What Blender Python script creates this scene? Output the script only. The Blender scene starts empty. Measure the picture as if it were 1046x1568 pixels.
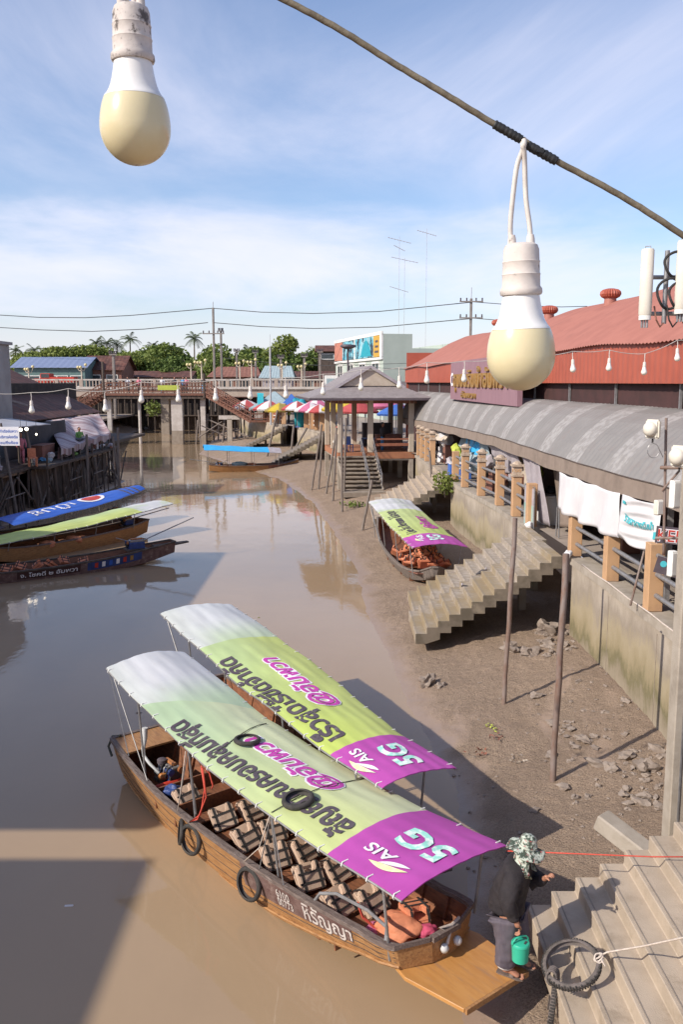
import bpy, bmesh, math, random
from mathutils import Vector, Matrix, Quaternion, noise
R = math.radians
pi = math.pi
SC = bpy.context.scene
C = SC.collection
random.seed(7)

# ------------------------------------------------------------------ camera, sky, sun, exposure
H, FPX, PIT, CX, CY = 6.5, 1350.0, R(8.4), 523.0, 784.0
cd = bpy.data.cameras.new('camera'); cam = bpy.data.objects.new('camera', cd); C.objects.link(cam)
cam.location = (0, 0, H); cam.rotation_euler = (pi / 2 - PIT, 0, 0)
cd.sensor_fit = 'VERTICAL'; cd.sensor_height = 24.0; cd.lens = 24.0 * FPX / 1568.0
cd.clip_start = 0.05; cd.clip_end = 6000
SC.camera = cam
SUN_EL = R(34.5)
SDX, SDY = 0.85, 0.527
w = bpy.data.worlds.new('World'); SC.world = w; w.use_nodes = True
nt = w.node_tree; nt.nodes.clear()
def N(tree, typ, **kw):
    n = tree.nodes.new(typ)
    for k, v in kw.items():
        if k.startswith('i_'):
            n.inputs[k[2:].replace('_', ' ')].default_value = v
        else:
            setattr(n, k, v)
    return n
sky = N(nt, 'ShaderNodeTexSky', sky_type='NISHITA', sun_disc=False, sun_elevation=SUN_EL,
        sun_rotation=math.atan2(-SDX, -SDY) % (2 * pi), air_density=1.0, dust_density=1.0, ozone_density=1.6, altitude=10)
tc = N(nt, 'ShaderNodeTexCoord')
sep = N(nt, 'ShaderNodeSeparateXYZ'); nt.links.new(tc.outputs['Generated'], sep.inputs[0])
def wm(op, a, b=None, clamp=False):
    n = N(nt, 'ShaderNodeMath', operation=op, use_clamp=clamp)
    for k, v in enumerate((a, b)):
        if v is None: continue
        if isinstance(v, (int, float)): n.inputs[k].default_value = v
        else: nt.links.new(v, n.inputs[k])
    return n.outputs[0]
zc = wm('ADD', wm('MAXIMUM', sep.outputs['Z'], 0.0), 0.09)
px_ = wm('DIVIDE', sep.outputs['X'], zc); py_ = wm('DIVIDE', sep.outputs['Y'], zc)
comb = N(nt, 'ShaderNodeCombineXYZ'); nt.links.new(px_, comb.inputs[0]); nt.links.new(py_, comb.inputs[1])
def cloud(scale, sx, sy, rot, off, lo, hi, dist, detail=9, rough=.6):
    mp = N(nt, 'ShaderNodeMapping'); nt.links.new(comb.outputs[0], mp.inputs[0])
    mp.inputs['Scale'].default_value = (sx, sy, 1); mp.inputs['Rotation'].default_value = (0, 0, rot); mp.inputs['Location'].default_value = off
    n = N(nt, 'ShaderNodeTexNoise', i_Scale=scale, i_Detail=detail, i_Roughness=rough, i_Distortion=dist); nt.links.new(mp.outputs[0], n.inputs['Vector'])
    mr = N(nt, 'ShaderNodeMapRange', interpolation_type='SMOOTHSTEP'); nt.links.new(n.outputs['Fac'], mr.inputs[0])
    mr.inputs[1].default_value = lo; mr.inputs[2].default_value = hi
    return mr.outputs[0]
def ramp(v, pts, lo, hi):
    r = N(nt, 'ShaderNodeValToRGB'); m = N(nt, 'ShaderNodeMapRange'); nt.links.new(v, m.inputs[0]); m.inputs[1].default_value = 0; m.inputs[2].default_value = .5; nt.links.new(m.outputs[0], r.inputs[0])
    e = r.color_ramp.elements
    for k, (p, c) in enumerate(pts):
        el = e[k] if k < 2 else e.new(p * 2)
        el.position = p * 2; el.color = (c, c, c, 1)
    m2 = N(nt, 'ShaderNodeMapRange'); nt.links.new(r.outputs[0], m2.inputs[0]); m2.inputs[3].default_value = lo; m2.inputs[4].default_value = hi; return m2.outputs[0]
def smooth(v, a, b):
    m = N(nt, 'ShaderNodeMapRange', interpolation_type='SMOOTHSTEP'); nt.links.new(v, m.inputs[0]); m.inputs[1].default_value = a; m.inputs[2].default_value = b; return m.outputs[0]
wisps = cloud(.9, 1.0, .42, .5, (3.2, 1.4, 0), .30, .86, .6, 10, .60)
wisps = wm('MULTIPLY', wisps, ramp(sep.outputs['Z'], ((0, .3), (.5, .55), (.14, .4), (.19, .45), (.24, 1.), (.32, .95), (.37, .6)), 0, 1))
cb2 = N(nt, 'ShaderNodeCombineXYZ'); nt.links.new(wm('MULTIPLY', sep.outputs['X'], 2.4), cb2.inputs[0]); nt.links.new(wm('MULTIPLY', sep.outputs['Z'], 8.5), cb2.inputs[1]); nt.links.new(sep.outputs['Y'], cb2.inputs[2])
bn_ = N(nt, 'ShaderNodeTexNoise', i_Scale=1.35, i_Detail=10., i_Roughness=.58, i_Distortion=.25); nt.links.new(cb2.outputs[0], bn_.inputs['Vector'])
bd_ = wm('ADD', bn_.outputs['Fac'], ramp(sep.outputs['Z'], ((0, .60), (.5, .0), (.07, .62), (.12, .85), (.165, .72), (.205, .22), (.27, .05)), -.30, .22))
bd_ = wm('SUBTRACT', bd_, wm('MULTIPLY', sep.outputs['X'], .14))
banks = smooth(bd_, .40, .80)
cl = wm('ADD', wm('MULTIPLY', wisps, .72), wm('MULTIPLY', banks, .66), True)
hz = N(nt, 'ShaderNodeMapRange', interpolation_type='SMOOTHSTEP'); nt.links.new(sep.outputs['Z'], hz.inputs[0])
hz.inputs[1].default_value = 0.13; hz.inputs[2].default_value = 0.0; hz.inputs[3].default_value = 0.0; hz.inputs[4].default_value = .62
cl = wm('MAXIMUM', cl, hz.outputs[0])
tint = N(nt, 'ShaderNodeMix', data_type='RGBA', blend_type='MULTIPLY'); tint.inputs[0].default_value = 1.0
nt.links.new(sky.outputs[0], tint.inputs[6]); tint.inputs[7].default_value = (.98, .99, 1.10, 1)
mix = N(nt, 'ShaderNodeMix', data_type='RGBA'); nt.links.new(cl, mix.inputs[0]); nt.links.new(tint.outputs[2], mix.inputs[6])
mix.inputs[7].default_value = (6.2, 6.1, 7.0, 1)
bg = N(nt, 'ShaderNodeBackground'); nt.links.new(mix.outputs[2], bg.inputs[0]); bg.inputs[1].default_value = 0.122
wo = N(nt, 'ShaderNodeOutputWorld'); nt.links.new(bg.outputs[0], wo.inputs[0])
sl = bpy.data.lights.new('sun', 'SUN'); sl.energy = 3.9; sl.angle = R(.53); sl.color = (1, .93, .82)
so = bpy.data.objects.new('sun', sl); C.objects.link(so)
_l = math.hypot(SDX, SDY)
so.rotation_euler = Vector((SDX / _l * math.cos(SUN_EL), SDY / _l * math.cos(SUN_EL), -math.sin(SUN_EL))).to_track_quat('-Z', 'Y').to_euler()
SC.view_settings.view_transform = 'Standard'; SC.view_settings.look = 'None'
SC.view_settings.exposure = 0.42; SC.view_settings.gamma = 1
SC.render.engine = 'CYCLES'
SC.cycles.max_bounces = 6; SC.cycles.caustics_reflective = False; SC.cycles.caustics_refractive = False

# ------------------------------------------------------------------ helpers
def _ray(px, py):
    u = (px - CX) / FPX; v = (CY - py) / FPX
    return Vector((u, math.cos(PIT) + v * math.sin(PIT), -math.sin(PIT) + v * math.cos(PIT)))
def gz(px, py, z):
    d = _ray(px, py); t = (z - H) / d.z
    return Vector((d.x * t, d.y * t, z))
def gy(px, py, y):
    d = _ray(px, py); t = y / d.y
    return Vector((d.x * t, y, H + d.z * t))
def lerp(a, b, t): return a + (b - a) * t
def interp(pts, x):
    if x <= pts[0][0]: return pts[0][1]
    for (a, va), (b, vb) in zip(pts, pts[1:]):
        if x <= b: return va + (vb - va) * (x - a) / (b - a)
    return pts[-1][1]

def mat(name, c1, c2=None, sc=5., rough=.75, bump=0., bsc=50., stretch=(1, 1, 1), metal=0., lo=.35, hi=.65, spec=.4, detail=6., bd=.02, c3=None, sc3=1.2, lo3=.5, hi3=.72, sss=0., trans=0.):
    m = bpy.data.materials.new(name); m.use_nodes = True
    t = m.node_tree; b = t.nodes['Principled BSDF']
    b.inputs['Roughness'].default_value = rough; b.inputs['Metallic'].default_value = metal
    b.inputs['Specular IOR Level'].default_value = spec
    if c2 is None: c2 = tuple(x * .78 for x in c1)
    co = N(t, 'ShaderNodeTexCoord'); mp = N(t, 'ShaderNodeMapping'); mp.inputs['Scale'].default_value = stretch
    t.links.new(co.outputs['Object'], mp.inputs[0])
    n = N(t, 'ShaderNodeTexNoise', i_Scale=sc, i_Detail=detail, i_Roughness=.62); t.links.new(mp.outputs[0], n.inputs['Vector'])
    r = N(t, 'ShaderNodeMapRange', interpolation_type='SMOOTHSTEP'); r.inputs[1].default_value = lo; r.inputs[2].default_value = hi
    t.links.new(n.outputs['Fac'], r.inputs[0])
    x = N(t, 'ShaderNodeMix', data_type='RGBA'); t.links.new(r.outputs[0], x.inputs[0])
    x.inputs[6].default_value = (*c1, 1); x.inputs[7].default_value = (*c2, 1)
    out = x.outputs[2]
    if c3 is not None:
        n3 = N(t, 'ShaderNodeTexNoise', i_Scale=sc3, i_Detail=8., i_Roughness=.68); t.links.new(mp.outputs[0], n3.inputs['Vector'])
        r3 = N(t, 'ShaderNodeMapRange', interpolation_type='SMOOTHSTEP'); r3.inputs[1].default_value = lo3; r3.inputs[2].default_value = hi3
        t.links.new(n3.outputs['Fac'], r3.inputs[0])
        y = N(t, 'ShaderNodeMix', data_type='RGBA'); t.links.new(r3.outputs[0], y.inputs[0]); t.links.new(out, y.inputs[6]); y.inputs[7].default_value = (*c3, 1)
        out = y.outputs[2]
    t.links.new(out, b.inputs['Base Color'])
    if bump:
        nb = N(t, 'ShaderNodeTexNoise', i_Scale=bsc, i_Detail=5.); t.links.new(mp.outputs[0], nb.inputs['Vector'])
        bp = N(t, 'ShaderNodeBump', i_Strength=bump, i_Distance=bd); t.links.new(nb.outputs['Fac'], bp.inputs['Height']); t.links.new(bp.outputs[0], b.inputs['Normal'])
    if sss:
        b.inputs['Subsurface Weight'].default_value = sss; b.inputs['Subsurface Radius'].default_value = (.02, .015, .01)
    if trans: # light that comes through thin cloth
        tr = N(t, 'ShaderNodeBsdfTranslucent'); t.links.new(out, tr.inputs[0])
        ms = N(t, 'ShaderNodeMixShader'); ms.inputs[0].default_value = trans
        t.links.new(b.outputs[0], ms.inputs[1]); t.links.new(tr.outputs[0], ms.inputs[2])
        t.links.new(ms.outputs[0], t.nodes['Material Output'].inputs[0])
    return m

class MB:
    def __init__(s): s.bm = bmesh.new(); s.mi = 0
    def f(s, vs):
        try:
            fc = s.bm.faces.new(vs); fc.material_index = s.mi; return fc
        except ValueError: return None
    def v(s, p): return s.bm.verts.new(p)
    def poly(s, pts): s.f([s.v(p) for p in pts]); return s
    def box(s, c, d, rz=0., rot=None):
        m = (rot.to_matrix() if isinstance(rot, Quaternion) else rot) if rot is not None else Matrix.Rotation(rz, 3, 'Z')
        c = Vector(c); vs = []
        for dz in (-.5, .5):
            for dx, dy in ((-.5, -.5), (.5, -.5), (.5, .5), (-.5, .5)):
                vs.append(s.v(c + m @ Vector((dx * d[0], dy * d[1], dz * d[2]))))
        for q in ((3, 2, 1, 0), (4, 5, 6, 7), (0, 1, 5, 4), (1, 2, 6, 5), (2, 3, 7, 6), (3, 0, 4, 7)): s.f([vs[i] for i in q])
        return s
    def beam(s, a, b, w, h=None, up=(0, 0, 1)):
        a, b = Vector(a), Vector(b); d = (b - a); L = d.length
        if L < 1e-6: return s
        d.normalize(); u = Vector(up)
        if abs(d.dot(u)) > .98: u = Vector((0, 1, 0))
        sx = d.cross(u).normalized(); uz = sx.cross(d).normalized()
        m = Matrix((sx, d, uz)).transposed()
        return s.box((a + b) / 2, (w, L, h or w), rot=m)
    def tube(s, pts, r, n=8, close=False):
        pts = [Vector(p) for p in pts]; k = len(pts); rings = []; prev = None
        for i, p in enumerate(pts):
            if close: d = pts[(i + 1) % k] - pts[i - 1]
            else: d = pts[min(i + 1, k - 1)] - pts[max(i - 1, 0)]
            if d.length < 1e-9: d = Vector((0, 0, 1))
            d.normalize()
            if prev is None:
                u = Vector((0, 0, 1)) if abs(d.z) < .9 else Vector((1, 0, 0))
                x = d.cross(u).normalized()
            else:
                x = (prev - d * prev.dot(d))
                x = x.normalized() if x.length > 1e-6 else d.orthogonal().normalized()
            prev = x; y = d.cross(x)
            rr = r[i] if isinstance(r, (list, tuple)) else r
            rings.append([s.v(p + (x * math.cos(2 * pi * j / n) + y * math.sin(2 * pi * j / n)) * rr) for j in range(n)])
        for i in range(k if close else k - 1):
            A, B = rings[i], rings[(i + 1) % k]
            for j in range(n): s.f([A[j], A[(j + 1) % n], B[(j + 1) % n], B[j]])
        if not close: s.f(rings[0][::-1]); s.f(rings[-1])
        return s
    def lathe(s, prof, c=(0, 0, 0), n=24, m=None):
        c = Vector(c); m = m or Matrix.Identity(3); rings = []
        for r, z in prof:
            if r < 1e-6: rings.append([s.v(c + m @ Vector((0, 0, z)))])
            else: rings.append([s.v(c + m @ Vector((r * math.cos(2 * pi * j / n), r * math.sin(2 * pi * j / n), z))) for j in range(n)])
        for A, B in zip(rings, rings[1:]):
            for j in range(n):
                a = [A[0]] if len(A) == 1 else [A[j], A[(j + 1) % n]]
                b = [B[0]] if len(B) == 1 else [B[(j + 1) % n], B[j]]
                if len(a) + len(b) > 2: s.f(a + b)
        return s
    def prism(s, poly, z0, z1):
        lo = [s.v((x, y, z0)) for x, y in poly]; up = [s.v((x, y, z1)) for x, y in poly]; n = len(poly)
        s.f(lo[::-1]); s.f(up)
        for i in range(n): s.f([lo[i], lo[(i + 1) % n], up[(i + 1) % n], up[i]])
        return s
    def extr(s, pts, d):
        a = [s.v(p) for p in pts]; d = Vector(d); b = [s.v(Vector(p) + d) for p in pts]; n = len(pts)
        s.f(a[::-1]); s.f(b)
        for i in range(n): s.f([a[i], a[(i + 1) % n], b[(i + 1) % n], b[i]])
        return s
    def sheet(s, g, th=0., mi=None, d=(0, 0, -1)):
        d = Vector(d) * th
        V = [[s.v(p) for p in row] for row in g]
        nr, nc = len(g), len(g[0])
        for i in range(nr - 1):
            for j in range(nc - 1):
                if mi: s.mi = mi(i, j)
                s.f([V[i][j], V[i][j + 1], V[i + 1][j + 1], V[i + 1][j]])
        if th:
            B = [[s.v(Vector(p) + d) for p in row] for row in g]
            for i in range(nr - 1):
                for j in range(nc - 1):
                    if mi: s.mi = mi(i, j)
                    s.f([B[i][j], B[i + 1][j], B[i + 1][j + 1], B[i][j + 1]])
            for i in range(nr - 1):
                for j in (0, nc - 1):
                    if mi: s.mi = mi(i, min(j, nc - 2))
                    q = [V[i][j], V[i + 1][j], B[i + 1][j], B[i][j]]; s.f(q if j == 0 else q[::-1])
            for j in range(nc - 1):
                for i in (0, nr - 1):
                    if mi: s.mi = mi(min(i, nr - 2), j)
                    q = [V[i][j + 1], V[i][j], B[i][j], B[i][j + 1]]; s.f(q if i == 0 else q[::-1])
        return s
    def blob(s, c, r, sub=2, jit=.15, seed=0, flat=1.):
        b = bmesh.new(); bmesh.ops.create_icosphere(b, subdivisions=sub, radius=1.)
        mp = {}
        for v in b.verts:
            n = noise.noise(v.co * 1.3 + Vector((seed * 7.1, seed * 3.3, 0))) * jit * 1.6 + noise.noise(v.co * 3.1 + Vector((0, seed * 5.3, 0))) * jit * .7
            p = v.co * (1 + n); r3 = r if isinstance(r, (tuple, list)) else (r, r, r)
            mp[v] = s.v(Vector(c) + Vector((p.x * r3[0], p.y * r3[1], p.z * r3[2] * flat)))
        for fc in b.faces: s.f([mp[v] for v in fc.verts])
        b.free(); return s
    def xf(s, m): bmesh.ops.transform(s.bm, matrix=m, verts=s.bm.verts); return s
    def bevel(s, w, seg=1, ang=35):
        bmesh.ops.remove_doubles(s.bm, verts=s.bm.verts, dist=1e-5)
        es = [e for e in s.bm.edges if len(e.link_faces) == 2 and e.calc_face_angle(0) > R(ang)]
        bmesh.ops.bevel(s.bm, geom=es, offset=w, segments=seg, affect='EDGES', clamp_overlap=True); return s
    def obj(s, name, mats, parent=None, smooth=False, world=False, top=False, fixn=True):
        if not isinstance(mats, (list, tuple)): mats = [mats]
        if fixn: bmesh.ops.recalc_face_normals(s.bm, faces=s.bm.faces)
        off = Vector((0, 0, 0))
        if top:
            xs = [v.co for v in s.bm.verts]
            off = Vector(((min(p.x for p in xs) + max(p.x for p in xs)) / 2, (min(p.y for p in xs) + max(p.y for p in xs)) / 2, min(p.z for p in xs)))
            bmesh.ops.translate(s.bm, vec=-off, verts=s.bm.verts)
        elif world and parent:
            q = parent
            while q.parent: q = q.parent
            bmesh.ops.transform(s.bm, matrix=q.matrix_basis.inverted(), verts=s.bm.verts)
        me = bpy.data.meshes.new(name); s.bm.to_mesh(me); s.bm.free()
        if smooth is True:
            for p in me.polygons: p.use_smooth = True
        elif smooth:
            for p in me.polygons: p.use_smooth = True
            me.set_sharp_from_angle(angle=R(smooth))
        for m in mats: me.materials.append(m)
        o = bpy.data.objects.new(name, me); C.objects.link(o)
        if parent: o.parent = parent
        if top: o.location = off
        return o
def tag(o, label=None, cat=None, group=None, kind=None):
    if label: o['label'] = label
    if cat: o['category'] = cat; o['kind'] = 'thing'
    if group: o['group'] = group
    if kind: o['kind'] = kind
    return o
def thing(name, label, cat, loc=(0, 0, 0), rz=0., group=None):
    o = bpy.data.objects.new(name, None); C.objects.link(o); o.empty_display_size = .2
    o.location = loc; o.rotation_euler = (0, 0, rz)
    return tag(o, label, cat, group)
def struct(o): o['kind'] = 'structure'; return o
def dup(o, loc=None, rz=None, label=None, scale=None, parent=None):
    c = o.copy(); C.objects.link(c)
    if parent is not None: c.parent = parent
    if loc is not None: c.location = loc
    if rz is not None: c.rotation_euler = (0, 0, rz)
    if scale is not None: c.scale = scale if isinstance(scale, (tuple, list)) else (scale,) * 3
    if label: c['label'] = label
    for ch in list(o.children): dup(ch, parent=c)
    return c
ORD = ['first', 'second', 'third', 'fourth', 'fifth', 'sixth', 'seventh', 'eighth', 'ninth', 'tenth', 'eleventh', 'twelfth', 'thirteenth', 'fourteenth', 'fifteenth', 'sixteenth', 'seventeenth', 'eighteenth', 'nineteenth', 'twentieth']
def textbm(txt, bold=0., shear=0., extr=0., res=3, cut=.12):
    cu = bpy.data.curves.new('t', 'FONT'); cu.body = txt; cu.size = 1; cu.offset = bold; cu.shear = shear; cu.extrude = extr; cu.resolution_u = res
    ob = bpy.data.objects.new('t', cu); C.objects.link(ob)
    bpy.context.view_layer.update()
    me = bpy.data.meshes.new_from_object(ob.evaluated_get(bpy.context.evaluated_depsgraph_get()))
    b = bmesh.new(); b.from_mesh(me)
    bpy.data.objects.remove(ob); bpy.data.curves.remove(cu); bpy.data.meshes.remove(me)
    xs = [v.co.x for v in b.verts]; x0, x1 = min(xs), max(xs)
    bmesh.ops.triangulate(b, faces=b.faces)
    if cut:
        x = x0 + cut
        while x < x1:
            bmesh.ops.bisect_plane(b, geom=b.verts[:] + b.edges[:] + b.faces[:], plane_co=(x, 0, 0), plane_no=(1, 0, 0)); x += cut
    return b, x0, x1
def text(name, txt, m, fn, parent, width=None, size=None, bold=0., shear=0., extr=0., cut=.12, world=False, lift=0.):
    """letters laid on a surface: fn(x, y, z) places text coordinates (x reading, y up, baseline 0) in local space"""
    b, x0, x1 = textbm(txt, bold, shear, extr, cut=cut)
    k = (width / (x1 - x0)) if width else size
    ky = size if size else k
    for v in b.verts: v.co = fn((v.co.x - x0) * k, v.co.y * ky, v.co.z + lift)
    mb = MB(); mb.bm.free(); mb.bm = b
    return mb.obj(name, m, parent, world=world, fixn=extr > 0)
# ------------------------------------------------------------------ materials
K = {}
K['wood'] = mat('varnished_wood', (.42, .225, .095), (.32, .155, .06), 5, .5, .2, 30, (1, 8, 8), c3=(.17, .085, .045), sc3=4, lo3=.48, hi3=.74)
K['woodin'] = mat('old_brown_wood', (.25, .10, .048), (.15, .062, .034), 5, .6, .2, 30, (1, 6, 6))
K['plank'] = mat('tan_plywood', (.50, .25, .08), (.44, .205, .06), 3, .42, .08, 40, (1, 5, 1), c3=(.36, .19, .09), sc3=2.2)
K['rail'] = mat('grey_worn_wood', (.17, .13, .115), (.11, .08, .07), 9, .75, .25, 60, (1, 6, 6), c3=(.27, .22, .2), sc3=7)
K['darkwood'] = mat('dark_wet_wood', (.11, .08, .063), (.06, .044, .036), 6, .8, .3, 30, (1, 1, .3))
K['greywood'] = mat('weathered_grey_wood', (.23, .19, .165), (.14, .115, .10), 7, .85, .3, 40, (3, 3, .4))
K['maroon'] = mat('maroon_paint', (.12, .065, .06), (.18, .115, .105), 6, .65, c3=(.33, .25, .22), sc3=5, lo3=.52, hi3=.75)
K['white'] = mat('white_paint', (.78, .76, .72), (.68, .66, .62), 4, .55)
K['cream'] = mat('cream_foam', (.56, .41, .31), (.47, .33, .24), 6, .8, .15, 80, c3=(.36, .25, .19), sc3=4)
K['strap'] = mat('black_webbing', (.025, .022, .022), (.04, .036, .034), 20, .8)
K['tyre'] = mat('black_rubber', (.035, .032, .03), (.06, .052, .047), 8, .8, .3, 60)
K['tyregrey'] = mat('dusty_rubber', (.16, .13, .12), (.10, .085, .075), 10, .85, .4, 60)
K['lime'] = mat('lime_banner', (.50, .63, .10), (.44, .57, .085), 1.5, .55, trans=.12, stretch=(.6, 2, 1))
K['limepale'] = mat('pale_lime_banner', (.60, .70, .28), (.55, .66, .22), 1.5, .55, trans=.12, stretch=(.6, 2, 1))
K['limegreen'] = mat('soft_green_banner', (.52, .68, .34), (.48, .64, .28), 1.2, .55, trans=.12)
K['bwhite'] = mat('faded_white_banner', (.66, .66, .66), (.56, .56, .57), 1.2, .55, trans=.12, c3=(.5, .58, .38), sc3=.9, lo3=.45, hi3=.7)
K['magenta'] = mat('magenta_banner', (.50, .085, .40), (.44, .07, .35), 1.4, .5, trans=.1)
K['ink'] = mat('dark_grey_ink', (.075, .055, .07), (.10, .08, .09), 4, .6, c3=(.22, .22, .17), sc3=7, lo3=.56, hi3=.8)
K['fadedink'] = mat('worn_white_ink', (.62, .57, .54), (.36, .29, .27), 14, .7, lo=.4, hi=.7)
K['pinkink'] = mat('magenta_ink', (.5, .06, .36), (.45, .05, .32), 4, .6)
K['whiteink'] = mat('white_ink', (.8, .78, .8), (.74, .72, .74), 4, .6)
K['minti'] = mat('mint_ink', (.30, .66, .55), (.72, .80, .74), 9, .5, lo=.42, hi=.58)
K['limeink'] = mat('lime_ink', (.66, .76, .30), (.78, .82, .62), 5, .5)
K['bluecan'] = mat('blue_banner', (.035, .12, .50), (.03, .10, .43), 2, .5)
K['bluetarp'] = mat('sky_blue_tarp', (.04, .36, .72), (.05, .42, .75), 3, .45, .2, 14)
K['greytarp'] = mat('grey_tarp', (.42, .38, .40), (.34, .30, .32), 3, .6, .3, 9)
K['steel'] = mat('galvanised_pipe', (.34, .33, .33), (.26, .25, .25), 10, .45, metal=.5)
K['rustpipe'] = mat('rusty_pipe', (.24, .19, .17), (.19, .12, .09), 4, .6, .15, 60, (1, 1, .5), c3=(.2, .07, .035), sc3=2)
K['concrete'] = mat('pale_concrete', (.40, .345, .285), (.33, .28, .225), 3, .85, .3, 70, c3=(.24, .2, .16), sc3=1.4)
K['stair'] = mat('tan_concrete', (.44, .355, .27), (.38, .305, .23), 2.5, .85, .3, 80, c3=(.30, .235, .17), sc3=2.2)
K['stairmoss'] = mat('mossy_concrete', (.40, .34, .28), (.29, .24, .19), 7, .88, .4, 90, c3=(.29, .22, .13), sc3=.5, lo3=.42, hi3=.62)
K['stairside'] = mat('dark_side_concrete', (.18, .145, .11), (.11, .09, .065), 3, .9, .4, 60, c3=(.25, .205, .15), sc3=2.)
K['stairgrey'] = mat('grey_brown_concrete', (.30, .25, .2), (.24, .195, .155), 3, .9, .4, 60)
K['pier'] = mat('pale_pier_concrete', (.52, .47, .43), (.42, .37, .33), 2, .8, .15, 30)
K['pillar'] = mat('orange_tan_render', (.53, .32, .175), (.47, .28, .15), 3, .8, .1, 60, c3=(.39, .24, .15), sc3=2)
K['pillarcap'] = mat('pale_carved_stone', (.50, .40, .31), (.36, .27, .2), 14, .85, .5, 40)
K['brick'] = mat('red_brown_render', (.30, .115, .07), (.25, .09, .055), 4, .8)
K['rock'] = mat('mud_grey_rock', (.29, .235, .195), (.2, .155, .125), 4, .9, .6, 30)
K['leaf'] = mat('green_leaves', (.20, .245, .06), (.12, .165, .04), .7, .6, spec=.25, trans=.25)
K['leafdark'] = mat('dark_green_leaves', (.135, .185, .048), (.085, .13, .034), .7, .6, spec=.2, trans=.2)
K['leafyel'] = mat('yellow_green_leaves', (.215, .25, .06), (.15, .19, .045), .7, .6, spec=.25, trans=.25)
K['palm'] = mat('palm_fronds', (.10, .125, .055), (.075, .095, .04), .7, .55, spec=.3, trans=.15)
K['bark'] = mat('grey_bark', (.16, .125, .095), (.1, .08, .06), 6, .9, .3, 20)
K['redroof'] = mat('faded_red_metal', (.37, .15, .112), (.33, .13, .097), 1.4, .55, c3=(.29, .12, .09), sc3=1.1, lo3=.52, hi3=.75)
K['redfascia'] = mat('red_metal_fascia', (.37, .092, .056), (.33, .08, .048), 1.2, .5, c3=(.29, .07, .045), sc3=.7)
K['awn'] = mat('grey_awning_sheet', (.235, .218, .205), (.21, .195, .183), 1.5, .7, c3=(.215, .185, .17), sc3=2)
K['awnlight'] = mat('pale_awning_sheet', (.32, .30, .285), (.25, .23, .215), 6, .7, stretch=(1, 1, 1), lo=.42, hi=.58)
K['awnedge'] = mat('brown_awning_edge', (.27, .21, .17), (.235, .18, .145), 2, .7, c3=(.2, .155, .125), sc3=2)
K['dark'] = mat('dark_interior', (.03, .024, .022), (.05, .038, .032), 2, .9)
K['darkred'] = mat('dark_maroon_wall', (.07, .03, .028), (.05, .024, .022), 2, .8)
K['signp'] = mat('purple_sign_board', (.29, .165, .19), (.25, .14, .165), 2.5, .6, stretch=(2, 2, .4), c3=(.27, .15, .175), sc3=2)
K['gold'] = mat('gold_letters', (.42, .25, .08), (.34, .19, .055), 6, .45, metal=.3)
K['rust'] = mat('rusted_roof_metal', (.13, .05, .036), (.075, .035, .028), 1.3, .75, .15, 20, c3=(.18, .09, .065), sc3=.9)
K['lighttin'] = mat('light_tin_roof', (.42, .42, .45), (.36, .36, .39), 1.5, .5)
K['tile'] = mat('grey_tile', (.26, .225, .22), (.215, .185, .18), 2.5, .7, c3=(.31, .27, .265), sc3=4)
K['column'] = mat('beige_column_paint', (.54, .46, .37), (.49, .41, .32), 2.5, .75, c3=(.42, .34, .26), sc3=1.4)
K['deckedge'] = mat('orange_deck_paint', (.40, .175, .09), (.34, .14, .075), 3, .75, c3=(.25, .13, .085), sc3=2)
K['cloth'] = mat('white_cloth', (.80, .78, .78), (.74, .71, .72), 2, .8, trans=.2)
K['turq'] = mat('turquoise_ink', (.06, .42, .48), (.08, .46, .5), 4, .7)
K['red'] = mat('red_plastic', (.50, .05, .03), (.44, .04, .025), 4, .5)
K['redrope'] = mat('red_rope', (.62, .09, .06), (.5, .07, .045), 30, .8)
K['rope'] = mat('pale_rope', (.6, .52, .45), (.48, .4, .34), 30, .85)
K['darkrope'] = mat('dark_cord', (.06, .06, .045), (.04, .04, .03), 20, .8)
K['orange'] = mat('orange_fabric', (.64, .245, .13), (.54, .19, .10), 7, .75, .2, 30)
K['pink'] = mat('pink_fabric', (.55, .08, .16), (.42, .06, .12), 7, .8, .2, 30)
K['blue'] = mat('blue_paint', (.04, .07, .22), (.03, .05, .15), 5, .45)
K['engor'] = mat('orange_engine_paint', (.45, .18, .05), (.3, .11, .04), 7, .5)
K['teal'] = mat('teal_plastic', (.035, .42, .27), (.03, .38, .245), 3, .38)
K['skin'] = mat('warm_skin', (.42, .20, .125), (.37, .17, .105), 9, .55, sss=.1)
K['blackcloth'] = mat('black_jacket_cloth', (.018, .014, .016), (.03, .024, .026), 9, .85, .3, 60)
K['jeans'] = mat('grey_denim', (.125, .105, .125), (.09, .075, .095), 8, .85, .3, 90, (2, 2, .5))
K['hat'] = mat('floral_hat_cloth', (.48, .52, .44), (.05, .07, .05), 26, .8, lo=.46, hi=.54, c3=(.36, .06, .07), sc3=30, lo3=.58, hi3=.62)
K['sandal'] = mat('grey_sandal', (.17, .125, .105), (.13, .1, .085), 8, .7)
K['plastic'] = mat('ivory_plastic', (.70, .65, .56), (.63, .58, .49), 3, .4)
K['bulbwhite'] = mat('white_bulb_plastic', (.80, .775, .74), (.74, .71, .67), 40, .28)
K['globe'] = mat('cream_bulb_diffuser', (.68, .585, .37), (.655, .56, .345), 30, .24, sss=.12)
K['smallglobe'] = mat('milky_bulb_diffuser', (.76, .72, .64), (.72, .68, .6), 6, .35)
K['socket'] = mat('stained_white_socket', (.62, .55, .50), (.50, .44, .40), 60, .75, .4, 300, bd=.0006, c3=(.11, .09, .08), sc3=70, lo3=.53, hi3=.62)
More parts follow.
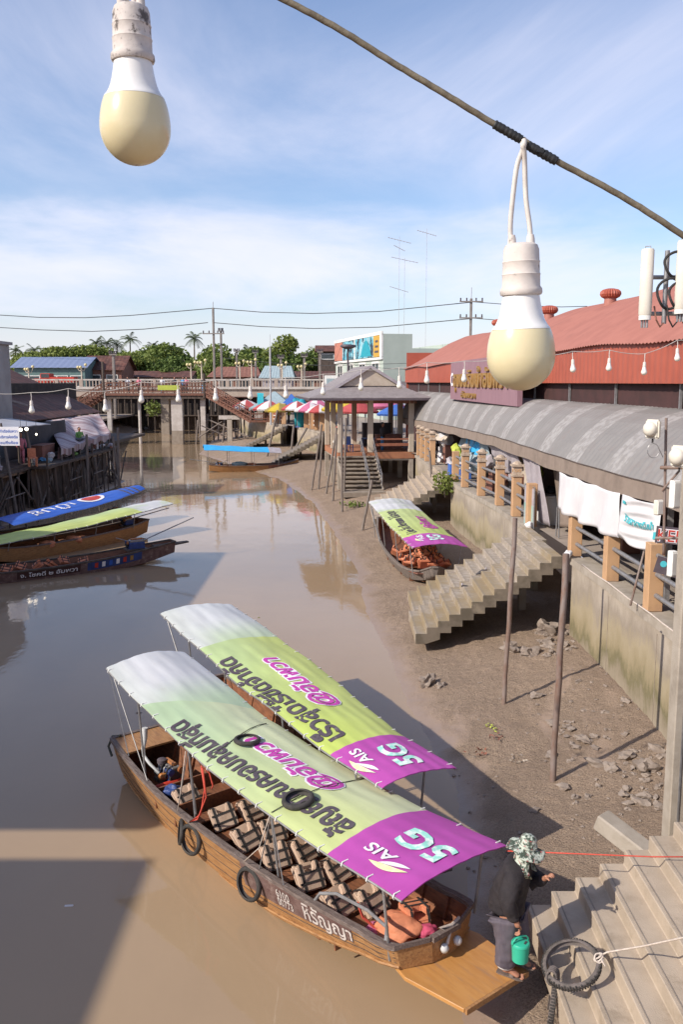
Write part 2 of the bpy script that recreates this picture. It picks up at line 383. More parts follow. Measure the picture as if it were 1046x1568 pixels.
K['socketpale'] = mat('pale_dusty_socket', (.66, .59, .53), (.58, .51, .46), 60, .75, .3, 300, bd=.0005, c3=(.25, .22, .2), sc3=80, lo3=.60, hi3=.68)
K['cable'] = mat('weathered_cable', (.20, .165, .115), (.12, .095, .065), 120, .7, .4, 500, bd=.0006)
K['tape'] = mat('black_tape', (.015, .015, .016), (.03, .03, .03), 90, .55, .4, 400, bd=.0006)
K['cord'] = mat('white_lamp_cord', (.66, .60, .54), (.56, .5, .45), 60, .6)
K['wire'] = mat('dark_overhead_wire', (.05, .05, .055), (.06, .06, .06), 3, .7)
K['strandwire'] = mat('pale_strand_wire', (.5, .46, .42), (.4, .37, .34), 9, .7)
K['polewood'] = mat('concrete_power_pole', (.25, .22, .2), (.2, .17, .155), 3, .8)
K['antenna'] = mat('thin_grey_metal', (.45, .44, .45), (.4, .39, .4), 3, .5)
K['footbridge'] = mat('red_brown_timber', (.20, .085, .055), (.13, .06, .042), 5, .75, .2, 30)
K['roadb'] = mat('beige_bridge_concrete', (.42, .34, .28), (.36, .285, .235), 1.5, .8, c3=(.28, .215, .18), sc3=.9)
K['tealwall'] = mat('teal_green_wall', (.13, .20, .19), (.10, .16, .155), 2, .8)
K['blueroof'] = mat('blue_grey_roof', (.17, .21, .33), (.2, .24, .36), 2, .5, stretch=(.4, 3, 1))
K['tin'] = mat('brown_tin', (.26, .12, .085), (.2, .085, .06), 1.2, .7, stretch=(2, 2, .5))
K['paleg'] = mat('pale_green_wall', (.43, .48, .42), (.39, .44, .385), .6, .8)
K['greywall'] = mat('grey_cement_wall', (.34, .33, .325), (.28, .265, .26), .9, .85, .1, 20, c3=(.2, .18, .17), sc3=.5)
K['glass'] = mat('dark_window_glass', (.05, .06, .07), (.035, .045, .05), 2, .12, spec=.6)
K['glass'].node_tree.nodes['Principled BSDF'].inputs['Roughness'].default_value = .12
K['billA'] = mat('coral_billboard', (.5, .2, .14), (.45, .17, .12), 3, .6)
K['billB'] = mat('aqua_billboard', (.03, .33, .45), (.35, .55, .58), .9, .6, c3=(.03, .05, .07), sc3=.8, lo3=.5, hi3=.55)
K['billC'] = mat('yellow_billboard', (.55, .33, .05), (.5, .29, .05), 3, .6)
K['yellowg'] = mat('yellow_glass_globe', (.66, .56, .3), (.6, .5, .26), 3, .4)
K['striped'] = mat('faded_striped_awning_cloth', (.50, .44, .45), (.30, .20, .21), 1.1, .8, stretch=(.3, 2.5, .3), lo=.42, hi=.56, c3=(.2, .14, .15), sc3=.8)
for nm, c in dict(u_red=(.50, .09, .09), u_white=(.75, .70, .69), u_pink=(.6, .17, .29), u_blue=(.06, .16, .5), u_yellow=(.62, .46, .05), u_olive=(.36, .27, .08), u_cyan=(.03, .36, .45), u_pale=(.36, .45, .48), cl_pink=(.6, .2, .25), cl_white=(.66, .64, .64), cl_blue=(.1, .3, .55), cl_green=(.2, .4, .1), cl_dark=(.06, .055, .06), cl_yel=(.45, .5, .08)).items():
    K[nm] = mat(nm.replace('u_', '').replace('cl_', '') + '_cloth', c, tuple(x * .85 for x in c), 3, .75, trans=.12 if nm[0] == 'u' else 0)

def water_mat():
    m = bpy.data.materials.new('muddy_canal_water'); m.use_nodes = True; t = m.node_tree; b = t.nodes['Principled BSDF']
    b.inputs['Roughness'].default_value = .05; b.inputs['IOR'].default_value = 1.38; b.inputs['Specular IOR Level'].default_value = .5
    co = N(t, 'ShaderNodeTexCoord')
    n = N(t, 'ShaderNodeTexNoise', i_Scale=.3, i_Detail=9., i_Roughness=.62, i_Distortion=1.6); t.links.new(co.outputs['Object'], n.inputs['Vector'])
    x = N(t, 'ShaderNodeMix', data_type='RGBA'); t.links.new(n.outputs['Fac'], x.inputs[0])
    x.inputs[6].default_value = (.325, .227, .14, 1); x.inputs[7].default_value = (.385, .27, .165, 1); t.links.new(x.outputs[2], b.inputs['Base Color'])
    a = N(t, 'ShaderNodeTexNoise', i_Scale=1.1, i_Detail=3.); mp = N(t, 'ShaderNodeMapping'); mp.inputs['Scale'].default_value = (1, .55, 1)
    t.links.new(co.outputs['Object'], mp.inputs[0]); t.links.new(mp.outputs[0], a.inputs['Vector'])
    c = N(t, 'ShaderNodeTexNoise', i_Scale=7., i_Detail=2.); t.links.new(mp.outputs[0], c.inputs['Vector'])
    ad = N(t, 'ShaderNodeMath', operation='MULTIPLY_ADD'); t.links.new(c.outputs['Fac'], ad.inputs[0]); ad.inputs[1].default_value = .16; t.links.new(a.outputs['Fac'], ad.inputs[2])
    bp = N(t, 'ShaderNodeBump', i_Strength=.03, i_Distance=.25); t.links.new(ad.outputs[0], bp.inputs['Height']); t.links.new(bp.outputs[0], b.inputs['Normal'])
    return m
def mud_mat():
    m = bpy.data.materials.new('wet_brown_mud'); m.use_nodes = True; t = m.node_tree; b = t.nodes['Principled BSDF']
    co = N(t, 'ShaderNodeTexCoord'); sp = N(t, 'ShaderNodeSeparateXYZ'); t.links.new(co.outputs['Object'], sp.inputs[0])
    def noi(s, d=6., r=.6):
        n = N(t, 'ShaderNodeTexNoise', i_Scale=s, i_Detail=d, i_Roughness=r); t.links.new(co.outputs['Object'], n.inputs['Vector']); return n.outputs['Fac']
    def rng(x, a, c, lo=0., hi=1.):
        r = N(t, 'ShaderNodeMapRange', interpolation_type='SMOOTHSTEP'); t.links.new(x, r.inputs[0])
        for k, v in zip((1, 2, 3, 4), (a, c, lo, hi)): r.inputs[k].default_value = v
        return r.outputs[0]
    def mx(f, a, c):
        x = N(t, 'ShaderNodeMix', data_type='RGBA'); t.links.new(f, x.inputs[0])
        for k, v in ((6, a), (7, c)):
            if isinstance(v, tuple): x.inputs[k].default_value = (*v, 1)
            else: t.links.new(v, x.inputs[k])
        return x.outputs[2]
    big, mid, fine = noi(.9), noi(6.), noi(38., 4., .7)
    col = mx(rng(big, .35, .65), (.41, .298, .212), (.34, .245, .174))
    col = mx(rng(fine, .42, .62), col, (.235, .166, .118))
    col = mx(rng(mid, .6, .78), col, (.42, .31, .23))
    ad = N(t, 'ShaderNodeMath', operation='MULTIPLY_ADD'); t.links.new(big, ad.inputs[0]); ad.inputs[1].default_value = .16; t.links.new(sp.outputs['Z'], ad.inputs[2])
    wet = rng(ad.outputs[0], .19, .08)
    pat = N(t, 'ShaderNodeTexNoise', i_Scale=.55, i_Detail=7., i_Roughness=.65, i_Distortion=1.2); mpp = N(t, 'ShaderNodeMapping'); mpp.inputs['Scale'].default_value = (1, .45, 1); mpp.inputs['Rotation'].default_value = (0, 0, .5); t.links.new(co.outputs['Object'], mpp.inputs[0]); t.links.new(mpp.outputs[0], pat.inputs['Vector'])
    mxw = N(t, 'ShaderNodeMath', operation='MULTIPLY_ADD', use_clamp=True); t.links.new(rng(pat.outputs['Fac'], .56, .68), mxw.inputs[0]); mxw.inputs[1].default_value = .7; t.links.new(wet, mxw.inputs[2]); wet = mxw.outputs[0]
    col = mx(wet, col, (.30, .215, .16)); t.links.new(col, b.inputs['Base Color'])
    rr = N(t, 'ShaderNodeMapRange'); t.links.new(wet, rr.inputs[0]); rr.inputs[3].default_value = .85; rr.inputs[4].default_value = .34; t.links.new(rr.outputs[0], b.inputs['Roughness'])
    b.inputs['Specular IOR Level'].default_value = .4
    sm = N(t, 'ShaderNodeMath', operation='MULTIPLY_ADD'); t.links.new(mid, sm.inputs[0]); sm.inputs[1].default_value = 1.6; t.links.new(fine, sm.inputs[2])
    dr = N(t, 'ShaderNodeMath', operation='SUBTRACT'); dr.inputs[0].default_value = 1.; t.links.new(wet, dr.inputs[1])
    ds = N(t, 'ShaderNodeMath', operation='MULTIPLY_ADD'); t.links.new(dr.outputs[0], ds.inputs[0]); ds.inputs[1].default_value = .85; ds.inputs[2].default_value = .1
    bp = N(t, 'ShaderNodeBump', i_Distance=.06); t.links.new(ds.outputs[0], bp.inputs['Strength']); t.links.new(sm.outputs[0], bp.inputs['Height']); t.links.new(bp.outputs[0], b.inputs['Normal'])
    return m
def wall_mat():
    m = mat('moss_stained_wall', (.42, .355, .285), (.33, .275, .215), 1.6, .85, .3, 40)
    t = m.node_tree; b = t.nodes['Principled BSDF']; src = b.inputs['Base Color'].links[0].from_socket
    co = N(t, 'ShaderNodeTexCoord'); sp = N(t, 'ShaderNodeSeparateXYZ'); t.links.new(co.outputs['Object'], sp.inputs[0])
    n = N(t, 'ShaderNodeTexNoise', i_Scale=.8, i_Detail=10., i_Roughness=.72); mp = N(t, 'ShaderNodeMapping'); mp.inputs['Scale'].default_value = (1, 1, .45); t.links.new(co.outputs['Object'], mp.inputs[0]); t.links.new(mp.outputs[0], n.inputs['Vector'])
    ad = N(t, 'ShaderNodeMath', operation='MULTIPLY_ADD'); t.links.new(n.outputs['Fac'], ad.inputs[0]); ad.inputs[1].default_value = 2.4; t.links.new(sp.outputs['Z'], ad.inputs[2])
    rp = N(t, 'ShaderNodeValToRGB'); e = rp.color_ramp; mr = N(t, 'ShaderNodeMapRange'); t.links.new(ad.outputs[0], mr.inputs[0]); mr.inputs[1].default_value = 1.5; mr.inputs[2].default_value = 3.7
    t.links.new(mr.outputs[0], rp.inputs[0])
    for p, c in ((0., (.34, .28, .205, .8)), (.2, (.25, .205, .14, .85)), (.3, (.15, .13, .06, .9)), (.42, (.28, .225, .125, .85)), (.58, (.34, .275, .165, .7)), (.7, (.25, .205, .16, .7)), (.88, (.3, .25, .2, 0.))):
        el = e.elements.new(p); el.color = (c[0], c[1], c[2], c[3])
    e.elements.remove(e.elements[-1]) if e.elements[-1].position >= .999 else None
    x = N(t, 'ShaderNodeMix', data_type='RGBA'); t.links.new(rp.outputs['Alpha'], x.inputs[0]); t.links.new(src, x.inputs[6]); t.links.new(rp.outputs['Color'], x.inputs[7])
    t.links.new(x.outputs[2], b.inputs['Base Color']); return m
K['water'] = water_mat(); K['mud'] = mud_mat(); K['wall'] = wall_mat()
K['land'] = mat('dusty_ground', (.26, .21, .16), (.2, .17, .11), .3, .9, c3=(.1, .13, .05), sc3=.06)
K['quay'] = mat('quay_paving', (.34, .28, .235), (.28, .23, .19), 1.2, .85, .2, 40)

# ------------------------------------------------------------------ the setting: water, mud, banks
SHORE = [(-8, .6), (5, 1.0), (8.2, 1.25), (10, 1.6), (13.6, 1.85), (15.5, 1.62), (17.1, 1.38), (20.6, 1.15), (24.3, .72), (30.5, .5), (38, -.4), (47.4, -1.6), (58.7, -4.1), (68, -8), (80, -13), (96, -14.3), (118, -16)]
WALL = [(-6, 5.55), (9, 5.52), (14.2, 5.46), (18.1, 5.42), (20.5, 5.36), (28.8, 5.12), (34.6, 4.62), (42, 4.38), (49, 4.2), (58, 2.2), (64.5, 0.), (72, -1.6), (80, -4), (87, -6.5), (93, -9), (104, -12), (140, -12.5)]
LBANK = [(-20, -16.2), (0, -16.2), (40, -15.9), (54, -14.7), (58.5, -14.9), (60.5, -17), (66, -20.5), (75, -21.5), (92, -25), (104, -27.5), (140, -28)]
wx = lambda y: interp(WALL, y)
def mudz(x, y):
    d = x - interp(SHORE, y)
    z = min(.62, .155 * d) if d > 0 else max(-1., .22 * d)
    if d > 4: z = .62
    dl = interp(LBANK, y) + .9 - x
    if dl > 0: z = max(z, min(1.2, .3 * dl - .1))
    n = noise.noise(Vector((x * .9, y * .9, 3))) * .05 + noise.noise(Vector((x * 3.1, y * 3.1, 9))) * .022 + noise.noise(Vector((x * 8, y * 8, 1))) * .009
    if y < 25: n += max(0, noise.noise(Vector((x * 17, y * 17, 5)))) * .016 + abs(noise.noise(Vector((x * 5.3, y * 5.3, 7)))) * .035
    k = 1.0 if z > .1 else max(.25, .25 + .75 * z / .1)
    return z + n * k
ys = []; y = 5.
while y < 126: ys.append(y); y += max(.06, (y - 2) * .0065) if y < 25 else .5
xs = [-34 + i * 1.0 for i in range(34)] + [i * .055 for i in range(0, 112)] + [6.2, 6.8]
b = MB(); b.sheet([[(x, y, mudz(x, y)) for x in xs] for y in ys])
struct(b.obj('mud_bank', K['mud'], smooth=True))
b = MB(); b.sheet([[(-40, -40, 0), (9, -40, 0)], [(-40, 60, 0), (9, 60, 0)], [(-40, 126, 0), (9, 126, 0)]])
struct(b.obj('canal_water', K['water']))
b = MB(); wy = [p[0] for p in WALL]
b.sheet([[(wx(y) + .3, y, 2.43), (14, y, 2.43), (400, y, 2.43)] for y in wy])
struct(b.obj('quay', K['quay']))
b = MB(); b.sheet([[(-400, y, 2.2), (interp(LBANK, y) - .4, y, 2.2)] for y in [p[0] for p in LBANK]], .25)
struct(b.obj('left_bank', K['quay']))
b = MB(); b.sheet([[(-3000, 126, 2.6), (3000, 126, 2.6)], [(-3000, 5000, 2.6), (3000, 5000, 2.6)]])
b.sheet([[(-40, 126, 2.6), (10, 126, 2.6)], [(-40, 126, -1), (10, 126, -1)]])
struct(b.obj('ground', K['land']))

# ------------------------------------------------------------------ retaining wall along the right bank
def ribbon(y0, y1, z0, z1, t0, t1, step=2.5):
    """solid that follows the wall line between two y values: t0..t1 behind the face"""
    yy = sorted({y0, y1, *[p[0] for p in WALL if y0 < p[0] < y1]})
    return [[(wx(q) + t0, q) for q in yy], [(wx(q) + t1, q) for q in yy]]
def wallseg(y0, y1, label):
    t = thing('retaining_wall', label, 'wall', (wx((y0 + y1) / 2), (y0 + y1) / 2, 0))
    f, k = ribbon(y0, y1, 0, 0, 0, .35)
    b = MB(); b.prism(f + k[::-1], -.6, 2.3)
    b.obj('wall_face', K['wall'], t, world=True)
    f, k = ribbon(y0, y1, 0, 0, -.05, .75)
    b = MB(); b.prism(f + k[::-1], 2.303, 2.46); b.obj('coping', K['concrete'], t, world=True)
    n = int((y1 - y0) / 2.5)
    for i in range(1, n):
        q = y0 + (y1 - y0) * i / n
        b = MB(); b.box((wx(q) - .001, q, 1.0), (.012, .014, 2.4)); b.obj('joint', K['stairgrey'], t, world=True)
    return t
wallseg(4, 20.1, 'moss stained concrete retaining wall beside the foreground mud, below the laundry')
wallseg(24.5, 36.4, 'mossy retaining wall between the wide zigzag stairs and the next stairs')
wallseg(42.8, 49.2, 'retaining wall under the carved pillars next to the pavilion')
wallseg(57.5, 66, 'retaining wall behind the left side of the pavilion')
wallseg(72.5, 80, 'short white topped wall between the two far landing stairs')
wallseg(84.5, 104, 'far retaining wall below the market umbrellas near the footbridge')

# ------------------------------------------------------------------ landing stairs that come down from the quay to the mud
def stairs(label, x0, z0, n, tr, ri, y0, y1, m, group=None, flights=1, shift=.5, legs=True, skew=0.):
    """first tread at x0 with top z0, climbing towards +x"""
    t = thing('landing_stairs', label, 'stairs', (x0, (y0 + y1) / 2, 0), group=group)
    w_ = (y1 - y0) / flights
    for k in range(flights):
        b = MB(); a, c = y0 + w_ * k, y0 + w_ * (k + 1) - (.004 if k < flights - 1 else 0); off = tr * shift * k; oz = ri * shift * k * 0
        pts = []
        for i in range(n):
            pts += [(x0 + off + i * tr, z0 + oz + (i - 1) * ri if i else z0 - ri * 1.6), (x0 + off + i * tr, z0 + oz + i * ri)]
        xe = x0 + off + n * tr
        pts += [(xe, z0 + (n - 1) * ri), (xe, z0 + (n - 1) * ri - .3)]
        for i in range(n - 1, 1, -1): pts += [(x0 + off + i * tr + .06, z0 + (i - 1) * ri - .14), (x0 + off + i * tr + .06, z0 + (i - 2) * ri - .14)]
        pts += [(x0 + off + tr, z0 - ri * 1.6)]
        b.extr([(x, a, z) for x, z in pts], (0, c - a, 0)); b.bevel(.008)
        b.bm.normal_update()
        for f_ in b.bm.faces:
            if abs(f_.normal.y) > .7 or f_.normal.z < -.5: f_.material_index = 1  # side and underside faces take the darker concrete, picked by normal
        b.obj('flight', [m, K['stairside']], t, world=True)
        b = MB()
        for i in range(n):
            b.box((x0 + off + i * tr + .045, (a + c) / 2, z0 + i * ri + .003), (.012, c - a - .04, .006))
        b.obj('nosing_groove', K['stairgrey'], t, world=True)
    if legs:
        for q in (y0 + (y1 - y0) * .55,):
            for i in (1, n // 2, n - 2):
                b = MB(); zz = z0 + i * ri - .3; b.box((x0 + i * tr + .1, q, (zz - .6) / 2), (.18, .18, zz + .6)); b.obj('support', K['stairgrey'], t, world=True)
    return t
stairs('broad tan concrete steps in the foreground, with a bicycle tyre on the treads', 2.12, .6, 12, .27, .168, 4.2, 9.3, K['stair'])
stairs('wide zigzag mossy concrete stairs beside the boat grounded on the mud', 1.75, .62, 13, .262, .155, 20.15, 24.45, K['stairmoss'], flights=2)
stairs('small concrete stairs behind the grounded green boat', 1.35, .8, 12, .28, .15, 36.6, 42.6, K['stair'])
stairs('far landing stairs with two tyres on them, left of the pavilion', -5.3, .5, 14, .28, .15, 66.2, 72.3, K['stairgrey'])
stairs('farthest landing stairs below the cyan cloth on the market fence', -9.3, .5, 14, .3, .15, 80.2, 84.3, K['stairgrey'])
# ------------------------------------------------------------------ long-tail boats (local: +X bow to stern, +Y left of that, +Z up)
def gradmat(name, ca, cb, x0, x1, trans=.12, cc=None, y0=0, y1=1):
    """printed colour gradient along the banner"""
    m = mat(name, ca, ca, 2, .55, trans=trans); t = m.node_tree; b = t.nodes['Principled BSDF']
    co = N(t, 'ShaderNodeTexCoord'); sp = N(t, 'ShaderNodeSeparateXYZ'); t.links.new(co.outputs['Object'], sp.inputs[0])
    r = N(t, 'ShaderNodeMapRange', interpolation_type='SMOOTHSTEP'); t.links.new(sp.outputs['X'], r.inputs[0]); r.inputs[1].default_value = x0; r.inputs[2].default_value = x1
    x = N(t, 'ShaderNodeMix', data_type='RGBA'); t.links.new(r.outputs[0], x.inputs[0]); x.inputs[6].default_value = (*ca, 1); x.inputs[7].default_value = (*cb, 1)
    out = x.outputs[2]
    if cc:
        r2 = N(t, 'ShaderNodeMapRange', interpolation_type='SMOOTHSTEP'); t.links.new(sp.outputs['Y'], r2.inputs[0]); r2.inputs[1].default_value = y0; r2.inputs[2].default_value = y1
        z = N(t, 'ShaderNodeMix', data_type='RGBA'); t.links.new(r2.outputs[0], z.inputs[0]); t.links.new(out, z.inputs[6]); z.inputs[7].default_value = (*cc, 1); out = z.outputs[2]
    nz = N(t, 'ShaderNodeTexNoise', i_Scale=2.2, i_Detail=7.); mp = N(t, 'ShaderNodeMapping'); mp.inputs['Scale'].default_value = (.5, 2.5, 1); t.links.new(co.outputs['Object'], mp.inputs[0]); t.links.new(mp.outputs[0], nz.inputs['Vector'])
    rg = N(t, 'ShaderNodeMapRange'); t.links.new(nz.outputs['Fac'], rg.inputs[0]); rg.inputs[1].default_value = .35; rg.inputs[2].default_value = .7; rg.inputs[3].default_value = 1.03; rg.inputs[4].default_value = .86
    ml = N(t, 'ShaderNodeMix', data_type='RGBA', blend_type='MULTIPLY'); ml.inputs[0].default_value = 1.; t.links.new(out, ml.inputs[6]); t.links.new(rg.outputs[0], ml.inputs[7])
    st = N(t, 'ShaderNodeTexNoise', i_Scale=5., i_Detail=9., i_Roughness=.75); t.links.new(co.outputs['Object'], st.inputs['Vector']); sr = N(t, 'ShaderNodeMapRange'); t.links.new(st.outputs['Fac'], sr.inputs[0]); sr.inputs[1].default_value = .58; sr.inputs[2].default_value = .75; sr.inputs[3].default_value = 0; sr.inputs[4].default_value = .35
    sx = N(t, 'ShaderNodeMix', data_type='RGBA'); t.links.new(sr.outputs[0], sx.inputs[0]); t.links.new(ml.outputs[2], sx.inputs[6]); sx.inputs[7].default_value = (.42, .40, .28, 1); ml = sx
    t.links.new(ml.outputs[2], b.inputs['Base Color'])
    for n in t.nodes:
        if n.type == 'BSDF_TRANSLUCENT': t.links.new(ml.outputs[2], n.inputs[0])
    return m
def spline(st, s):
    if s <= st[0][0]: return st[0][1:]
    if s >= st[-1][0]: return st[-1][1:]
    for i in range(len(st) - 1):
        if s <= st[i + 1][0]:
            p1, p2 = st[i], st[i + 1]; p0 = st[max(i - 1, 0)]; p3 = st[min(i + 2, len(st) - 1)]
            t = (s - p1[0]) / (p2[0] - p1[0]); out = []
            for k in range(1, len(p1)):
                m1 = (p2[k] - p0[k]) / max(p2[0] - p0[0], 1e-6) * (p2[0] - p1[0]); m2 = (p3[k] - p1[k]) / max(p3[0] - p1[0], 1e-6) * (p2[0] - p1[0])
                out.append((2 * t**3 - 3 * t**2 + 1) * p1[k] + (t**3 - 2 * t**2 + t) * m1 + (-2 * t**3 + 3 * t**2) * p2[k] + (t**3 - t**2) * m2)
            return tuple(out)
class Hull:
    """station: s, half beam top, z top, half beam bottom, z bottom"""
    def __init__(h, root, st, out, inn, rail, lin=0):
        h.root, h.st = root, st; h.s0, h.s1 = st[0][0], st[-1][0]
        ss = sorted(set([a[0] for a in st] + [h.s0 + i * .22 for i in range(int((h.s1 - h.s0) / .22) + 1)])); ss = [a for i, a in enumerate(ss) if i == 0 or a - ss[i - 1] > .02 or a == h.s1]
        h.ss = ss; g = []; gi = []
        for s in ss:
            bt, zt, bb, zb = h.at(s)
            row = [(s, bt, zt), (s, lerp(bt, bb, .35), lerp(zt, zb, .4)), (s, lerp(bt, bb, .72), lerp(zt, zb, .75)), (s, bb, zb), (s, bb * .4, zb - .02), (s, -bb * .4, zb - .02), (s, -bb, zb), (s, -lerp(bt, bb, .72), lerp(zt, zb, .75)), (s, -lerp(bt, bb, .35), lerp(zt, zb, .4)), (s, -bt, zt)]
            g.append(row)
        b = MB(); b.sheet(g)
        b.poly(g[0]); b.poly(g[-1][::-1])
        th = .035
        for s in ss:
            bt, zt, bb, zb = h.at(s); q = lambda v: max(v - th, .02)
            s_ = min(max(s, h.s0 + .03), h.s1 - .03)
            gi.append([(s_, q(bt), zt), (s_, q(lerp(bt, bb, .35)), lerp(zt, zb, .4)), (s_, q(lerp(bt, bb, .8)), lerp(zt, zb, .8)), (s_, -q(lerp(bt, bb, .8)), lerp(zt, zb, .8)), (s_, -q(lerp(bt, bb, .35)), lerp(zt, zb, .4)), (s_, -q(bt), zt)])
        b.obj('hull', out, root, smooth=40)
        b = MB(); b.sheet(gi); b.poly(gi[0]); b.poly(gi[-1]); b.obj('inner_planking', inn, root, smooth=40, fixn=False)
        for sg in (1, -1):
            pts = [Vector((s, sg * (h.at(s)[0] - .005), h.at(s)[1] + .008)) for s in ss]
            b = MB()
            rows = []
            for p in pts: rows.append([p + Vector((0, sg * .035, .022)), p + Vector((0, -sg * .045, .022)), p + Vector((0, -sg * .045, -.03)), p + Vector((0, sg * .035, -.03)), p + Vector((0, sg * .035, .022))])
            b.sheet(rows); b.poly(rows[0][:4]); b.poly(rows[-1][:4]); bmesh.ops.remove_doubles(b.bm, verts=b.bm.verts, dist=1e-5)
            b.obj('gunwale', rail, root)
        for s in (h.s0, h.s1):
            bt, zt, _, _ = h.at(s); b = MB(); b.beam((s, -bt, zt + .004), (s, bt, zt + .004), .07, .055); b.obj('end_rail', rail, root)
    def at(h, s): return spline(h.st, s)
    def side(h, s, v, sg=1, off=.004):
        """point on the outer side: v 0 bottom .. 1 top"""
        bt, zt, bb, zb = h.at(s); ks = [(0, bb, zb), (.25, lerp(bt, bb, .72), lerp(zt, zb, .75)), (.6, lerp(bt, bb, .35), lerp(zt, zb, .4)), (1, bt, zt)]
        for (a, y0, z0), (c, y1, z1) in zip(ks, ks[1:]):
            if v <= c: t = (v - a) / (c - a); return Vector((s, sg * (lerp(y0, y1, t) + off), lerp(z0, z1, t)))
        return Vector((s, sg * (bt + off), zt))
    def thwarts(h, sl, m, z=None):
        for s in sl:
            bt, zt, bb, zb = h.at(s); z_ = zt - .2 if z is None else z; w_ = lerp(bt, bb, .25) - .05
            b = MB(); b.box((s, 0, z_), (.24, 2 * w_, .035)); b.bevel(.006); t = b.obj('seat', m, h.root)
            b = MB(); b.box((s + .1, 0, z_ - .14), (.025, 2 * w_ - .08, .24)); b.obj('seat_support', m, t)
    def floor(h, m, z):
        b = MB(); L = [];
        ss = [s for s in h.ss if h.at(s)[3] < z + .05]
        for s in ss:
            bt, zt, bb, zb = h.at(s); w_ = lerp(bb, bt, max(0, min(1, (z - zb) / (zt - zb)))) - .05; L.append([(s, w_, z), (s, w_ / 3, z), (s, -w_ / 3, z), (s, -w_, z)])
        if len(L) > 1: b.sheet(L, .02); b.obj('floor_boards', m, h.root)
    def frames(h, sl, m):
        for s in sl:
            for sg in (1, -1):
                bt, zt, bb, zb = h.at(s)
                b = MB(); b.beam((s, sg * (bt - .05), zt - .02), (s, sg * (lerp(bt, bb, .8) - .05), lerp(zt, zb, .8)), .05, .03, up=(1, 0, 0)); b.obj('rib', m, h.root)
class Canopy:
    def __init__(c, root, s0, s1, left, right, zs, crown, cuts, mats, edge, thick=.012, skew=None, rip=.006, bow=None):
        c.left, c.right, c.zs, c.crown, c.rip = left, right, zs, crown, rip; c.s0, c.s1 = s0, s1
        n = max(8, int((s1 - s0) / .12)); ss = sorted(set([s0 + (s1 - s0) * i / n for i in range(n + 1)] + [q for q in cuts]))
        ss = [a for i, a in enumerate(ss) if a in cuts or a in (s0, s1) or all(abs(a - q) > .03 for q in cuts)]
        nt = 36; g = []
        for s in ss:
            row = []
            for j in range(nt + 1):
                t = j / nt; y = lerp(interp(left, s), interp(right, s), t); s_ = s + (skew(s, y) if skew else 0)
                s_ = min(max(s_, s0), s1); row.append((s_, y, c.z(s_, y)))
            g.append(row)
        mids = [(a + q) / 2 for a, q in zip(ss, ss[1:])]
        b = MB(); b.sheet(g, thick, mi=lambda i, j: sum(1 for q in cuts if mids[i] > q))
        c.o = b.obj('canopy', mats, root, smooth=50)
        c.ss = ss
        for nm, L in (('canopy_edge_pipe', left), ('canopy_edge_pipe', right)):
            b = MB(); b.tube([(s, interp(L, s), c.z(s, interp(L, s)) - .02) for s in ss[::3] + [s1]], .014, 6); b.obj(nm, edge, c.o)
    def z(c, s, y):
        a, q = interp(c.left, s), interp(c.right, s); t = (a - y) / max(a - q, 1e-3); t = min(max(t, 0), 1)
        return interp(c.zs, s) + c.crown * (1 - (2 * t - 1)**2) + c.rip * math.sin(t * 41) * (.35 + .65 * abs(math.sin(s * 1.7 + t * 2))) - .012 * abs(math.sin(s * pi / 1.35)) - .01 * math.sin(s * 2.3 + 4 * t) + c._n(s, y)
    def _n(c, s, y): return noise.noise(Vector((s * .9 + c.left[0][1] * 9, y * 1.6, 2))) * .022 + noise.noise(Vector((s * 2.7, y * 4.2, 8))) * .009 * (c.rip > .003)
    def put(c, x0, y0, slope=0.): return lambda x, y, z: Vector((x0 + x - y * slope, y0 + y + x * slope, c.z(x0 + x - y * slope, y0 + y + x * slope) + z))
    def ties(c, root, m, step=.42, side=1):
        L = c.left if side > 0 else c.right; s = c.s0 + .1; b = MB(); n = 0
        while s < c.s1:
            y = interp(L, s); z = c.z(s, y); b = MB()
            b.tube([(s, y - side * .07, z + .016), (s + .005, y + side * .006, z + .012), (s + .008, y + side * .02, z - .025), (s + .01, y, z - .05)], .009, 5); b.obj('tie', m, c.o); s += step
    def posts(c, root, sl, zbase, m, inset=.08, r=.016):
        for s in sl:
            for L, sg in ((c.left, 1), (c.right, -1)):
                y = interp(L, s); b = MB(); b.tube([(s, y * .82, zbase), (s, y - sg * inset * .3, c.z(s, y) - .02)], r, 8); b.obj('canopy_post', m, root)
            yl, yr = interp(c.left, s), interp(c.right, s)
            b = MB(); b.tube([(s, lerp(yl, yr, k / 8), c.z(s, lerp(yl, yr, k / 8)) - .035) for k in range(9)], .014, 6); b.obj('canopy_hoop', m, root)
def five_g(c, ox=0., oy=0., k=1.):
    text('number_lettering', '5G', K['minti'], c.put(-.06 + ox, -.27 + oy), c.o, width=.66 * k, size=.50 * k, bold=.035, lift=.014, cut=.06)
    text('network_lettering', 'AIS', K['whiteink'], c.put(.30 + ox, .26 + oy), c.o, width=.42 * k, size=.22 * k, bold=.02, lift=.014, cut=.1)
    def leafpoly(p, up, dn):
        b = MB(); n = 10; g = [[], []]
        for i in range(n + 1):
            t = i / n; x = lerp(p[0][0], p[1][0], t); y = lerp(p[0][1], p[1][1], t); q = math.sin(pi * t)
            f = c.put(ox, oy); g[0].append(f(x, y + up * q, .014)); g[1].append(f(x, y + dn * q, .014))
        b.sheet(g); return b
    leafpoly(((.52, .50), (.02, .40)), .075, -.005).obj('leaf_emblem', K['limeink'], c.o, fixn=False)
    leafpoly(((.40, .47), (.04, .34)), .015, -.055).obj('leaf_emblem', K['whiteink'], c.o, fixn=False)
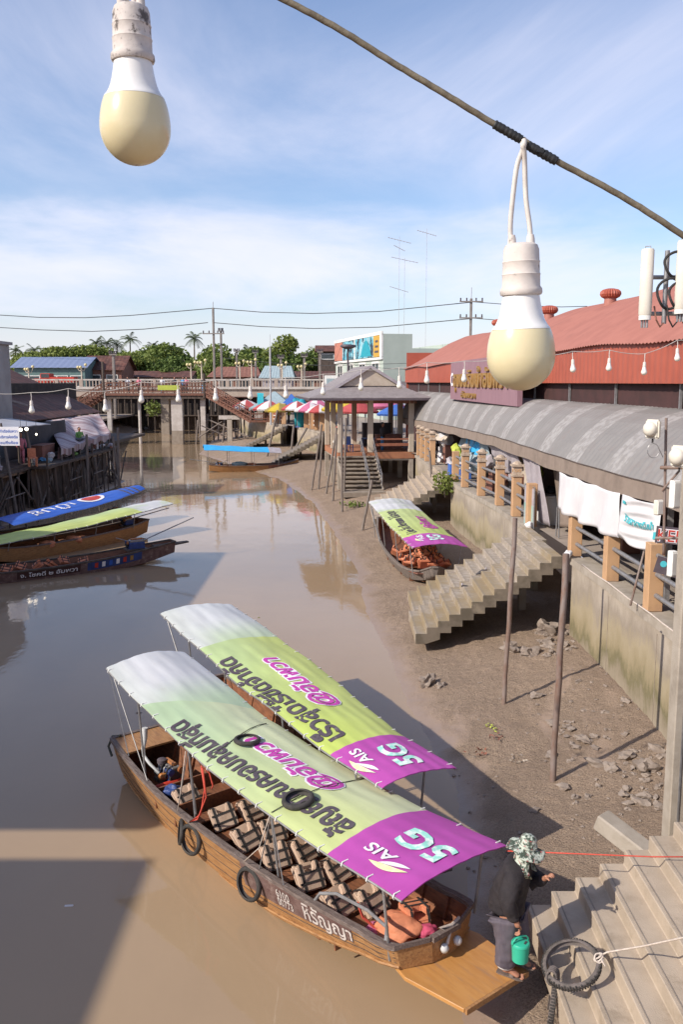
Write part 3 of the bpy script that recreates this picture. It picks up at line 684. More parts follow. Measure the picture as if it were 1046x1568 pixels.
def engine(root, s, y, z, tail=None, big=1.):
    k = big
    b = MB(); b.box((s, y, z - .02), (.46 * k, .24 * k, .20 * k)); b.bevel(.02); e = b.obj('engine_block', K['blue'], root)
    b = MB(); b.box((s, y, z + .115 * k), (.40 * k, .17 * k, .07 * k)); b.bevel(.015); b.obj('cylinder_head', K['steel'], e)
    b = MB(); b.box((s + .02, y - .01, z + .17 * k), (.34 * k, .10 * k, .045 * k)); b.bevel(.015); b.obj('rocker_cover', K['engor'], e)
    for q, r_, zz, m in ((y + .05, .10, .0, 'tyre'), (y - .06, .06, .10, 'engor'), (y + .12, .055, .10, 'blue')):
        b = MB(); b.lathe([(0, 0), (r_, 0), (r_ * 1.03, .012), (r_ * .8, .022), (r_ * 1.03, .034), (r_, .045), (r_ * .3, .05), (0, .05)], (s - .24 * k, q, z + zz), 18, Matrix.Rotation(-pi / 2, 3, 'Y')); b.obj('pulley', K[m], e)
    b = MB(); b.lathe([(0, 0), (.05, 0), (.05, .05), (.075, .06), (.075, .11), (.05, .125), (0, .125)], (s + .12 * k, y + .10 * k, z + .08), 16); b.obj('air_filter', K['ink'], e, smooth=40)
    b = MB(); b.lathe([(0, 0), (.06, 0), (.06, .09), (.04, .11), (0, .11)], (s - .04, y + .12 * k, z - .02), 14, Matrix.Rotation(-pi / 2, 3, 'X')); b.obj('oil_filter', K['engor'], e, smooth=40)
    b = MB(); b.lathe([(0, 0), (.06, 0), (.055, .13), (0, .13)], (s + .1, y + .125 * k, z - .04), 14, Matrix.Rotation(pi / 2, 3, 'Y')); b.obj('alternator', K['steel'], e, smooth=40)
    for q in range(4):
        b = MB(); b.tube([(s - .15 * k + .1 * q * k, y + .08, z + .14), (s - .16 * k + .1 * q * k, y + .15 * k, z + .12), (s - .12 * k + .08 * q * k, y + .16 * k, z - .02)], .014, 6); b.obj('hose', K['steel' if q % 2 else 'strap'], e, smooth=True)
    b = MB(); b.box((s, y, z - .16), (.62 * k, .34 * k, .06)); b.obj('engine_bed', K['darkwood'], e)
    if tail:
        b = MB(); b.tube([(s + .2, y, z + .1), tail], .022, 8); b.obj('propeller_shaft', K['steel'], e)
        b = MB(); b.tube([(s - .2, y, z + .12), (s - .7, y + .08, z + .3)], .015, 6); b.obj('tiller', K['steel'], e)
    return e
def vest(name, label, foam, group, cat='life vest', loc=(0, 0, 0)):
    t = thing(name, label, cat, loc, group=group)
    prof = [(-.17, -.16), (.17, -.16), (.17, .13), (.10, .17), (.075, .16), (.06, .06), (-.06, .06), (-.075, .16), (-.10, .17), (-.17, .13)]
    b = MB(); b.extr([(x, -.05, z) for x, z in prof], (0, .085, 0)); b.bevel(.014, 2)
    o = b.obj('foam_body', foam, t, smooth=40)
    b = MB(); b.box((0, .10, .03), (.30, .07, .30), rot=Quaternion((1, 0, 0), -.22)); b.bevel(.02, 2); b.obj('back_panel', foam, t, smooth=40)
    for x in (-.115, .0, .115):
        if x == 0: continue
        b = MB(); b.sheet([[(x - .016, -.056, -.165), (x + .016, -.056, -.165)], [(x - .016, -.056, .155), (x + .016, -.056, .155)], [(x - .016, .02, .176), (x + .016, .02, .176)], [(x - .016, .12, .19), (x + .016, .12, .19)]], .006, d=(0, 1, -.3)); b.obj('strap', K['strap'], t)
    for z in (-.07, .045):
        b = MB(); b.box((0, -.0555, z), (.335, .009, .024)); b.obj('strap', K['strap'], t)
    return t
def tyre(label, loc, ro, ri, m, rot, group=None, tread=False, name='tyre'):
    t = thing(name, label, 'tyre', loc, group=group); q = rot if isinstance(rot, Matrix) else rot.to_matrix(); w_ = (ro - ri)
    n = 40; rc = (ro + ri) / 2; b = MB(); rows = []
    for i in range(n + 1):
        a = 2 * pi * i / n; row = []
        for k in range(13):
            p = 2 * pi * k / 12; rr = rc + math.cos(p) * w_ / 2; zz = math.sin(p) * w_ * .55
            if math.cos(p) < -.6: rr = rc + w_ * .12; zz *= .3
            row.append(q @ Vector((rr * math.cos(a), rr * math.sin(a), zz)))
        rows.append(row)
    b.sheet(rows); bmesh.ops.remove_doubles(b.bm, verts=b.bm.verts, dist=1e-4); b.obj('casing', m, t, smooth=50)
    if tread:
        b = MB()
        for i in range(64):
            a = 2 * pi * i / 64
            for p in (-.75, -.15, .45):
                p += .3 * (i % 2); rr = rc + math.cos(p) * w_ / 2; d = Vector((math.cos(a) * math.cos(p), math.sin(a) * math.cos(p), math.sin(p)))
                b.box(q @ Vector((rr * math.cos(a), rr * math.sin(a), math.sin(p) * w_ * .55)), (.016, .016, .016), rot=(q @ Matrix.Rotation(a, 3, 'Z')))
        b.obj('tread_blocks', K['tyre'], t)
    return t
# ---- the near boat
B1 = thing('longtail_boat', 'near wooden boat full of cream life vests, two tyre rings on its lime canopy', 'boat', (1.0, 8.6, 0), math.atan2(.772, -.636))
ST1 = [(-.14, .20, .80, .18, .53), (0, .57, .79, .50, .52), (.5, .62, .74, .53, .40), (1.4, .67, .68, .52, .16), (2.5, .70, .63, .52, -.03), (4, .70, .61, .50, -.12), (5, .66, .61, .46, -.1), (6.2, .54, .66, .36, -.02), (6.95, .44, .73, .28, .12)]
h1 = Hull(B1, ST1, K['wood'], K['woodin'], K['rail'])
h1.floor(K['woodin'], .12); h1.thwarts([.95, 1.6, 2.25, 2.9, 3.55, 4.2, 4.85], K['woodin'], .44); h1.frames([.35, .75, 1.3, 1.95, 2.6, 3.25, 3.9, 4.55, 5.3, 5.9, 6.4], K['woodin'])
for s in (4.5, 5.15):
    b = MB(); bt, zt, bb, zb = h1.at(s); b.box((s, 0, zt - .17), (.03, 2 * bt - .1, .3)); b.obj('bulkhead', K['woodin'], B1)
b = MB(); b.extr([(.10, .50, .52), (-.11, .55, .518), (-.79, .41, .50), (-.81, -.52, .50), (-.10, -.58, .518), (.10, -.52, .52)], (0, 0, -.045)); b.bevel(.005)
pk = b.obj('bow_platform', K['plank'], B1)
b = MB(); b.beam((.1, -.0, .43), (-.7, -.04, .42), .06, .07); b.obj('platform_bearer', K['wood'], pk)
b = MB(); b.beam((-.808, .40, .475), (-.828, -.51, .475), .03, .06); b.obj('platform_edge', K['wood'], pk)
# stern deck and chine strip
b = MB(); b.extr([(6.35, .46, .70), (6.93, .40, .745), (6.93, -.40, .745), (6.35, -.46, .70)], (0, 0, -.03)); b.obj('stern_deck', K['wood'], B1)
for sg in (1, -1):
    b = MB(); pts = [h1.side(s, .12, sg, .012) for s in [i * .25 for i in range(0, 28)]]; b.tube(pts, .018, 6); b.obj('rubbing_strake', K['wood'], B1)
for v_ in (.30, .52, .74):
    for sg in (1, -1):
        b = MB(); b.tube([h1.side(s, v_, sg, .0015) for s in [.03 + i * .23 for i in range(30)]], .0045, 5); b.obj('plank_seam', K['darkwood'], B1)
# maroon name board on the left side
rows = [[h1.side(2.75 - i * .11, v, 1, .006) for v in (.40, .62, .94)] for i in range(20)]
b = MB(); b.sheet(rows, .004, d=(0, -1, 0)); nb = b.obj('name_board', K['maroon'], B1)
def on_side(s0, v0, hgt=.36):
    def f(x, y, z):
        p = h1.side(s0 - x, v0 + y / hgt, 1, .013 + z); return p
    return f
text('name_lettering', 'หิรัญญา', K['fadedink'], on_side(1.50, .46), nb, width=.84, size=.21, bold=.016, cut=.2)
text('number_lettering', '6100', K['fadedink'], on_side(2.0, .66), nb, width=.26, size=.095, bold=.014, cut=0)
text('number_lettering', '00773', K['fadedink'], on_side(2.0, .46), nb, width=.3, size=.095, bold=.014, cut=0)
# canopy
K['lime1'] = gradmat('near_banner_lime', (.60, .66, .28), (.47, .60, .38), 1., 5.2, cc=(.66, .69, .44), y0=.35, y1=-.7)
K['bw1'] = gradmat('near_banner_pale_end', (.50, .62, .42), (.64, .64, .65), 4.9, 6.0, cc=(.62, .64, .6), y0=.1, y1=.6)
c1 = Canopy(B1, -.2, 6.8, [(-.2, .69), (2.4, .71), (4.3, .63), (6.8, .54)], [(-.2, -.90), (1.2, -.80), (3.1, -.78), (6.8, -.86)], [(-.2, 1.47), (1.2, 1.47), (2.4, 1.49), (4.3, 1.6), (6.8, 2.0)], .10, [.96, 5.12], [K['magenta'], K['lime1'], K['bw1']], K['steel'], rip=.0035,
            skew=lambda s, y: .62 * y * math.exp(-((s - 5.12) / 1.2)**2) if 2 < s < 6.7 else 0)
five_g(c1)
text('slogan_lettering', 'สัญญาณครอบคลุมที่สุด', K['ink'], c1.put(1.08, .19, .045), c1.o, width=3.62, size=.42, bold=.03, lift=.014)
for bd, mm, lf in ((.085, K['whiteink'], .010), (.03, K['pinkink'], .014)):
    text('place_lettering', '@อัมพวา', mm, c1.put(1.9 - bd * .3, -.31, .05), c1.o, width=1.78 + bd * .6, size=.40, bold=bd, shear=.12, lift=lf)
c1.ties(B1, K['white'], .40, 1); c1.ties(B1, K['white'], .55, -1)
c1.posts(B1, [.1, 2.05, 4.1, 5.7], .6, K['steel'])
for a, q in (((6.7, .5, 1.96), (5.35, .62, .66)), ((6.75, .52, 1.96), (6.2, .5, .72)), ((4.1, .62, 1.55), (3.85, .68, .65)), ((4.1, .62, 1.55), (4.35, .66, .65)), ((2.05, .68, 1.46), (1.8, .69, .68)), ((2.05, .68, 1.46), (2.3, .69, .66)), ((6.7, -.8, 1.96), (6.3, -.5, .72))):
    b = MB(); b.tube([a, q], .008, 5); b.obj('stay', K['steel'], B1)
# grab rail near the bow, curved pipe
b = MB(); b.tube([(1.3, .62, .70), (1.25, .58, .80), (1.05, .5, .86), (.55, .48, .90), (.2, .52, .9), (.15, .58, .8)], .02, 8); b.obj('grab_rail', K['steel'], B1)
engine(B1, 5.75, .02, .48, big=.9)
b = MB(); b.tube([(5.75, .22, .52), (5.85, .32, .66), (6.0, .34, .74), (6.1, .3, .82), (6.12, .26, .98), (6.12, .25, 1.14)], [.02, .025, .027, .03, .045, .045], 10); b.obj('exhaust_pipe', K['bwhite'], B1, smooth=60)
for k in (0, .14):
    b = MB(); b.lathe([(0, 0), (.045, 0), (.045, .42), (.03, .45), (0, .45)], (5.5 - k, -.02, .42), 12, Matrix.Rotation(-pi / 2, 3, 'X')); b.obj('fuel_pipe', K['red'], B1, smooth=40)
b = MB(); b.tube([(6.9, .3, .77), (7.08, .36, .72), (7.12, .42, .55), (7.0, .42, .42)], .02, 6); b.obj('mooring_loop', K['darkrope'], B1)
b = MB(); b.tube([(-.1, -.25, .84), (-.14, -.1, .84), (-.12, .06, .86), (-.16, -.05, .78), (-.17, .0, .68)], .018, 7); b.obj('bow_cord', K['rope'], B1)
for y in (-.16, .04):
    b = MB(); b.lathe([(.0, 0), (.035, .01), (.05, .05), (.035, .085), (.012, .10), (0, .10)], (-.17, y, .60), 12); b.obj('bow_garland', K['bwhite'], B1, smooth=True)
b = MB(); b.tube([(.75, .45, .88), (.72, .4, .7), (.62, .3, .58), (.4, .28, .52)], .016, 6); b.obj('red_cord', K['redrope'], B1)
# things in the near boat (each its own)
M1 = B1.matrix_basis if False else Matrix.Translation((1.0, 8.6, 0)) @ Matrix.Rotation(math.atan2(.772, -.636), 4, 'Z')
RZ1 = math.atan2(.772, -.636)
w1 = lambda x, y, z: M1 @ Vector((x, y, z))
vests = [(1.22, .30, .60, .25), (1.02, -.02, .60, .1), (1.86, .26, .60, -.3), (1.78, -.12, .6, .2), (2.5, .30, .60, -.25), (2.4, -.08, .6, .3), (3.12, .32, .60, .12), (3.05, -.04, .6, -.2), (3.78, .28, .60, -.35), (3.72, -.16, .6, .15), (4.62, .36, .60, .1), (1.75, -.46, .6, .2), (2.42, -.44, .6, .2), (3.08, -.40, .6, -.3)]
v0 = None
for i, (x, y, z, a) in enumerate(vests):
    lab = f'cream strapped life vest on the near boat seats, {ORD[i]} counted from the bow'
    if v0 is None: v0 = o = vest('life_vest', lab, K['cream'], 'cream life vests in the near boat')
    else: o = dup(v0, label=lab)
    o.location = w1(x, y, z); o.rotation_euler = (R(-38), R(random.uniform(-8, 8)), RZ1 - pi / 2 + a * .45)
def bundle(name, label, cat, m, c, r, seed, root_rot=0):
    b = MB(); b.blob((0, 0, r[2] * .8), r, 4, .22, seed)
    o = b.obj(name, m, smooth=True); o.location = c; o.rotation_euler = (0, 0, root_rot); return tag(o, label, cat)
o = vest('life_vest', 'folded orange life vest on top of the bundle in the near boat bow', K['orange'], None); o.location = w1(.46, -.14, .72); o.rotation_euler = (R(-78), 0, RZ1 + 1.2); o.scale = (.85, .9, .9)
bundle('cloth_bundle', 'crumpled orange cloth bundle lying low in the bow of the near boat', 'cloth', K['orange'], w1(.42, .12, .50), (.26, .22, .13), 3)
bundle('cloth_bundle', 'bright pink cloth bundle next to the orange vest in the boat bow', 'cloth', K['pink'], w1(.2, -.06, .56), (.12, .1, .07), 5)
bundle('cloth_bundle', 'dull pink cloth bundle left of the orange vest in the near boat bow', 'cloth', K['u_pink'], w1(.62, .24, .46), (.16, .12, .08), 8)
bundle('cloth_bundle', 'dark blue bundle on the floor near the sternmost cream vest', 'cloth', K['blue'], w1(4.95, .42, .5), (.12, .1, .1), 11)
# tyres of the near boat
upm = lambda nrm: Vector((0, 0, 1)).rotation_difference(Vector(nrm)).to_matrix()
tyre('black tyre ring lying on the near lime canopy towards the stern', w1(3.62, -.02, c1.z(3.62, -.02) + .035), .185, .125, K['tyre'], upm((.02, .05, 1)), 'tyre rings on the canopy')
tyre('black tyre ring lying on the near lime canopy towards the bow', w1(1.95, .36, c1.z(1.95, .36) + .035), .20, .13, K['tyre'], upm(Matrix.Rotation(RZ1, 3, 'Z') @ Vector((0, .16, 1))), 'tyre rings on the canopy')
lf = Matrix.Rotation(RZ1, 3, 'Z') @ Vector((0, 1, .12))
for s, v, lab in ((2.5, .62, 'grey tyre fender hanging alone on the hull beside the boat name'), (3.92, .66, 'grey tyre fender on the hull, nearer to the bow of the hanging pair'), (4.2, .66, 'grey tyre fender on the hull, nearer to the stern of the hanging pair')):
    p = h1.side(s, v, 1, .075); tyre(lab, w1(*p), .215 if s < 4 else .18, .15 if s < 4 else .125, K['tyre'], upm(Matrix.Rotation(RZ1, 3, 'Z') @ Vector((-.15 if s < 4 else .5, 1, .14))), 'tyre fenders on the near hull')
def rope(name, label, m, pts, r, n=6, cat='rope', group=None):
    b = MB(); b.tube(pts, r, n); return tag(b.obj(name, m, top=True, smooth=True), label, cat, group)
rope('rope', 'white cord from the canopy post down to the tyre fender beside the boat name', K['rope'], [w1(2.05, .7, 1.46), w1(2.2, .76, 1.0), w1(2.5, .785, .7)], .006)
rope('rope', 'red rope hanging in loops from the near canopy edge to the tyre fenders', K['redrope'], [w1(3.62, .7, 1.52), w1(3.58, .68, 1.2), w1(3.7, .68, .8), w1(3.9, .74, .63), w1(3.75, .70, .72), w1(3.56, .67, 1.1), w1(3.6, .69, 1.5), w1(3.55, .62, 1.42), w1(3.5, .6, 1.26), w1(3.54, .6, 1.2)], .011)
rope('rope', 'grey cord from the canopy edge to the sternmost tyre fender', K['rope'], [w1(4.1, .66, 1.55), w1(4.12, .74, 1.0), w1(4.2, .76, .64)], .006)
rope('rope', 'thin dark cord tied across the near canopy by the tyre ring near the stern', K['darkrope'], [w1(3.6 + .06 * k, .63 - .178 * k, c1.z(3.6 + .06 * k, .63 - .178 * k) + .014) for k in range(8)], .006)
rope('rope', 'thin dark cord tied across the near canopy by the tyre ring near the bow', K['darkrope'], [w1(2.02 - .0 * k, .7 - .187 * k, c1.z(2.02, .7 - .187 * k) + .014) for k in range(9)], .006)

# ---- the second boat beside it
B2 = thing('longtail_boat', 'boat moored behind the near one, hidden under its yellow green canopy', 'boat', (.75, 10.6, 0), math.atan2(.869, -.495))
ST2 = [(.25, .22, .74, .18, .4), (.4, .42, .74, .34, .38), (1.4, .52, .66, .42, .06), (2.6, .62, .6, .48, -.1), (4.5, .66, .6, .5, -.12), (6, .58, .64, .4, -.05), (7, .46, .72, .3, .1)]
h2 = Hull(B2, ST2, K['wood'], K['woodin'], K['rail']); h2.floor(K['woodin'], .12); h2.thwarts([1.4, 2.2, 3.0, 3.8, 4.6], K['woodin'], .42); h2.frames([.8, 1.8, 2.6, 3.4, 4.2, 5.0], K['woodin'])
b = MB(); b.extr([(.4, .34, .4), (-.35, .2, .33), (-.4, -.55, .33), (.45, -.42, .4)], (0, 0, -.04)); b.obj('bow_platform', K['rail'], B2)
K['lime2'] = gradmat('second_banner_lime', (.52, .62, .14), (.50, .62, .30), 1., 5.2, cc=(.58, .65, .2), y0=.5, y1=-.7)
K['bw2'] = gradmat('second_banner_pale_end', (.54, .64, .42), (.64, .65, .65), 5., 6.4, cc=(.62, .64, .6), y0=.2, y1=.7)
c2 = Canopy(B2, -.3, 7.2, [(-.3, .46), (1, .58), (4, .70), (7.2, .77)], [(-.3, -.66), (1, -.60), (4, -.80), (7.2, -.70)], [(-.3, 1.62), (1, 1.66), (4, 1.82), (7.2, 2.1)], .095, [.82, 5.2], [K['magenta'], K['lime2'], K['bw2']], K['steel'], rip=.0035)
five_g(c2, -.04, -.02, .96)
text('slogan_lettering', 'เร็วสุดไร้ขีดจำกัด', K['ink'], c2.put(1.05, .20, .07), c2.o, width=3.45, size=.42, bold=.03, lift=.014)
for bd, mm, lf_ in ((.085, K['whiteink'], .010), (.03, K['pinkink'], .014)):
    text('place_lettering', '@อัมพวา', mm, c2.put(2.0 - bd * .3, -.24, .02), c2.o, width=2.12 + bd * .6, size=.42, bold=bd, shear=.12, lift=lf_)
c2.ties(B2, K['white'], .42, -1); c2.ties(B2, K['white'], .42, 1); c2.posts(B2, [.3, 2.2, 4.2, 5.8], .6, K['steel'])
b = MB(); b.tube([(7.1, .7, 2.08), (6.2, .55, .7)], .012, 5); b.obj('stay', K['steel'], B2)
engine(B2, 6.1, 0, .5, big=.9)

# ---- boat grounded on the mud by the zigzag stairs
def local(loc, rz): m = Matrix.Translation(loc) @ Matrix.Rotation(rz, 4, 'Z'); return lambda x, y, z: m @ Vector((x, y, z))
L3 = ((2.85, 26.0, .34), math.atan2(.992, -.125)); B3 = thing('longtail_boat', 'grey weathered boat with a lime canopy grounded on the mud, filled with orange vests', 'boat', *L3)
ST3 = [(.1, .1, .62, .05, .35), (.35, .42, .46, .25, .18), (1.3, .70, .36, .5, 0.), (3, .80, .34, .58, -.1), (5, .78, .38, .55, -.1), (7, .62, .55, .42, 0), (8.6, .36, .85, .22, .35)]
h3 = Hull(B3, ST3, K['greywood'], K['woodin'], K['greywood']); h3.floor(K['woodin'], .1); h3.thwarts([1.2, 2.2, 3.4, 4.6], K['woodin'], .2)
b = MB(); b.extr([(.3, .5, .40), (.3, -.62, .40), (1.0, -.72, .34), (1.0, .64, .34)], (0, 0, -.03)); b.obj('fore_deck', K['tin'], B3)
K['lime3'] = gradmat('grounded_boat_banner_lime', (.53, .62, .18), (.54, .63, .26), .5, 5.5)
c3 = Canopy(B3, -.4, 7.9, [(-.4, .80), (8, .82)], [(-.4, -.86), (8, -.84)], [(-.4, 1.32), (3, 1.36), (7.9, 1.58)], .14, [1.15, 5.7], [K['magenta'], K['lime3'], K['bwhite']], K['greywood'])
five_g(c3, .18, 0, 1.15)
text('slogan_lettering', 'Live ลื่น Stream ไม่สะดุด', K['ink'], c3.put(1.4, .3, .0), c3.o, width=4.0, size=.46, bold=.02, lift=.014, cut=.3)
text('place_lettering', '@อัมพวา', K['pinkink'], c3.put(2.2, -.52, .0), c3.o, width=2.1, size=.5, bold=.03, lift=.014, cut=.3)
c3.posts(B3, [.2, 2.6, 5.0, 7.2], .3, K['steel']); c3.ties(B3, K['white'], .5, 1)
b = MB(); b.tube([(7.8, .8, 1.55), (5.6, .76, .42)], .02, 6); b.obj('stay', K['steel'], B3)
w3 = local(*L3); pile = None; random.seed(21)
for i in range(20):
    x, y = 1.2 + (i % 5) * .52 + random.uniform(-.12, .12), -.5 + (i // 5) * .34 + random.uniform(-.06, .06)
    lab = 'orange life vest with black straps heaped in the boat on the mud'
    if pile is None: pile = o = vest('life_vest', lab, K['orange'], 'orange life vests heaped in the grounded boat')
    else: o = dup(pile)
    o.location = w3(x, y, .46 + .12 * random.random()); o.rotation_euler = (R(random.uniform(-70, -20)), R(random.uniform(-25, 25)), L3[1] + pi / 2 + random.uniform(-.7, .7)); o.scale = (1.15,) * 3

# ---- boat with the sky blue tarp by the far stairs
L4 = ((-4.2, 65.3, .05), math.atan2(-.2, -.98)); B4 = thing('longtail_boat', 'brown boat under a flat sky blue tarp roof, a green sack on board', 'boat', *L4)
ST4 = [(-1.0, .08, .75, .05, .5), (0, .4, .5, .25, .12), (1.2, .62, .42, .45, -.05), (3, .68, .4, .5, -.1), (4.6, .6, .42, .42, -.05), (5.6, .42, .5, .28, .05)]
h4 = Hull(B4, ST4, K['wood'], K['woodin'], K['rail']); h4.thwarts([1.5, 2.6, 3.6], K['woodin'], .25)
b = MB(); b.sheet([[h4.side(s, v, 1, .008) for v in (.5, .95)] for s in [.1 + .2 * k for k in range(7)]], .005, d=(0, -1, 0)); b.obj('painted_panel', K['tin'], B4)
c4 = Canopy(B4, .4, 6.0, [(.4, 1.15), (6, 1.25)], [(.4, -.85), (6, -.95)], [(.4, 1.35), (3, 1.48), (6, 1.66)], .28, [1.3], [K['greytarp'], K['bluetarp']], K['steel'], rip=.015)
c4.posts(B4, [.6, 2.4, 4.2, 5.7], .4, K['steel']); engine(B4, 4.9, .1, .5, tail=(7.0, .1, .9))
w4 = local(*L4); bundle('sack', 'pale green sack lying in the boat with the sky blue roof', 'sack', K['u_pale'], w4(3.4, .25, .38), (.55, .2, .16), 4, L4[1] + .3)
bundle('cloth_bundle', 'small red bundle beside the green sack in the blue roofed boat', 'cloth', K['orange'], w4(2.5, .2, .4), (.3, .15, .1), 9)

# ---- three boats in the shade of the left bank
L5 = ((-14.0, 26.8, 0), math.atan2(.55, .84)); B5 = thing('longtail_boat', 'open dark maroon boat without a roof, an engine on its stern', 'boat', *L5)
ST5 = [(0, .3, .6, .2, .2), (1.5, .6, .42, .45, -.02), (4, .7, .36, .52, -.1), (6.5, .62, .44, .44, -.08), (8.2, .45, .6, .3, .1), (9.3, .26, .72, .16, .32)]
h5 = Hull(B5, ST5, K['maroon'], K['woodin'], K['darkwood']); h5.floor(K['woodin'], .05); h5.thwarts([2, 3, 4, 5, 6], K['woodin'], .24)
def on5(s0, v0, hgt=.42): return lambda x, y, z: h5.side(s0 + x, v0 + y / hgt, -1, .012 + z)
b = MB(); b.sheet([[h5.side(s, v, -1, .006) for v in (.38, .95)] for s in [3.6 + .3 * k for k in range(8)]], .004, d=(0, 1, 0)); nb5 = b.obj('name_board', K['darkred'], B5)
text('name_lettering', 'จ. โชคดี ๒ อัมพวา', K['whiteink'], on5(3.7, .5), nb5, width=1.9, size=.17, bold=.015, cut=.4)
b = MB(); b.sheet([[h5.side(s, v, -1, .006) for v in (.38, .95)] for s in [5.95 + .25 * k for k in range(9)]], .004, d=(0, 1, 0)); sb5 = b.obj('painted_panel', K['blue'], B5)
for k, mm in enumerate(('red', 'whiteink', 'bluecan', 'whiteink', 'red', 'gold')):
    b = MB(); b.sheet([[h5.side(6.2 + .26 * k + e, v, -1, .013) for v in (.5, .85)] for e in (0, .06, .12)]); b.obj('painted_stripe', K[mm], sb5, fixn=False)
engine(B5, 7.9, 0, .72, tail=(10.2, .1, 1.5), big=1.25)
b = MB(); b.extr([(8.6, .34, .6), (9.9, .1, .66), (9.9, -.1, .66), (8.6, -.34, .6)], (0, 0, -.05)); b.obj('stern_platform', K['darkwood'], B5)
w5 = local(*L5); pile = None
for i in range(9):
    lab = 'orange life vest lying on the seats of the open maroon boat'
    if pile is None: pile = o = vest('life_vest', lab, K['orange'], 'orange life vests in the open maroon boat')
    else: o = dup(pile)
    o.location = w5(1.9 + i * .5, random.uniform(-.35, .25), .40); o.rotation_euler = (R(-50), R(random.uniform(-20, 20)), random.uniform(0, 6))
L6 = ((-12.9, 30.7, 0), math.atan2(.83, .55)); B6 = thing('longtail_boat', 'orange brown boat with a narrow lime canopy beside the open maroon boat', 'boat', *L6)
ST6 = [(0, .3, .7, .2, .25), (1.5, .6, .54, .45, -.02), (4, .7, .5, .52, -.1), (6.5, .6, .56, .42, -.05), (7.9, .4, .7, .26, .15)]
h6 = Hull(B6, ST6, K['wood'], K['woodin'], K['rail']); h6.thwarts([2, 3, 4, 5], K['woodin'], .32)
c6 = Canopy(B6, .2, 9.0, [(.2, .72), (9, .75)], [(.2, -.72), (9, -.75)], [(.2, .82), (4, .95), (9, 1.28)], .1, [1.0, 7.2], [K['lime2'], K['lime2'], K['bwhite']], K['steel']); c6.ties(B6, K['white'], .5, -1)
c6.posts(B6, [.8, 2.8, 4.8, 6.8], .5, K['steel']); engine(B6, 7.0, -.1, .7, tail=(9.4, -.1, 1.0))
w6 = local(*L6)
for k, s in enumerate((2.6, 3.8)): bundle('cloth_bundle', ('orange bundle in the middle of', 'orange bundle further back in')[k] + ' the boat with the narrow lime canopy', 'cloth', K['orange'], w6(s, -.5, .36), (.3, .14, .14), 13 + k)
L7 = ((-13.7, 34.4, 0), math.atan2(.87, .49)); B7 = thing('longtail_boat', 'boat with a blue banner canopy carrying a red and white round emblem', 'boat', *L7)
ST7 = [(-.6, .3, .6, .2, .25), (1.5, .6, .46, .45, -.02), (4, .7, .42, .52, -.1), (6.5, .5, .55, .36, 0), (7.4, .36, .65, .24, .15)]
h7 = Hull(B7, ST7, K['darkwood'], K['woodin'], K['rail']); h7.thwarts([2, 3.2, 4.4], K['woodin'], .26)
c7 = Canopy(B7, .1, 8.2, [(.1, .95), (6, .95), (8.2, .45)], [(.1, -.95), (6, -.95), (8.2, -.45)], [(.1, .95), (4, 1.15), (8.2, 1.5)], .16, [6.9, 7.05, 7.3, 7.42, 7.65, 7.78], [K['bluecan'], K['ink'], K['bluecan'], K['ink'], K['bluecan'], K['ink'], K['bluecan']], K['steel']); c7.posts(B7, [.8, 2.8, 4.8, 6.4], .4, K['steel'])
rot7 = lambda x0, y0: (lambda x, y, z: c7.put(0, 0)(x0 - x, y0 - y, z))
text('slogan_lettering', 'เป๊ปซี่', K['whiteink'], rot7(3.9, -.0), c7.o, width=2.4, size=.75, bold=.0, lift=.02, cut=.2)
def disc7(a0, a1, r0, r1, mm, lf_):
    b = MB(); rows = []
    for i in range(25):
        a = lerp(a0, a1, i / 24); rows.append([c7.put(5.05, -.1)(math.cos(a) * q * 1.35, math.sin(a) * q, lf_) for q in (r0, r1)])
    b.sheet(rows); b.obj('round_emblem', mm, c7.o, fixn=False)
disc7(0, 2 * pi, .001, .50, K['whiteink'], .018); disc7(0, 2 * pi, .001, .36, K['red'], .026)
engine(B7, 6.6, 0, .6)
b = MB(); b.box((0, 0, 0), (1.3, 1.1, .06)); b.bevel(.01); o = b.obj('name_plate', K['ink'], B7); o.location = (-.6, 0, .75); o.rotation_euler = (0, -.15, 0)
text('name_lettering', 'พรชัย', K['whiteink'], lambda x, y, z: Vector((.45 - x, .1 - y, .034 + z)), o, width=1.0, size=.4, bold=.02, cut=0)
text('name_lettering', 'นำโชค', K['whiteink'], lambda x, y, z: Vector((.45 - x, .48 - y, .034 + z)), o, width=1.0, size=.3, bold=.02, cut=0)
# ------------------------------------------------------------------ fence pillars and pipe rails on the quay edge
def pillar_mesh(body_h, capped, m, m2):
    t = thing('fence_pillar', 'x x x x', 'pillar')
    b = MB(); b.box((0, 0, body_h / 2), (.27, .27, body_h)); b.bevel(.012); b.obj('shaft', m, t)
    if capped:
        b = MB(); b.box((0, 0, body_h + .03), (.34, .34, .06)); b.box((0, 0, body_h + .18), (.26, .26, .24)); b.box((0, 0, body_h + .33), (.36, .36, .06))
        b.lathe([(.16, 0), (.13, .05), (.05, .09), (0, .1)], (0, 0, body_h + .362), 8); cp = b.obj('capital', m2, t)
        b = MB()
        for sx, sy in ((-.133, 0), (0, -.133)):
            for k in (-1, 1): b.lathe([(.022, -.004), (.05, -.004), (.05, .004), (.022, .004)], (sx + (k * .05 if sy else 0), sy + (k * .05 if sx else 0), body_h + .18), 12, Matrix.Rotation(pi / 2, 3, 'Y' if sx else 'X'))
        b.obj('carved_relief', m, cp)
    return t
pp = pillar_mesh(1.22, False, K['pillar'], K['pillarcap']); pc = pillar_mesh(1.22, True, K['pillar'], K['pillarcap'])
used = set()
near = [20.35, 17.75, 15.35, 13.]; mid = [24.6, 26.5, 28.9, 31.4, 34., 36.1]; far_ = [43.2, 45.3, 47.3, 49.]
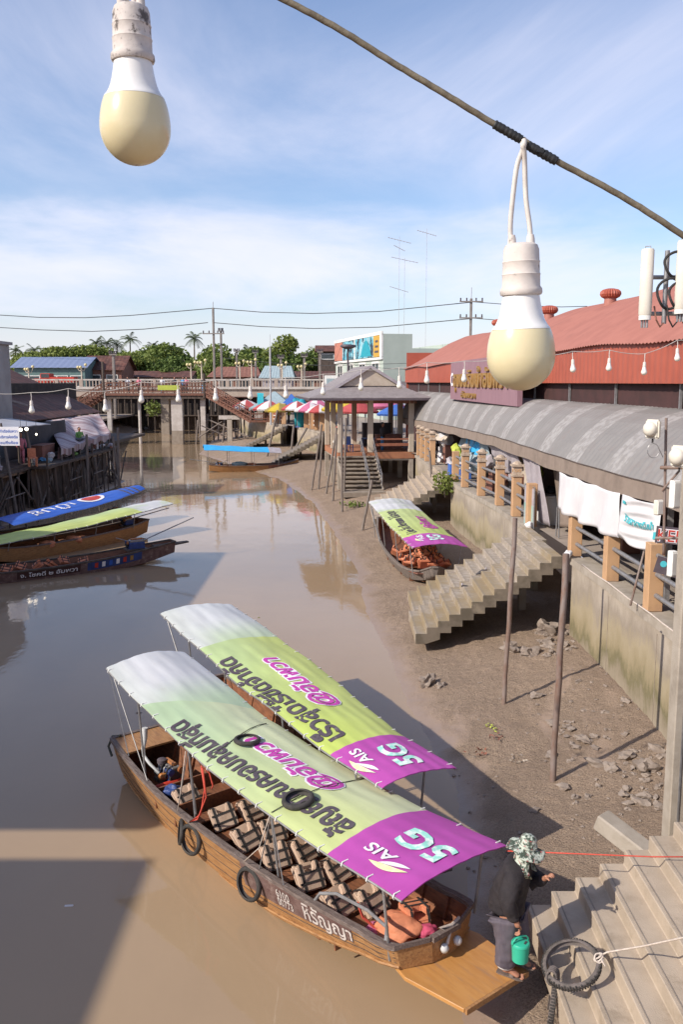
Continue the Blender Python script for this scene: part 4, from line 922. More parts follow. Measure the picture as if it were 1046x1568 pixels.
def putp(src, y, lab, grp, x=None, z=2.462):
    if src not in used: used.add(src); o = src
    else: o = dup(src)
    o.location = ((wx(y) + .12) if x is None else x, y, z); o['label'] = lab; o['group'] = grp; return o
for i, y in enumerate(near): putp(pp, y, f'plain orange tan pillar under the laundry, {ORD[i]} counted from the zigzag stairs', 'plain pillars below the laundry')
for i, y in enumerate(mid): putp(pc if i not in (0, 5) else pp, y, f'orange tan pillar on the quay edge, {ORD[i]} one behind the wide zigzag stairs', 'pillars between the two stairs')
for i, y in enumerate(far_): putp(pc, y, f'orange tan carved pillar near the pavilion, {ORD[i]} one behind the small stairs', 'pillars near the pavilion')
def rails(ya, yb, lab, zs=(.30, .68, 1.02), grp='grey pipe rails between pillars'):
    t = thing('pipe_railing', lab, 'railing', (wx((ya + yb) / 2) + .2, (ya + yb) / 2, 2.46), group=grp)
    for z in zs:
        b = MB(); b.tube([(wx(ya) + .12, ya, 2.46 + z), (wx(yb) + .12, yb, 2.46 + z)], .045, 10); b.obj('pipe', K['steel'], t, world=True, smooth=50)
for L, lab in ((near + [8.], 'below the laundry, {} from the wide zigzag stairs'), (mid, 'between carved pillars, {} behind the wide zigzag stairs'), (far_, 'near the pavilion, {} behind the small stairs')):
    for i, (a, q) in enumerate(zip(L, L[1:])): rails(a + (-.15 if a > q else .15), q + (.15 if a > q else -.15), 'grey pipe railing ' + lab.format(ORD[i]))

# ------------------------------------------------------------------ long grey awning
AF = [(4, 6.3), (11, 6.0), (15.7, 5.72), (19.5, 5.47), (30.1, 5.26), (43, 4.95), (56, 3.68)]; AB = [(4, 8.35), (12, 8.2), (20, 7.75), (25.4, 7.1), (42, 6.4), (58, 4.95)]
ax = lambda y: spline(AF, y)[0]; abx = lambda y: interp(AB, y)
AWN = thing('market_awning', 'long curved grey sheet awning along the quay below the red hall', 'awning', (6.2, 30, 0))
yy = [4 + i * .13 for i in range(401)]
prof = [(0, 0), (.12, .28), (.27, .53), (.45, .75), (.65, .91), (.83, .985), (1, 1)]
def awz(y, k): return lerp(interp([(30, 4.64), (43, 4.42), (56, 4.26)], y), 5.9, k)
b = MB(); rows = []
for i, y in enumerate(yy):
    sag = .007 * math.sin(y * 2.1) + .004 * math.sin(y * 5.3); cor = .010 if i % 2 else -.010
    rows.append([(lerp(ax(y), abx(y), u), y + u * .9, awz(y, k) + cor + sag * (1 - u)) for u, k in prof])
random.seed(5); strip = [1 if (i // 7) % 3 == 0 else 0 for i in range(400)]
b.sheet(rows, .006, mi=lambda i, j: strip[i]); b.obj('roof_sheet', [K['awn'], K['awnlight']], AWN, world=True)
b = MB(); rows = []
for i, y in enumerate(yy):
    x = ax(y) - .02; z = awz(y, 0) + .007 * math.sin(y * 2.1); rows.append([(x, y, z + .01), (x - .01 + (.006 if i % 2 else 0), y, z - .34 + .02 * math.sin(y * 1.3))])
b.sheet(rows, .012, d=(1, 0, 0)); b.obj('fascia', K['awnedge'], AWN, world=True)
b = MB(); b.tube([(ax(y) - .025, y, awz(y, 0) + .02 + .007 * math.sin(y * 2.1)) for y in yy[::4]], .014, 5); b.obj('edge_trim', K['darkwood'], AWN, world=True)
for y in (6, 11, 16, 21.5, 26.5, 32, 38, 44, 50):
    b = MB(); b.box((ax(y) + .35, y, 3.45), (.09, .09, 2.0)); b.obj('post', K['steel'], AWN, world=True)
# ------------------------------------------------------------------ red roofed market hall
HALL = thing('market_hall', 'large market hall with a curved faded red metal roof and a dark wall band', 'hall', (9, 40, 0))
HE = [(3, 8.7), (19, 7.5), (42, 6.2), (64, 4.76), (66, 4.65)]; ex = lambda y: interp(HE, y); ez = lambda y: 7.46 + .05 * math.sin(y * .55)
rp = [(0, 0), (.5, .34), (1.1, .73), (1.8, 1.16), (2.6, 1.60), (3.5, 1.98), (4.4, 2.14), (5.6, 2.12), (7, 1.9), (8.6, 1.3), (10, .5)]
ry = [4 + i * .11 for i in range(561)]
b = MB(); rows = []
for i, y in enumerate(ry):
    c = .022 if i % 2 else -.012
    end = 1 - max(0, (y - 60) / 5.7)**2 * .35
    rows.append([(ex(y) - .12 + u, y, ez(y) + k * 1.0 * end + c + .012 * math.sin(y * 1.1 + u)) for u, k in rp])
b.sheet(rows, .012); b.obj('roof', K['redroof'], HALL, world=True)
b = MB(); rows = []
fy = [4 + i * .085 for i in range(724)]
for i, y in enumerate(fy):
    o = (0, .018, .018, 0)[i % 4]; rows.append([(ex(y) + o, y, ez(y) + .0), (ex(y) + o, y, 6.46)])
b.sheet(rows, .01, d=(1, 0, 0)); b.obj('fascia_cladding', K['redfascia'], HALL, world=True)
b = MB(); b.sheet([[(ex(y) + .25, y, 6.55), (ex(y) + .25, y, 2.4)] for y in (4, 12, 19, 30, 42, 54, 65.6)], .1, d=(1, 0, 0)); b.obj('upper_wall', K['darkred'], HALL, world=True)
b = MB(); b.prism([(ex(65.5) + .1, 65.4), (ex(65.5) + 10, 65.4), (ex(65.5) + 10, 65.6), (ex(65.5) + .1, 65.6)], 2.4, 8.6); b.obj('end_wall', K['redfascia'], HALL, world=True)
b = MB(); b.sheet([[(ex(y) + 10, y, 7.9), (ex(y) + 10, y, 2.4)] for y in (4, 19, 42, 65.4)], .1); b.obj('rear_wall', K['redfascia'], HALL, world=True)
for y in range(8, 64, 4):
    b = MB(); b.beam((ex(y) + .2, y, 6.5), (ex(y) + .2, y, 5.8), .06); b.obj('bracket', K['steel'], HALL, world=True)
# roof ventilators
def ventilator(loc, label, sc=1.):
    t = thing('roof_ventilator', label, 'ventilator', loc, group='roof ventilators')
    b = MB(); b.lathe([(0, 0), (.30, 0), (.27, .34), (.27, .42), (0, .42)], n=20); b.obj('neck', K['redroof'], t, smooth=40)
    b = MB(); n = 48; prof = [(.28, .40), (.40, .47), (.46, .58), (.44, .70), (.34, .79), (.15, .84), (0, .85)]
    for (r0, z0), (r1, z1) in zip(prof, prof[1:]):
        for j in range(n):
            a = 2 * pi * j / n; a2 = 2 * pi * (j + 1) / n; w0 = 1.05 if j % 2 else .95; w1_ = .95 if j % 2 else 1.05
            q = [(r0 * w0 * math.cos(a), r0 * w0 * math.sin(a), z0), (r0 * w1_ * math.cos(a2), r0 * w1_ * math.sin(a2), z0), (r1 * w1_ * math.cos(a2), r1 * w1_ * math.sin(a2), z1), (r1 * w0 * math.cos(a), r1 * w0 * math.sin(a), z1)]
            b.poly(q if r1 > 0 else q[:3])
    b.obj('turbine_cap', K['redfascia'], t); t.scale = (sc,) * 3
for y, lab, s in [(33.2, 'largest red roof ventilator on the ridge, right of the near bulb', .8), (41, 'red roof ventilator just behind the near bulb', .85), (50.5, 'small red roof ventilator on the ridge left of the near bulb', .85)]:
    ventilator((ex(y) + 3.2, y, ez(y) + 1.78), lab, s)
# sign board above the awning
p0, p1 = Vector((5.42, 44.2, 5.66)), Vector((6.02, 30.4, 5.66)); d = (p1 - p0); SL = d.length; d.normalize(); nrm = Vector((d.y, -d.x, 0)).normalized()
SG = thing('sign_board', 'purple sign board with raised gold Thai letters in front of the red hall', 'sign', (p0 + p1) / 2)
up = Vector((0, 0, 1)); HS = 1.8
if nrm.x > 0: nrm = -nrm
b = MB(); b.extr([p0, p1, p1 + up * HS, p0 + up * HS], -nrm * .18); b.obj('board', K['signp'], SG, world=True)
for f in (0, .5, 1):
    q = p0 + d * SL * f - nrm * .2; b = MB(); b.beam(q + up * 1.2, q + up * .9 + Vector((.9, 0, 0)), .06); b.obj('bracket', K['steel'], SG, world=True)
sg = lambda u, v: (lambda x, y, z: p0 + d * (u + x) + up * (v + y) + nrm * (.03 + z))
text('name_lettering', 'ชุมชนริมน้ำอัมพวา', K['gold'], sg(1.1, .62), SG, width=11.4, size=1.02, bold=.012, extr=.05, cut=0, world=True)
text('name_lettering', 'อัมพวา', K['gold'], sg(3.2, .14), SG, width=3.4, size=.36, bold=.02, extr=.04, cut=0, world=True)
b = MB(); rows = [[sg(.75, .95)(math.cos(2 * pi * i / 24) * r * 1.5, math.sin(2 * pi * i / 24) * r, .02) for r in (.2, .32)] for i in range(25)]; b.sheet(rows); b.obj('round_emblem', K['whiteink'], SG, world=True)

# ------------------------------------------------------------------ laundry and tarps hanging from the awning edge
def hang(name, label, cat, m, ya, yb, zt, zb, x_off=-.07, fold=.05, nf=3, lean=0., n=40, rows=14, zbf=None, xf=ax):
    g = []
    for i in range(n + 1):
        t = i / n; y = lerp(ya, yb, t); r = []
        for j in range(rows + 1):
            v = j / rows; w_ = math.sin(t * pi * 2 * nf + 1.2 * v) * fold * (.25 + .75 * v) + math.sin(t * 23 + v * 5) * fold * .18
            bot = zb if zbf is None else zbf(t); z = lerp(zt - .03 * abs(math.sin(t * pi * nf)), bot + .015 * math.sin(t * pi * 2 * nf + 1), v)
            r.append((xf(y) + x_off + w_ - lean * v, y, z))
        g.append(r)
    b = MB(); b.sheet(g, .004, d=(1, 0, 0)); return tag(b.obj(name, m, top=True, smooth=True), label, cat)
hang('hanging_cloth', 'plain white sheet hanging from the awning edge left of the printed banner', 'cloth', K['cloth'], 21.4, 17.25, 4.33, 3.42, -.1, .06, 3, .05)
g = []
for i in range(41):
    t = i / 40; y = lerp(17.1, 15.3, t); r = []
    for j in range(25):
        v = j / 24; sagz = .13 * math.sin(pi * t) * (.3 + v); x = ax(y) - .12 + .035 * math.sin(v * 26 + 3 * t + 3 * math.sin(t * 3)) * math.sin(pi * min(1, t * 1.1)) - .06 * v
        r.append(Vector((x, y, lerp(4.33, 3.55, v) - sagz * .8 + .04 * t)))
    g.append(r)
b = MB(); b.sheet(g, .004, d=(1, 0, 0)); BN = tag(b.obj('printed_banner', K['cloth'], smooth=True), 'crumpled white banner with turquoise Thai letters hanging beside the white sheet', 'banner')
def bn(u, v0):
    def f(x, y, z):
        t = min(max(u + x, 0), 1); v = min(max(v0 - y, 0), 1); i, j = t * 40, v * 24; i0, j0 = min(int(i), 39), min(int(j), 23); fi, fj = i - i0, j - j0
        p = lerp(lerp(g[i0][j0], g[i0 + 1][j0], fi), lerp(g[i0][j0 + 1], g[i0 + 1][j0 + 1], fi), fj); return p + Vector((-.02 - z, -.012, 0))
    return f
text('banner_lettering', 'ร้านอาหารริมน้ำ', K['turq'], bn(.14, .56), BN, width=.74, size=.20, bold=.03, cut=.15)
b = MB(); b.sheet([[bn(.06 + .0 * k, .12)(a, -c, 0) for c in (0, .04, .08)] for a in (0, .04, .08)]); b.obj('printed_corner', K['turq'], BN, fixn=False)
b = MB(); b.sheet([[bn(.90, .62)(a, -c, 0) for c in (0, .08, .16)] for a in (0, .04, .07)]); b.obj('printed_mark', K['turq'], BN, fixn=False)
hang('hanging_tarp', 'grey tarp gathered and hanging to the ground beside the wide zigzag stairs', 'tarp', K['greytarp'], 26.6, 24.2, 4.35, 2.5, .1, .10, 3, -.25, zbf=lambda t: lerp(3.3, 2.5, t))
hang('hanging_tarp', 'darker tarp panel behind the white sheet at the top of the zigzag stairs', 'tarp', K['awnedge'], 24.4, 22.3, 4.2, 2.6, .5, .08, 2, -.2)
hang('hanging_cloth', 'pale grey cloth with a notched edge hanging under the awning above the carved pillars', 'cloth', K['greytarp'], 33, 27.5, 4.25, 3.7, .2, .06, 3, -.1, zbf=lambda t: 3.75 + .3 * math.cos(t * 5))
# stalls in the shade under the awning
random.seed(33)
def crate(name, label, cat, m, c, s, rz=0, lid=None):
    t = thing(name, label, cat, (c[0], c[1], c[2]), rz)
    b = MB(); b.box((0, 0, s[2] / 2), s); b.bevel(.015); b.obj('body', m, t)
    b = MB(); b.box((0, 0, s[2] + .025), (s[0] + .04, s[1] + .04, .05)); b.bevel(.012); b.obj('lid', lid or m, t); return t
crate('cool_box', 'blue storage box at the opening above the small stairs', 'box', K['u_blue'], (wx(38.5) + .55, 38.7, 2.44), (.6, .9, .5), lid=K['u_white'])
crate('cool_box', 'small blue box with a white lid beside the first blue box', 'box', K['u_blue'], (wx(37.2) + .7, 37.2, 2.44), (.5, .5, .42), lid=K['white'])
hang('stall_tarp', 'grey green tarp draped over goods behind the small stairs', 'tarp', K['u_pale'], 42.8, 37.6, 4.0, 2.9, .9, .12, 2, .5)
hang('stall_tarp', 'blue and lilac plastic sheet draped under the awning beyond the carved pillars', 'tarp', K['bluetarp'], 40.5, 36.2, 4.15, 3.5, .7, .1, 3, .2)
hang('stall_tarp', 'beige cloth sunshade between the pillars near the pavilion', 'tarp', K['column'], 47.2, 43.3, 4.1, 3.6, .5, .1, 1, .5)
for i, (y, x, m, s, lab) in enumerate([(25.4, .8, 'white', (.5, 1.2, .8), 'white counter under the grey tarp'), (27.7, 1.1, 'cl_yel', (.15, .25, 1.7), 'yellow plank leaning behind the rails'), (28.0, .9, 'u_white', (.3, .4, .9), 'white stacked goods behind the carved pillar rails'), (30.1, 1., 'cl_dark', (.6, 1.3, .9), 'dark counter behind the carved pillars'), (32.6, 1., 'tin', (.6, 1.4, .8), 'brown counter behind the carved pillars'), (21.3, 1.7, 'tin', (.7, 1.3, .8), 'brown crate stand under the white sheet'), (18.4, 1.5, 'cl_dark', (.6, 1.5, .7), 'dark bench below the printed banner'), (15.9, 1.4, 'tin', (.7, 1.3, .6), 'brown low chest behind the nearest plain pillars'), (44.3, 1.2, 'tin', (.7, 1.2, .9), 'brown counter near the pavilion'), (46.4, 1.2, 'cl_white', (.6, 1.2, .9), 'whitish counter near the pavilion')]):
    crate('stall_counter', lab, 'counter', K[m], (wx(y) + x, y, 2.44), s)
b = MB(); b.box((0, 0, .55), (.03, .95, 1.1)); t = thing('info_board', 'leaning poster board, pale above and sea green below, at the stair top', 'board', (wx(25.6) + .12, 24.75, 2.45), .06); b.obj('panel', K['greytarp'], t)
b = MB(); b.box((-.018, 0, .32), (.006, .93, .6)); b.obj('poster', mat('sea_green_poster', (.25, .42, .36), (.42, .45, .42), 2, .5), t)
b = MB(); b.tube([(0, .5, 0), (0, .5, 1.15), (0, -.5, 1.15), (0, -.5, 0)], .02, 6); b.obj('frame', K['steel'], t)
random.seed(44)
for i in range(26):
    y = random.uniform(25, 48); m_ = random.choice(('cl_white', 'cl_dark', 'tin', 'cl_blue', 'u_pale', 'greytarp', 'cl_yel', 'bluetarp', 'column')); s_ = random.uniform(.12, .32); b = MB(); b.blob((0, 0, 0), (s_, s_ * 1.2, s_ * random.uniform(.7, 1.5)), 2, .45, i + 60); o = b.obj('goods_bundle', K[m_], smooth=30); o.location = (wx(y) + random.uniform(.6, 1.1), y, random.choice((2.65, 2.75, 3.3, 3.6))); tag(o, 'bundle of market goods in the shade behind the carved pillars', 'goods', 'goods behind the carved pillars')
for i, (ya, yb, m_) in enumerate(((28.6, 26.9, 'column'), (31.2, 29.2, 'greytarp'), (35.6, 33.4, 'u_pale'), (47.8, 46, 'cl_white'))):
    hang('hanging_cloth', ('beige', 'grey', 'pale grey green', 'white')[i] + ' cloth hanging inside the stall front, ' + ('nearest to the zigzag stairs', 'at the middle carved pillars', 'by the yellow green plant', 'near the pavilion')[i], 'cloth', K[m_], ya, yb, 4.3, 3.2, .35, .07, 2, -.1)
# walking frame style metal stand at the top of the stairs
t = thing('metal_stand', 'small bent pipe stand at the top of the zigzag stairs', 'stand', (5.7, 22.9, 2.45))
for k in (0, .35):
    b = MB(); b.tube([(k, -.15, 0), (k, -.1, .8), (k, .1, .8), (k, .15, 0)], .02, 7); b.obj('leg', K['steel'], t, smooth=40)
b = MB(); b.tube([(0, 0, .8), (.35, 0, .8)], .02, 7); b.obj('bar', K['steel'], t)
def bag(label, loc, s, m='cloth', seed=1): b = MB(); b.blob((0, 0, s * .8), (s, s * .9, s), 3, .35, seed); o = b.obj('plastic_bag', K[m], smooth=True); o.location = loc; return tag(o, label, 'bag')
bag('crumpled white plastic bag at the top edge of the zigzag stairs', (5.25, 24.3, 2.46), .1, seed=4)
bag('white plastic bag on the last step under the nearest plain pillar', (5.25, 20.05, 2.46), .1, seed=6)

# ------------------------------------------------------------------ concrete utility post with antennas at the right edge
UP = thing('utility_post', 'tall square concrete post at the right edge carrying phone antennas', 'post', (4.40, 10.9, 0))
b = MB(); b.box((0, 0, 4.6), (.25, .25, 8.6)); b.bevel(.015); b.obj('shaft', K['concrete'], UP)
b = MB(); b.box((-.02, -.13, 3.0), (.02, .02, 5.0)); b.obj('conduit', K['steel'], UP)
for z in (7.72, 7.30):
    b = MB(); b.tube([(-.75, -.2, z), (.6, -.2, z)], .025, 8); b.obj('cross_arm', K['steel'], UP, smooth=40)
for i, (x, z0, z1, y) in enumerate(((-.28, 7.18, 8.02, -.25), (-.10, 7.24, 8.08, -.22))):
    b = MB(); b.tube([(x - .3, y, z0), (x - .3, y, z1)], .028, 10); b.obj('mounting_pipe', K['steel'], UP, smooth=40)
for i in range(3):
    b = MB(); c = Vector((-.55 + .05 * i, -.32 - .03 * i, (7.52, 7.85, 7.50)[i])); r = (.15, .14, .13)[i]
    b.tube([c + Vector((math.cos(a) * r, .03 * math.sin(3 * a), math.sin(a) * r * (1.15 if i != 1 else 1))) for a in [2 * pi * k / 24 * (1 if i != 1 else .62) + 1.2 for k in range(25)]], .016, 7); b.obj('coiled_cable', K['strap'], UP, smooth=50)
for k in range(5):
    x = -.72 + .15 * k; b = MB(); b.tube([(x, -.3, 7.38), (x + .02, -.33, 7.22), (x + .08, -.3, 7.14), (x + .14, -.26, 7.2), (x + .17, -.24, 7.4)], .01, 6); b.obj('jumper_cable', K['strap'] if k % 2 else K['tin'], UP)
def panel_antenna(label, loc, h):
    t = thing('panel_antenna', label, 'antenna', loc, -.5, 'phone antennas on the post')
    b = MB(); b.lathe([(0, 0), (.065, 0), (.075, .02), (.075, h - .02), (.065, h), (0, h)], n=20, m=Matrix.Diagonal((1, .75, 1))); b.obj('radome', K['plastic'], t, smooth=40)
    b = MB(); b.lathe([(.062, -.05), (.07, -.05), (.07, 0), (.062, 0)], n=20, m=Matrix.Diagonal((1, .75, 1))); b.obj('end_cap', K['white'], t)
    b = MB(); b.tube([(-.03, 0, h), (-.03, 0, h + .03), (.03, 0, h + .03), (.03, 0, h)], .006, 5); b.obj('lifting_eye', K['steel'], t)
    for x in (-.03, .0, .03):
        b = MB(); b.lathe([(0, -.09), (.012, -.09), (.012, 0), (0, 0)], (x, 0, -.05), 8); b.obj('connector', K['steel'], t)
    return t
panel_antenna('white panel antenna standing alone left of the cable coils', gy(988, 486, 10.6) + Vector((0, 0, .02)), .76)
panel_antenna('white panel antenna right of the cable coils on the concrete post', gy(1043, 474, 10.5), .78)
def dish_box(label, px, py, y, s=.22):
    t = thing('radio_unit', label, 'antenna', gy(px, py, y), .5)
    b = MB(); b.box((0, 0, 0), (.07, s, s * 1.1)); b.bevel(.02, 2); b.obj('back_plate', K['plastic'], t, smooth=40)
    b = MB(); b.lathe([(s * .42, 0), (s * .44, .02), (s * .38, .06), (s * .2, .085), (0, .09)], (-.035, 0, 0), 20, Matrix.Rotation(-pi / 2, 3, 'Y')); b.obj('domed_cover', K['plastic'], t, smooth=True)
    b = MB(); b.lathe([(0, -.05), (.012, -.05), (.012, 0), (0, 0)], (0, 0, -s * .56), 8); b.obj('connector', K['strap'], t); return t
dish_box('ivory domed radio unit on a thin pipe above the awning, upper left one', 1001, 657, 11.2)
dish_box('ivory domed radio unit cut by the right edge, lower one', 1042, 699, 10.6, .24)
t = thing('bracket_arm', 'rusty pipe arm holding the radio units beside the awning end', 'bracket', gy(1022, 840, 11.3))
for a, q, r in (((1021, 640, 11.3), (1017, 850, 11.3), .018), ((1013, 716, 11.3), (1060, 716, 10.9), .025), ((1014, 752, 11.3), (1040, 722, 11.2), .015), ((1005, 824, 11.3), (1060, 824, 10.9), .02)):
    b = MB(); b.tube([gy(*a), gy(*q)], r, 7); b.obj('pipe', K['rustpipe'], t, world=True, smooth=40)
b = MB(); b.tube([gy(1001 + 9 * math.cos(k), 690 + 11 * math.sin(k), 11.2) for k in [.4 * i for i in range(16)]] + [gy(1016, 700, 11.25)], .005, 5); b.obj('loose_cable', K['steel'], t, world=True)
def wallbox(label, px, py, y, s, m='plastic'):
    t = thing('junction_box', label, 'box', gy(px, py, y), .35); b = MB(); b.box((0, 0, 0), s); b.bevel(.012); b.obj('housing', K[m], t)
    b = MB(); b.box((0, -s[1] / 2 - .006, 0), (s[0] * .86, .012, s[2] * .86)); b.bevel(.003); b.obj('cover', K['white'], t); return t
wallbox('pale square junction box above the red lettered sign', 1010, 777, 11.6, (.13, .08, .2))
wallbox('tall white equipment box right of the pipe arm, upper', 1034, 757, 11.2, (.12, .09, .36), 'white')
wallbox('tall white equipment box under the red lettered sign', 1030, 863, 11.2, (.10, .09, .34), 'white')
# courier sign and poster
t = thing('courier_sign', 'red lettered courier sign on the fence beside the printed banner', 'sign', (0, 0, 0)); t.location = gy(1043, 822, 13.2)
b = MB(); b.box((0, 0, 0), (.72, .03, .26)); b.bevel(.004); b.obj('sign_board', K['ink'], t)
for bd, mm, yo in ((.05, K['whiteink'], -.018), (.005, K['red'], -.024)):
    text('name_lettering', 'KERRY', mm, lambda x, y, z: Vector((-.33 + x, yo - z, -.09 + y)), t, width=.66, size=.26, bold=bd, cut=0)
t.rotation_euler = (0, R(4), -.25)
t = thing('poster', 'dark poster with a blue and green mark under the red lettered sign', 'poster', gy(1036, 872, 13.3)); t.rotation_euler = (0, R(14), -.25)
b = MB(); b.box((0, 0, 0), (.62, .02, .26)); b.obj('sheet', K['ink'], t)
b = MB(); b.lathe([(0, 0), (.05, 0), (.05, .004), (0, .004)], (-.2, -.012, .03), 16, Matrix.Rotation(pi / 2, 3, 'X')); b.obj('round_mark', K['turq'], t)
b = MB(); b.box((.06, -.013, .0), (.3, .004, .03)); b.obj('white_stripe', K['whiteink'], t)
tag(rope('pole', 'thin dark stick leaning on the laundry rail by the printed banner', K['rustpipe'], [gz(966, 927, 2.5), gy(1001, 790, 16.2)], .022, 8, 'pole'))
rope('rope', 'white cable running along the wall coping below the laundry', K['rope'], [(wx(y) - .03, y, 2.475 + .01 * math.sin(y * 3)) for y in [9 + .6 * i for i in range(18)]], .016, 6, 'cable')

# ------------------------------------------------------------------ mooring poles
def mpole(label, base, top, r, m='rustpipe', z=.35, group='mooring poles'):
    B_ = gz(*base, z); T_ = gy(*top, B_.y); B_ = B_ - (T_ - B_).normalized() * .5
    b = MB(); n = 8; b.tube([lerp(B_, T_, i / n) + Vector((.008 * math.sin(i * 2.1), 0, 0)) for i in range(n + 1)], r, 10)
    return tag(b.obj('mooring_pole', K[m], top=True, smooth=40), label, 'pole', group)
mpole('tall rusty pole on the mud, nearest one in front of the zigzag stairs', (847, 1185), (868, 848), .05)
mpole('tall rusty pole on the mud, left one in front of the zigzag stairs', (772, 1072), (790, 793), .046)
mpole('grey pole in front of the small stairs, by the green plant', (700, 800), (708, 718), .05, 'greywood')
mpole('grey pole standing left of the green plant', (665, 790), (658, 690), .05, 'greywood')
mpole('leaning grey pole beside the grounded boat', (556, 806), (570, 735), .06, 'greywood')
for i, (bx, tx, ty) in enumerate((((500, 752), 516, 655), ((510, 762), 516, 665), ((478, 745), 493, 650), ((524, 778), 523, 640), ((527, 760), 530, 640), ((488, 745), 495, 660))):
    mpole(f'slim wooden mooring pole at the pavilion foot, {ORD[i]} of the bunch', bx, (tx, ty), .06, 'greywood')
for i, (bx, tx, ty, lab) in enumerate((((411, 690), 425, 628, 'thick leaning pole at the farthest landing stairs'), ((446, 690), 450, 650, 'pole with a white top at the far landing stairs'), ((450, 690), 470, 655, 'pole leaning far right over the far landing stairs'), ((477, 672), 478, 640, 'short upright pole on the far landing stairs'))):
    mpole(lab, bx, (tx, ty), .09, 'greywood', 1.0)

# ------------------------------------------------------------------ plant, rocks and litter on the mud
def leafy(name, label, cat, c, r, n, ls, m, seed, stem=True):
    random.seed(seed); t = thing(name, label, cat, c); b = MB()
    for i in range(n):
        d_ = Vector((random.gauss(0, 1), random.gauss(0, 1), random.gauss(0, 1))).normalized() * random.random()**.5; p = Vector((d_.x * r[0], d_.y * r[1], d_.z * r[2] + r[2]))
        q = Quaternion((random.gauss(0, 1), random.gauss(0, 1), random.gauss(0, 1), random.gauss(0, 1))).normalized(); s = ls * random.uniform(.6, 1.3)
        b.poly([p + q @ Vector(v) * s for v in ((-.5, 0, 0), (0, -.28, .06), (.5, 0, 0), (0, .28, .06))])
    b.obj('foliage', m, t, fixn=False)
    if stem:
        b = MB()
        for k in range(5): b.tube([(0, 0, -.1), (random.uniform(-.5, .5) * r[0], random.uniform(-.5, .5) * r[1], r[2] * 1.2)], .012, 5)
        b.obj('stem', K['bark'], t)
    return t
leafy('shrub', 'yellow green leafy plant growing from the wall by the small stairs', 'plant', (wx(36.3) - .3, 35.9, 1.9), (.55, .55, .5), 300, .18, K['leafyel'], 3)
leafy('weed', 'small green weed on the mud below the pavilion stairs', 'plant', gz(545, 776, .3), (.9, .5, .14), 90, .18, K['leaf'], 4, False)
random.seed(12)
def rock(label, px, py, s, seed, grp=None, flat=.6, m='rock', z=.45):
    p = gz(px, py, z); p.z = mudz(p.x, p.y) - s * .15
    b = MB(); b.blob((0, 0, s * .35), (s, s * random.uniform(.6, .9), s * flat), 2 if s < .15 else 3, .55, seed); o = b.obj('rock', K[m], smooth=25); o.location = p; o.rotation_euler = (0, 0, random.uniform(0, 6)); return tag(o, label, 'rock', grp)
rock('larger rounded boulder at the foot of the zigzag stairs', 656, 1024, .19, 1, None, .8)
rock('smaller rounded boulder right of the bigger one at the stair foot', 677, 1029, .12, 2, None, .6)
rock('dark boulder near the rubble heap in the stair shadow', 783, 995, .24, 3); rock('big pale rock on top of the rubble heap', 838, 975, .33, 4); rock('dark round rock left of the rubble heap', 812, 1004, .2, 5)
rock('broad concrete lump by the wall near the utility post', 912 + 78, 1180, .2, 6); rock('pointed pale rock right of the nearest rusty pole', 912, 1165, .14, 7); rock('grey broken slab beside the nearest rusty pole', 895, 1128, .16, 8, None, .35)
for i in range(120): # rubble between the poles and the wall
    a = random.random(); px, py = (random.uniform(820, 885), random.uniform(975, 1010)) if i < 34 else ((random.gauss(905, 40), random.gauss(1100, 42)) if i < 84 else (random.uniform(950, 1015), random.uniform(1150, 1240)))
    rock('small angular stone in the rubble scattered along the wall foot', px, py, random.uniform(.025, .10) * random.choice((1, 1, 1.5)), 30 + i, 'rubble stones along the wall', .45)
for i in range(110):
    rock('pebble lying on the open brown mud', random.uniform(690, 990), random.uniform(1030, 1290), random.uniform(.012, .04), 100 + i, 'pebbles on the mud', .5)
for i, (px, py, m, lab) in enumerate(((752, 1100, 'cl_yel', 'yellowish leaf litter heap'), (762, 1115, 'tin', 'brown leaf litter heap'), (735, 1130, 'brick', 'reddish scrap of litter'), (795, 1150, 'column', 'pale twig heap'))):
    p = gz(px, py, .4); p.z = mudz(p.x, p.y); random.seed(i); b = MB()
    for k in range(16):
        q = Quaternion((random.gauss(0, 1), random.gauss(0, .3), random.gauss(0, .3), random.gauss(0, 1))).normalized(); c = Vector((random.gauss(0, .07), random.gauss(0, .1), .02 + .03 * random.random()))
        b.poly([c + q @ Vector(v) * .06 for v in ((-.6, 0, 0), (0, -.3, .05), (.6, 0, 0), (0, .3, .05))])
    o = b.obj('litter', K[m], fixn=False); o.location = p; tag(o, lab + ' on the mud left of the poles', 'litter')
b = MB(); b.box((0, 0, 0), (.95, .26, .22)); b.bevel(.02); o = tag(b.obj('concrete_block', K['concrete']), 'concrete block lying behind the foreground steps by the post', 'block'); p = gz(975, 1282, .9); o.location = (p.x - .05, p.y, .82); o.rotation_euler = (0, R(-18), 2.3)
b = MB(); b.box((0, 0, 0), (.11, .035, .02)); b.bevel(.008); o = tag(b.obj('litter', K['u_white']), 'pale scrap floating on the brown water in front', 'litter'); o.location = gz(105, 1387, .0); o.rotation_euler = (0, 0, .1)
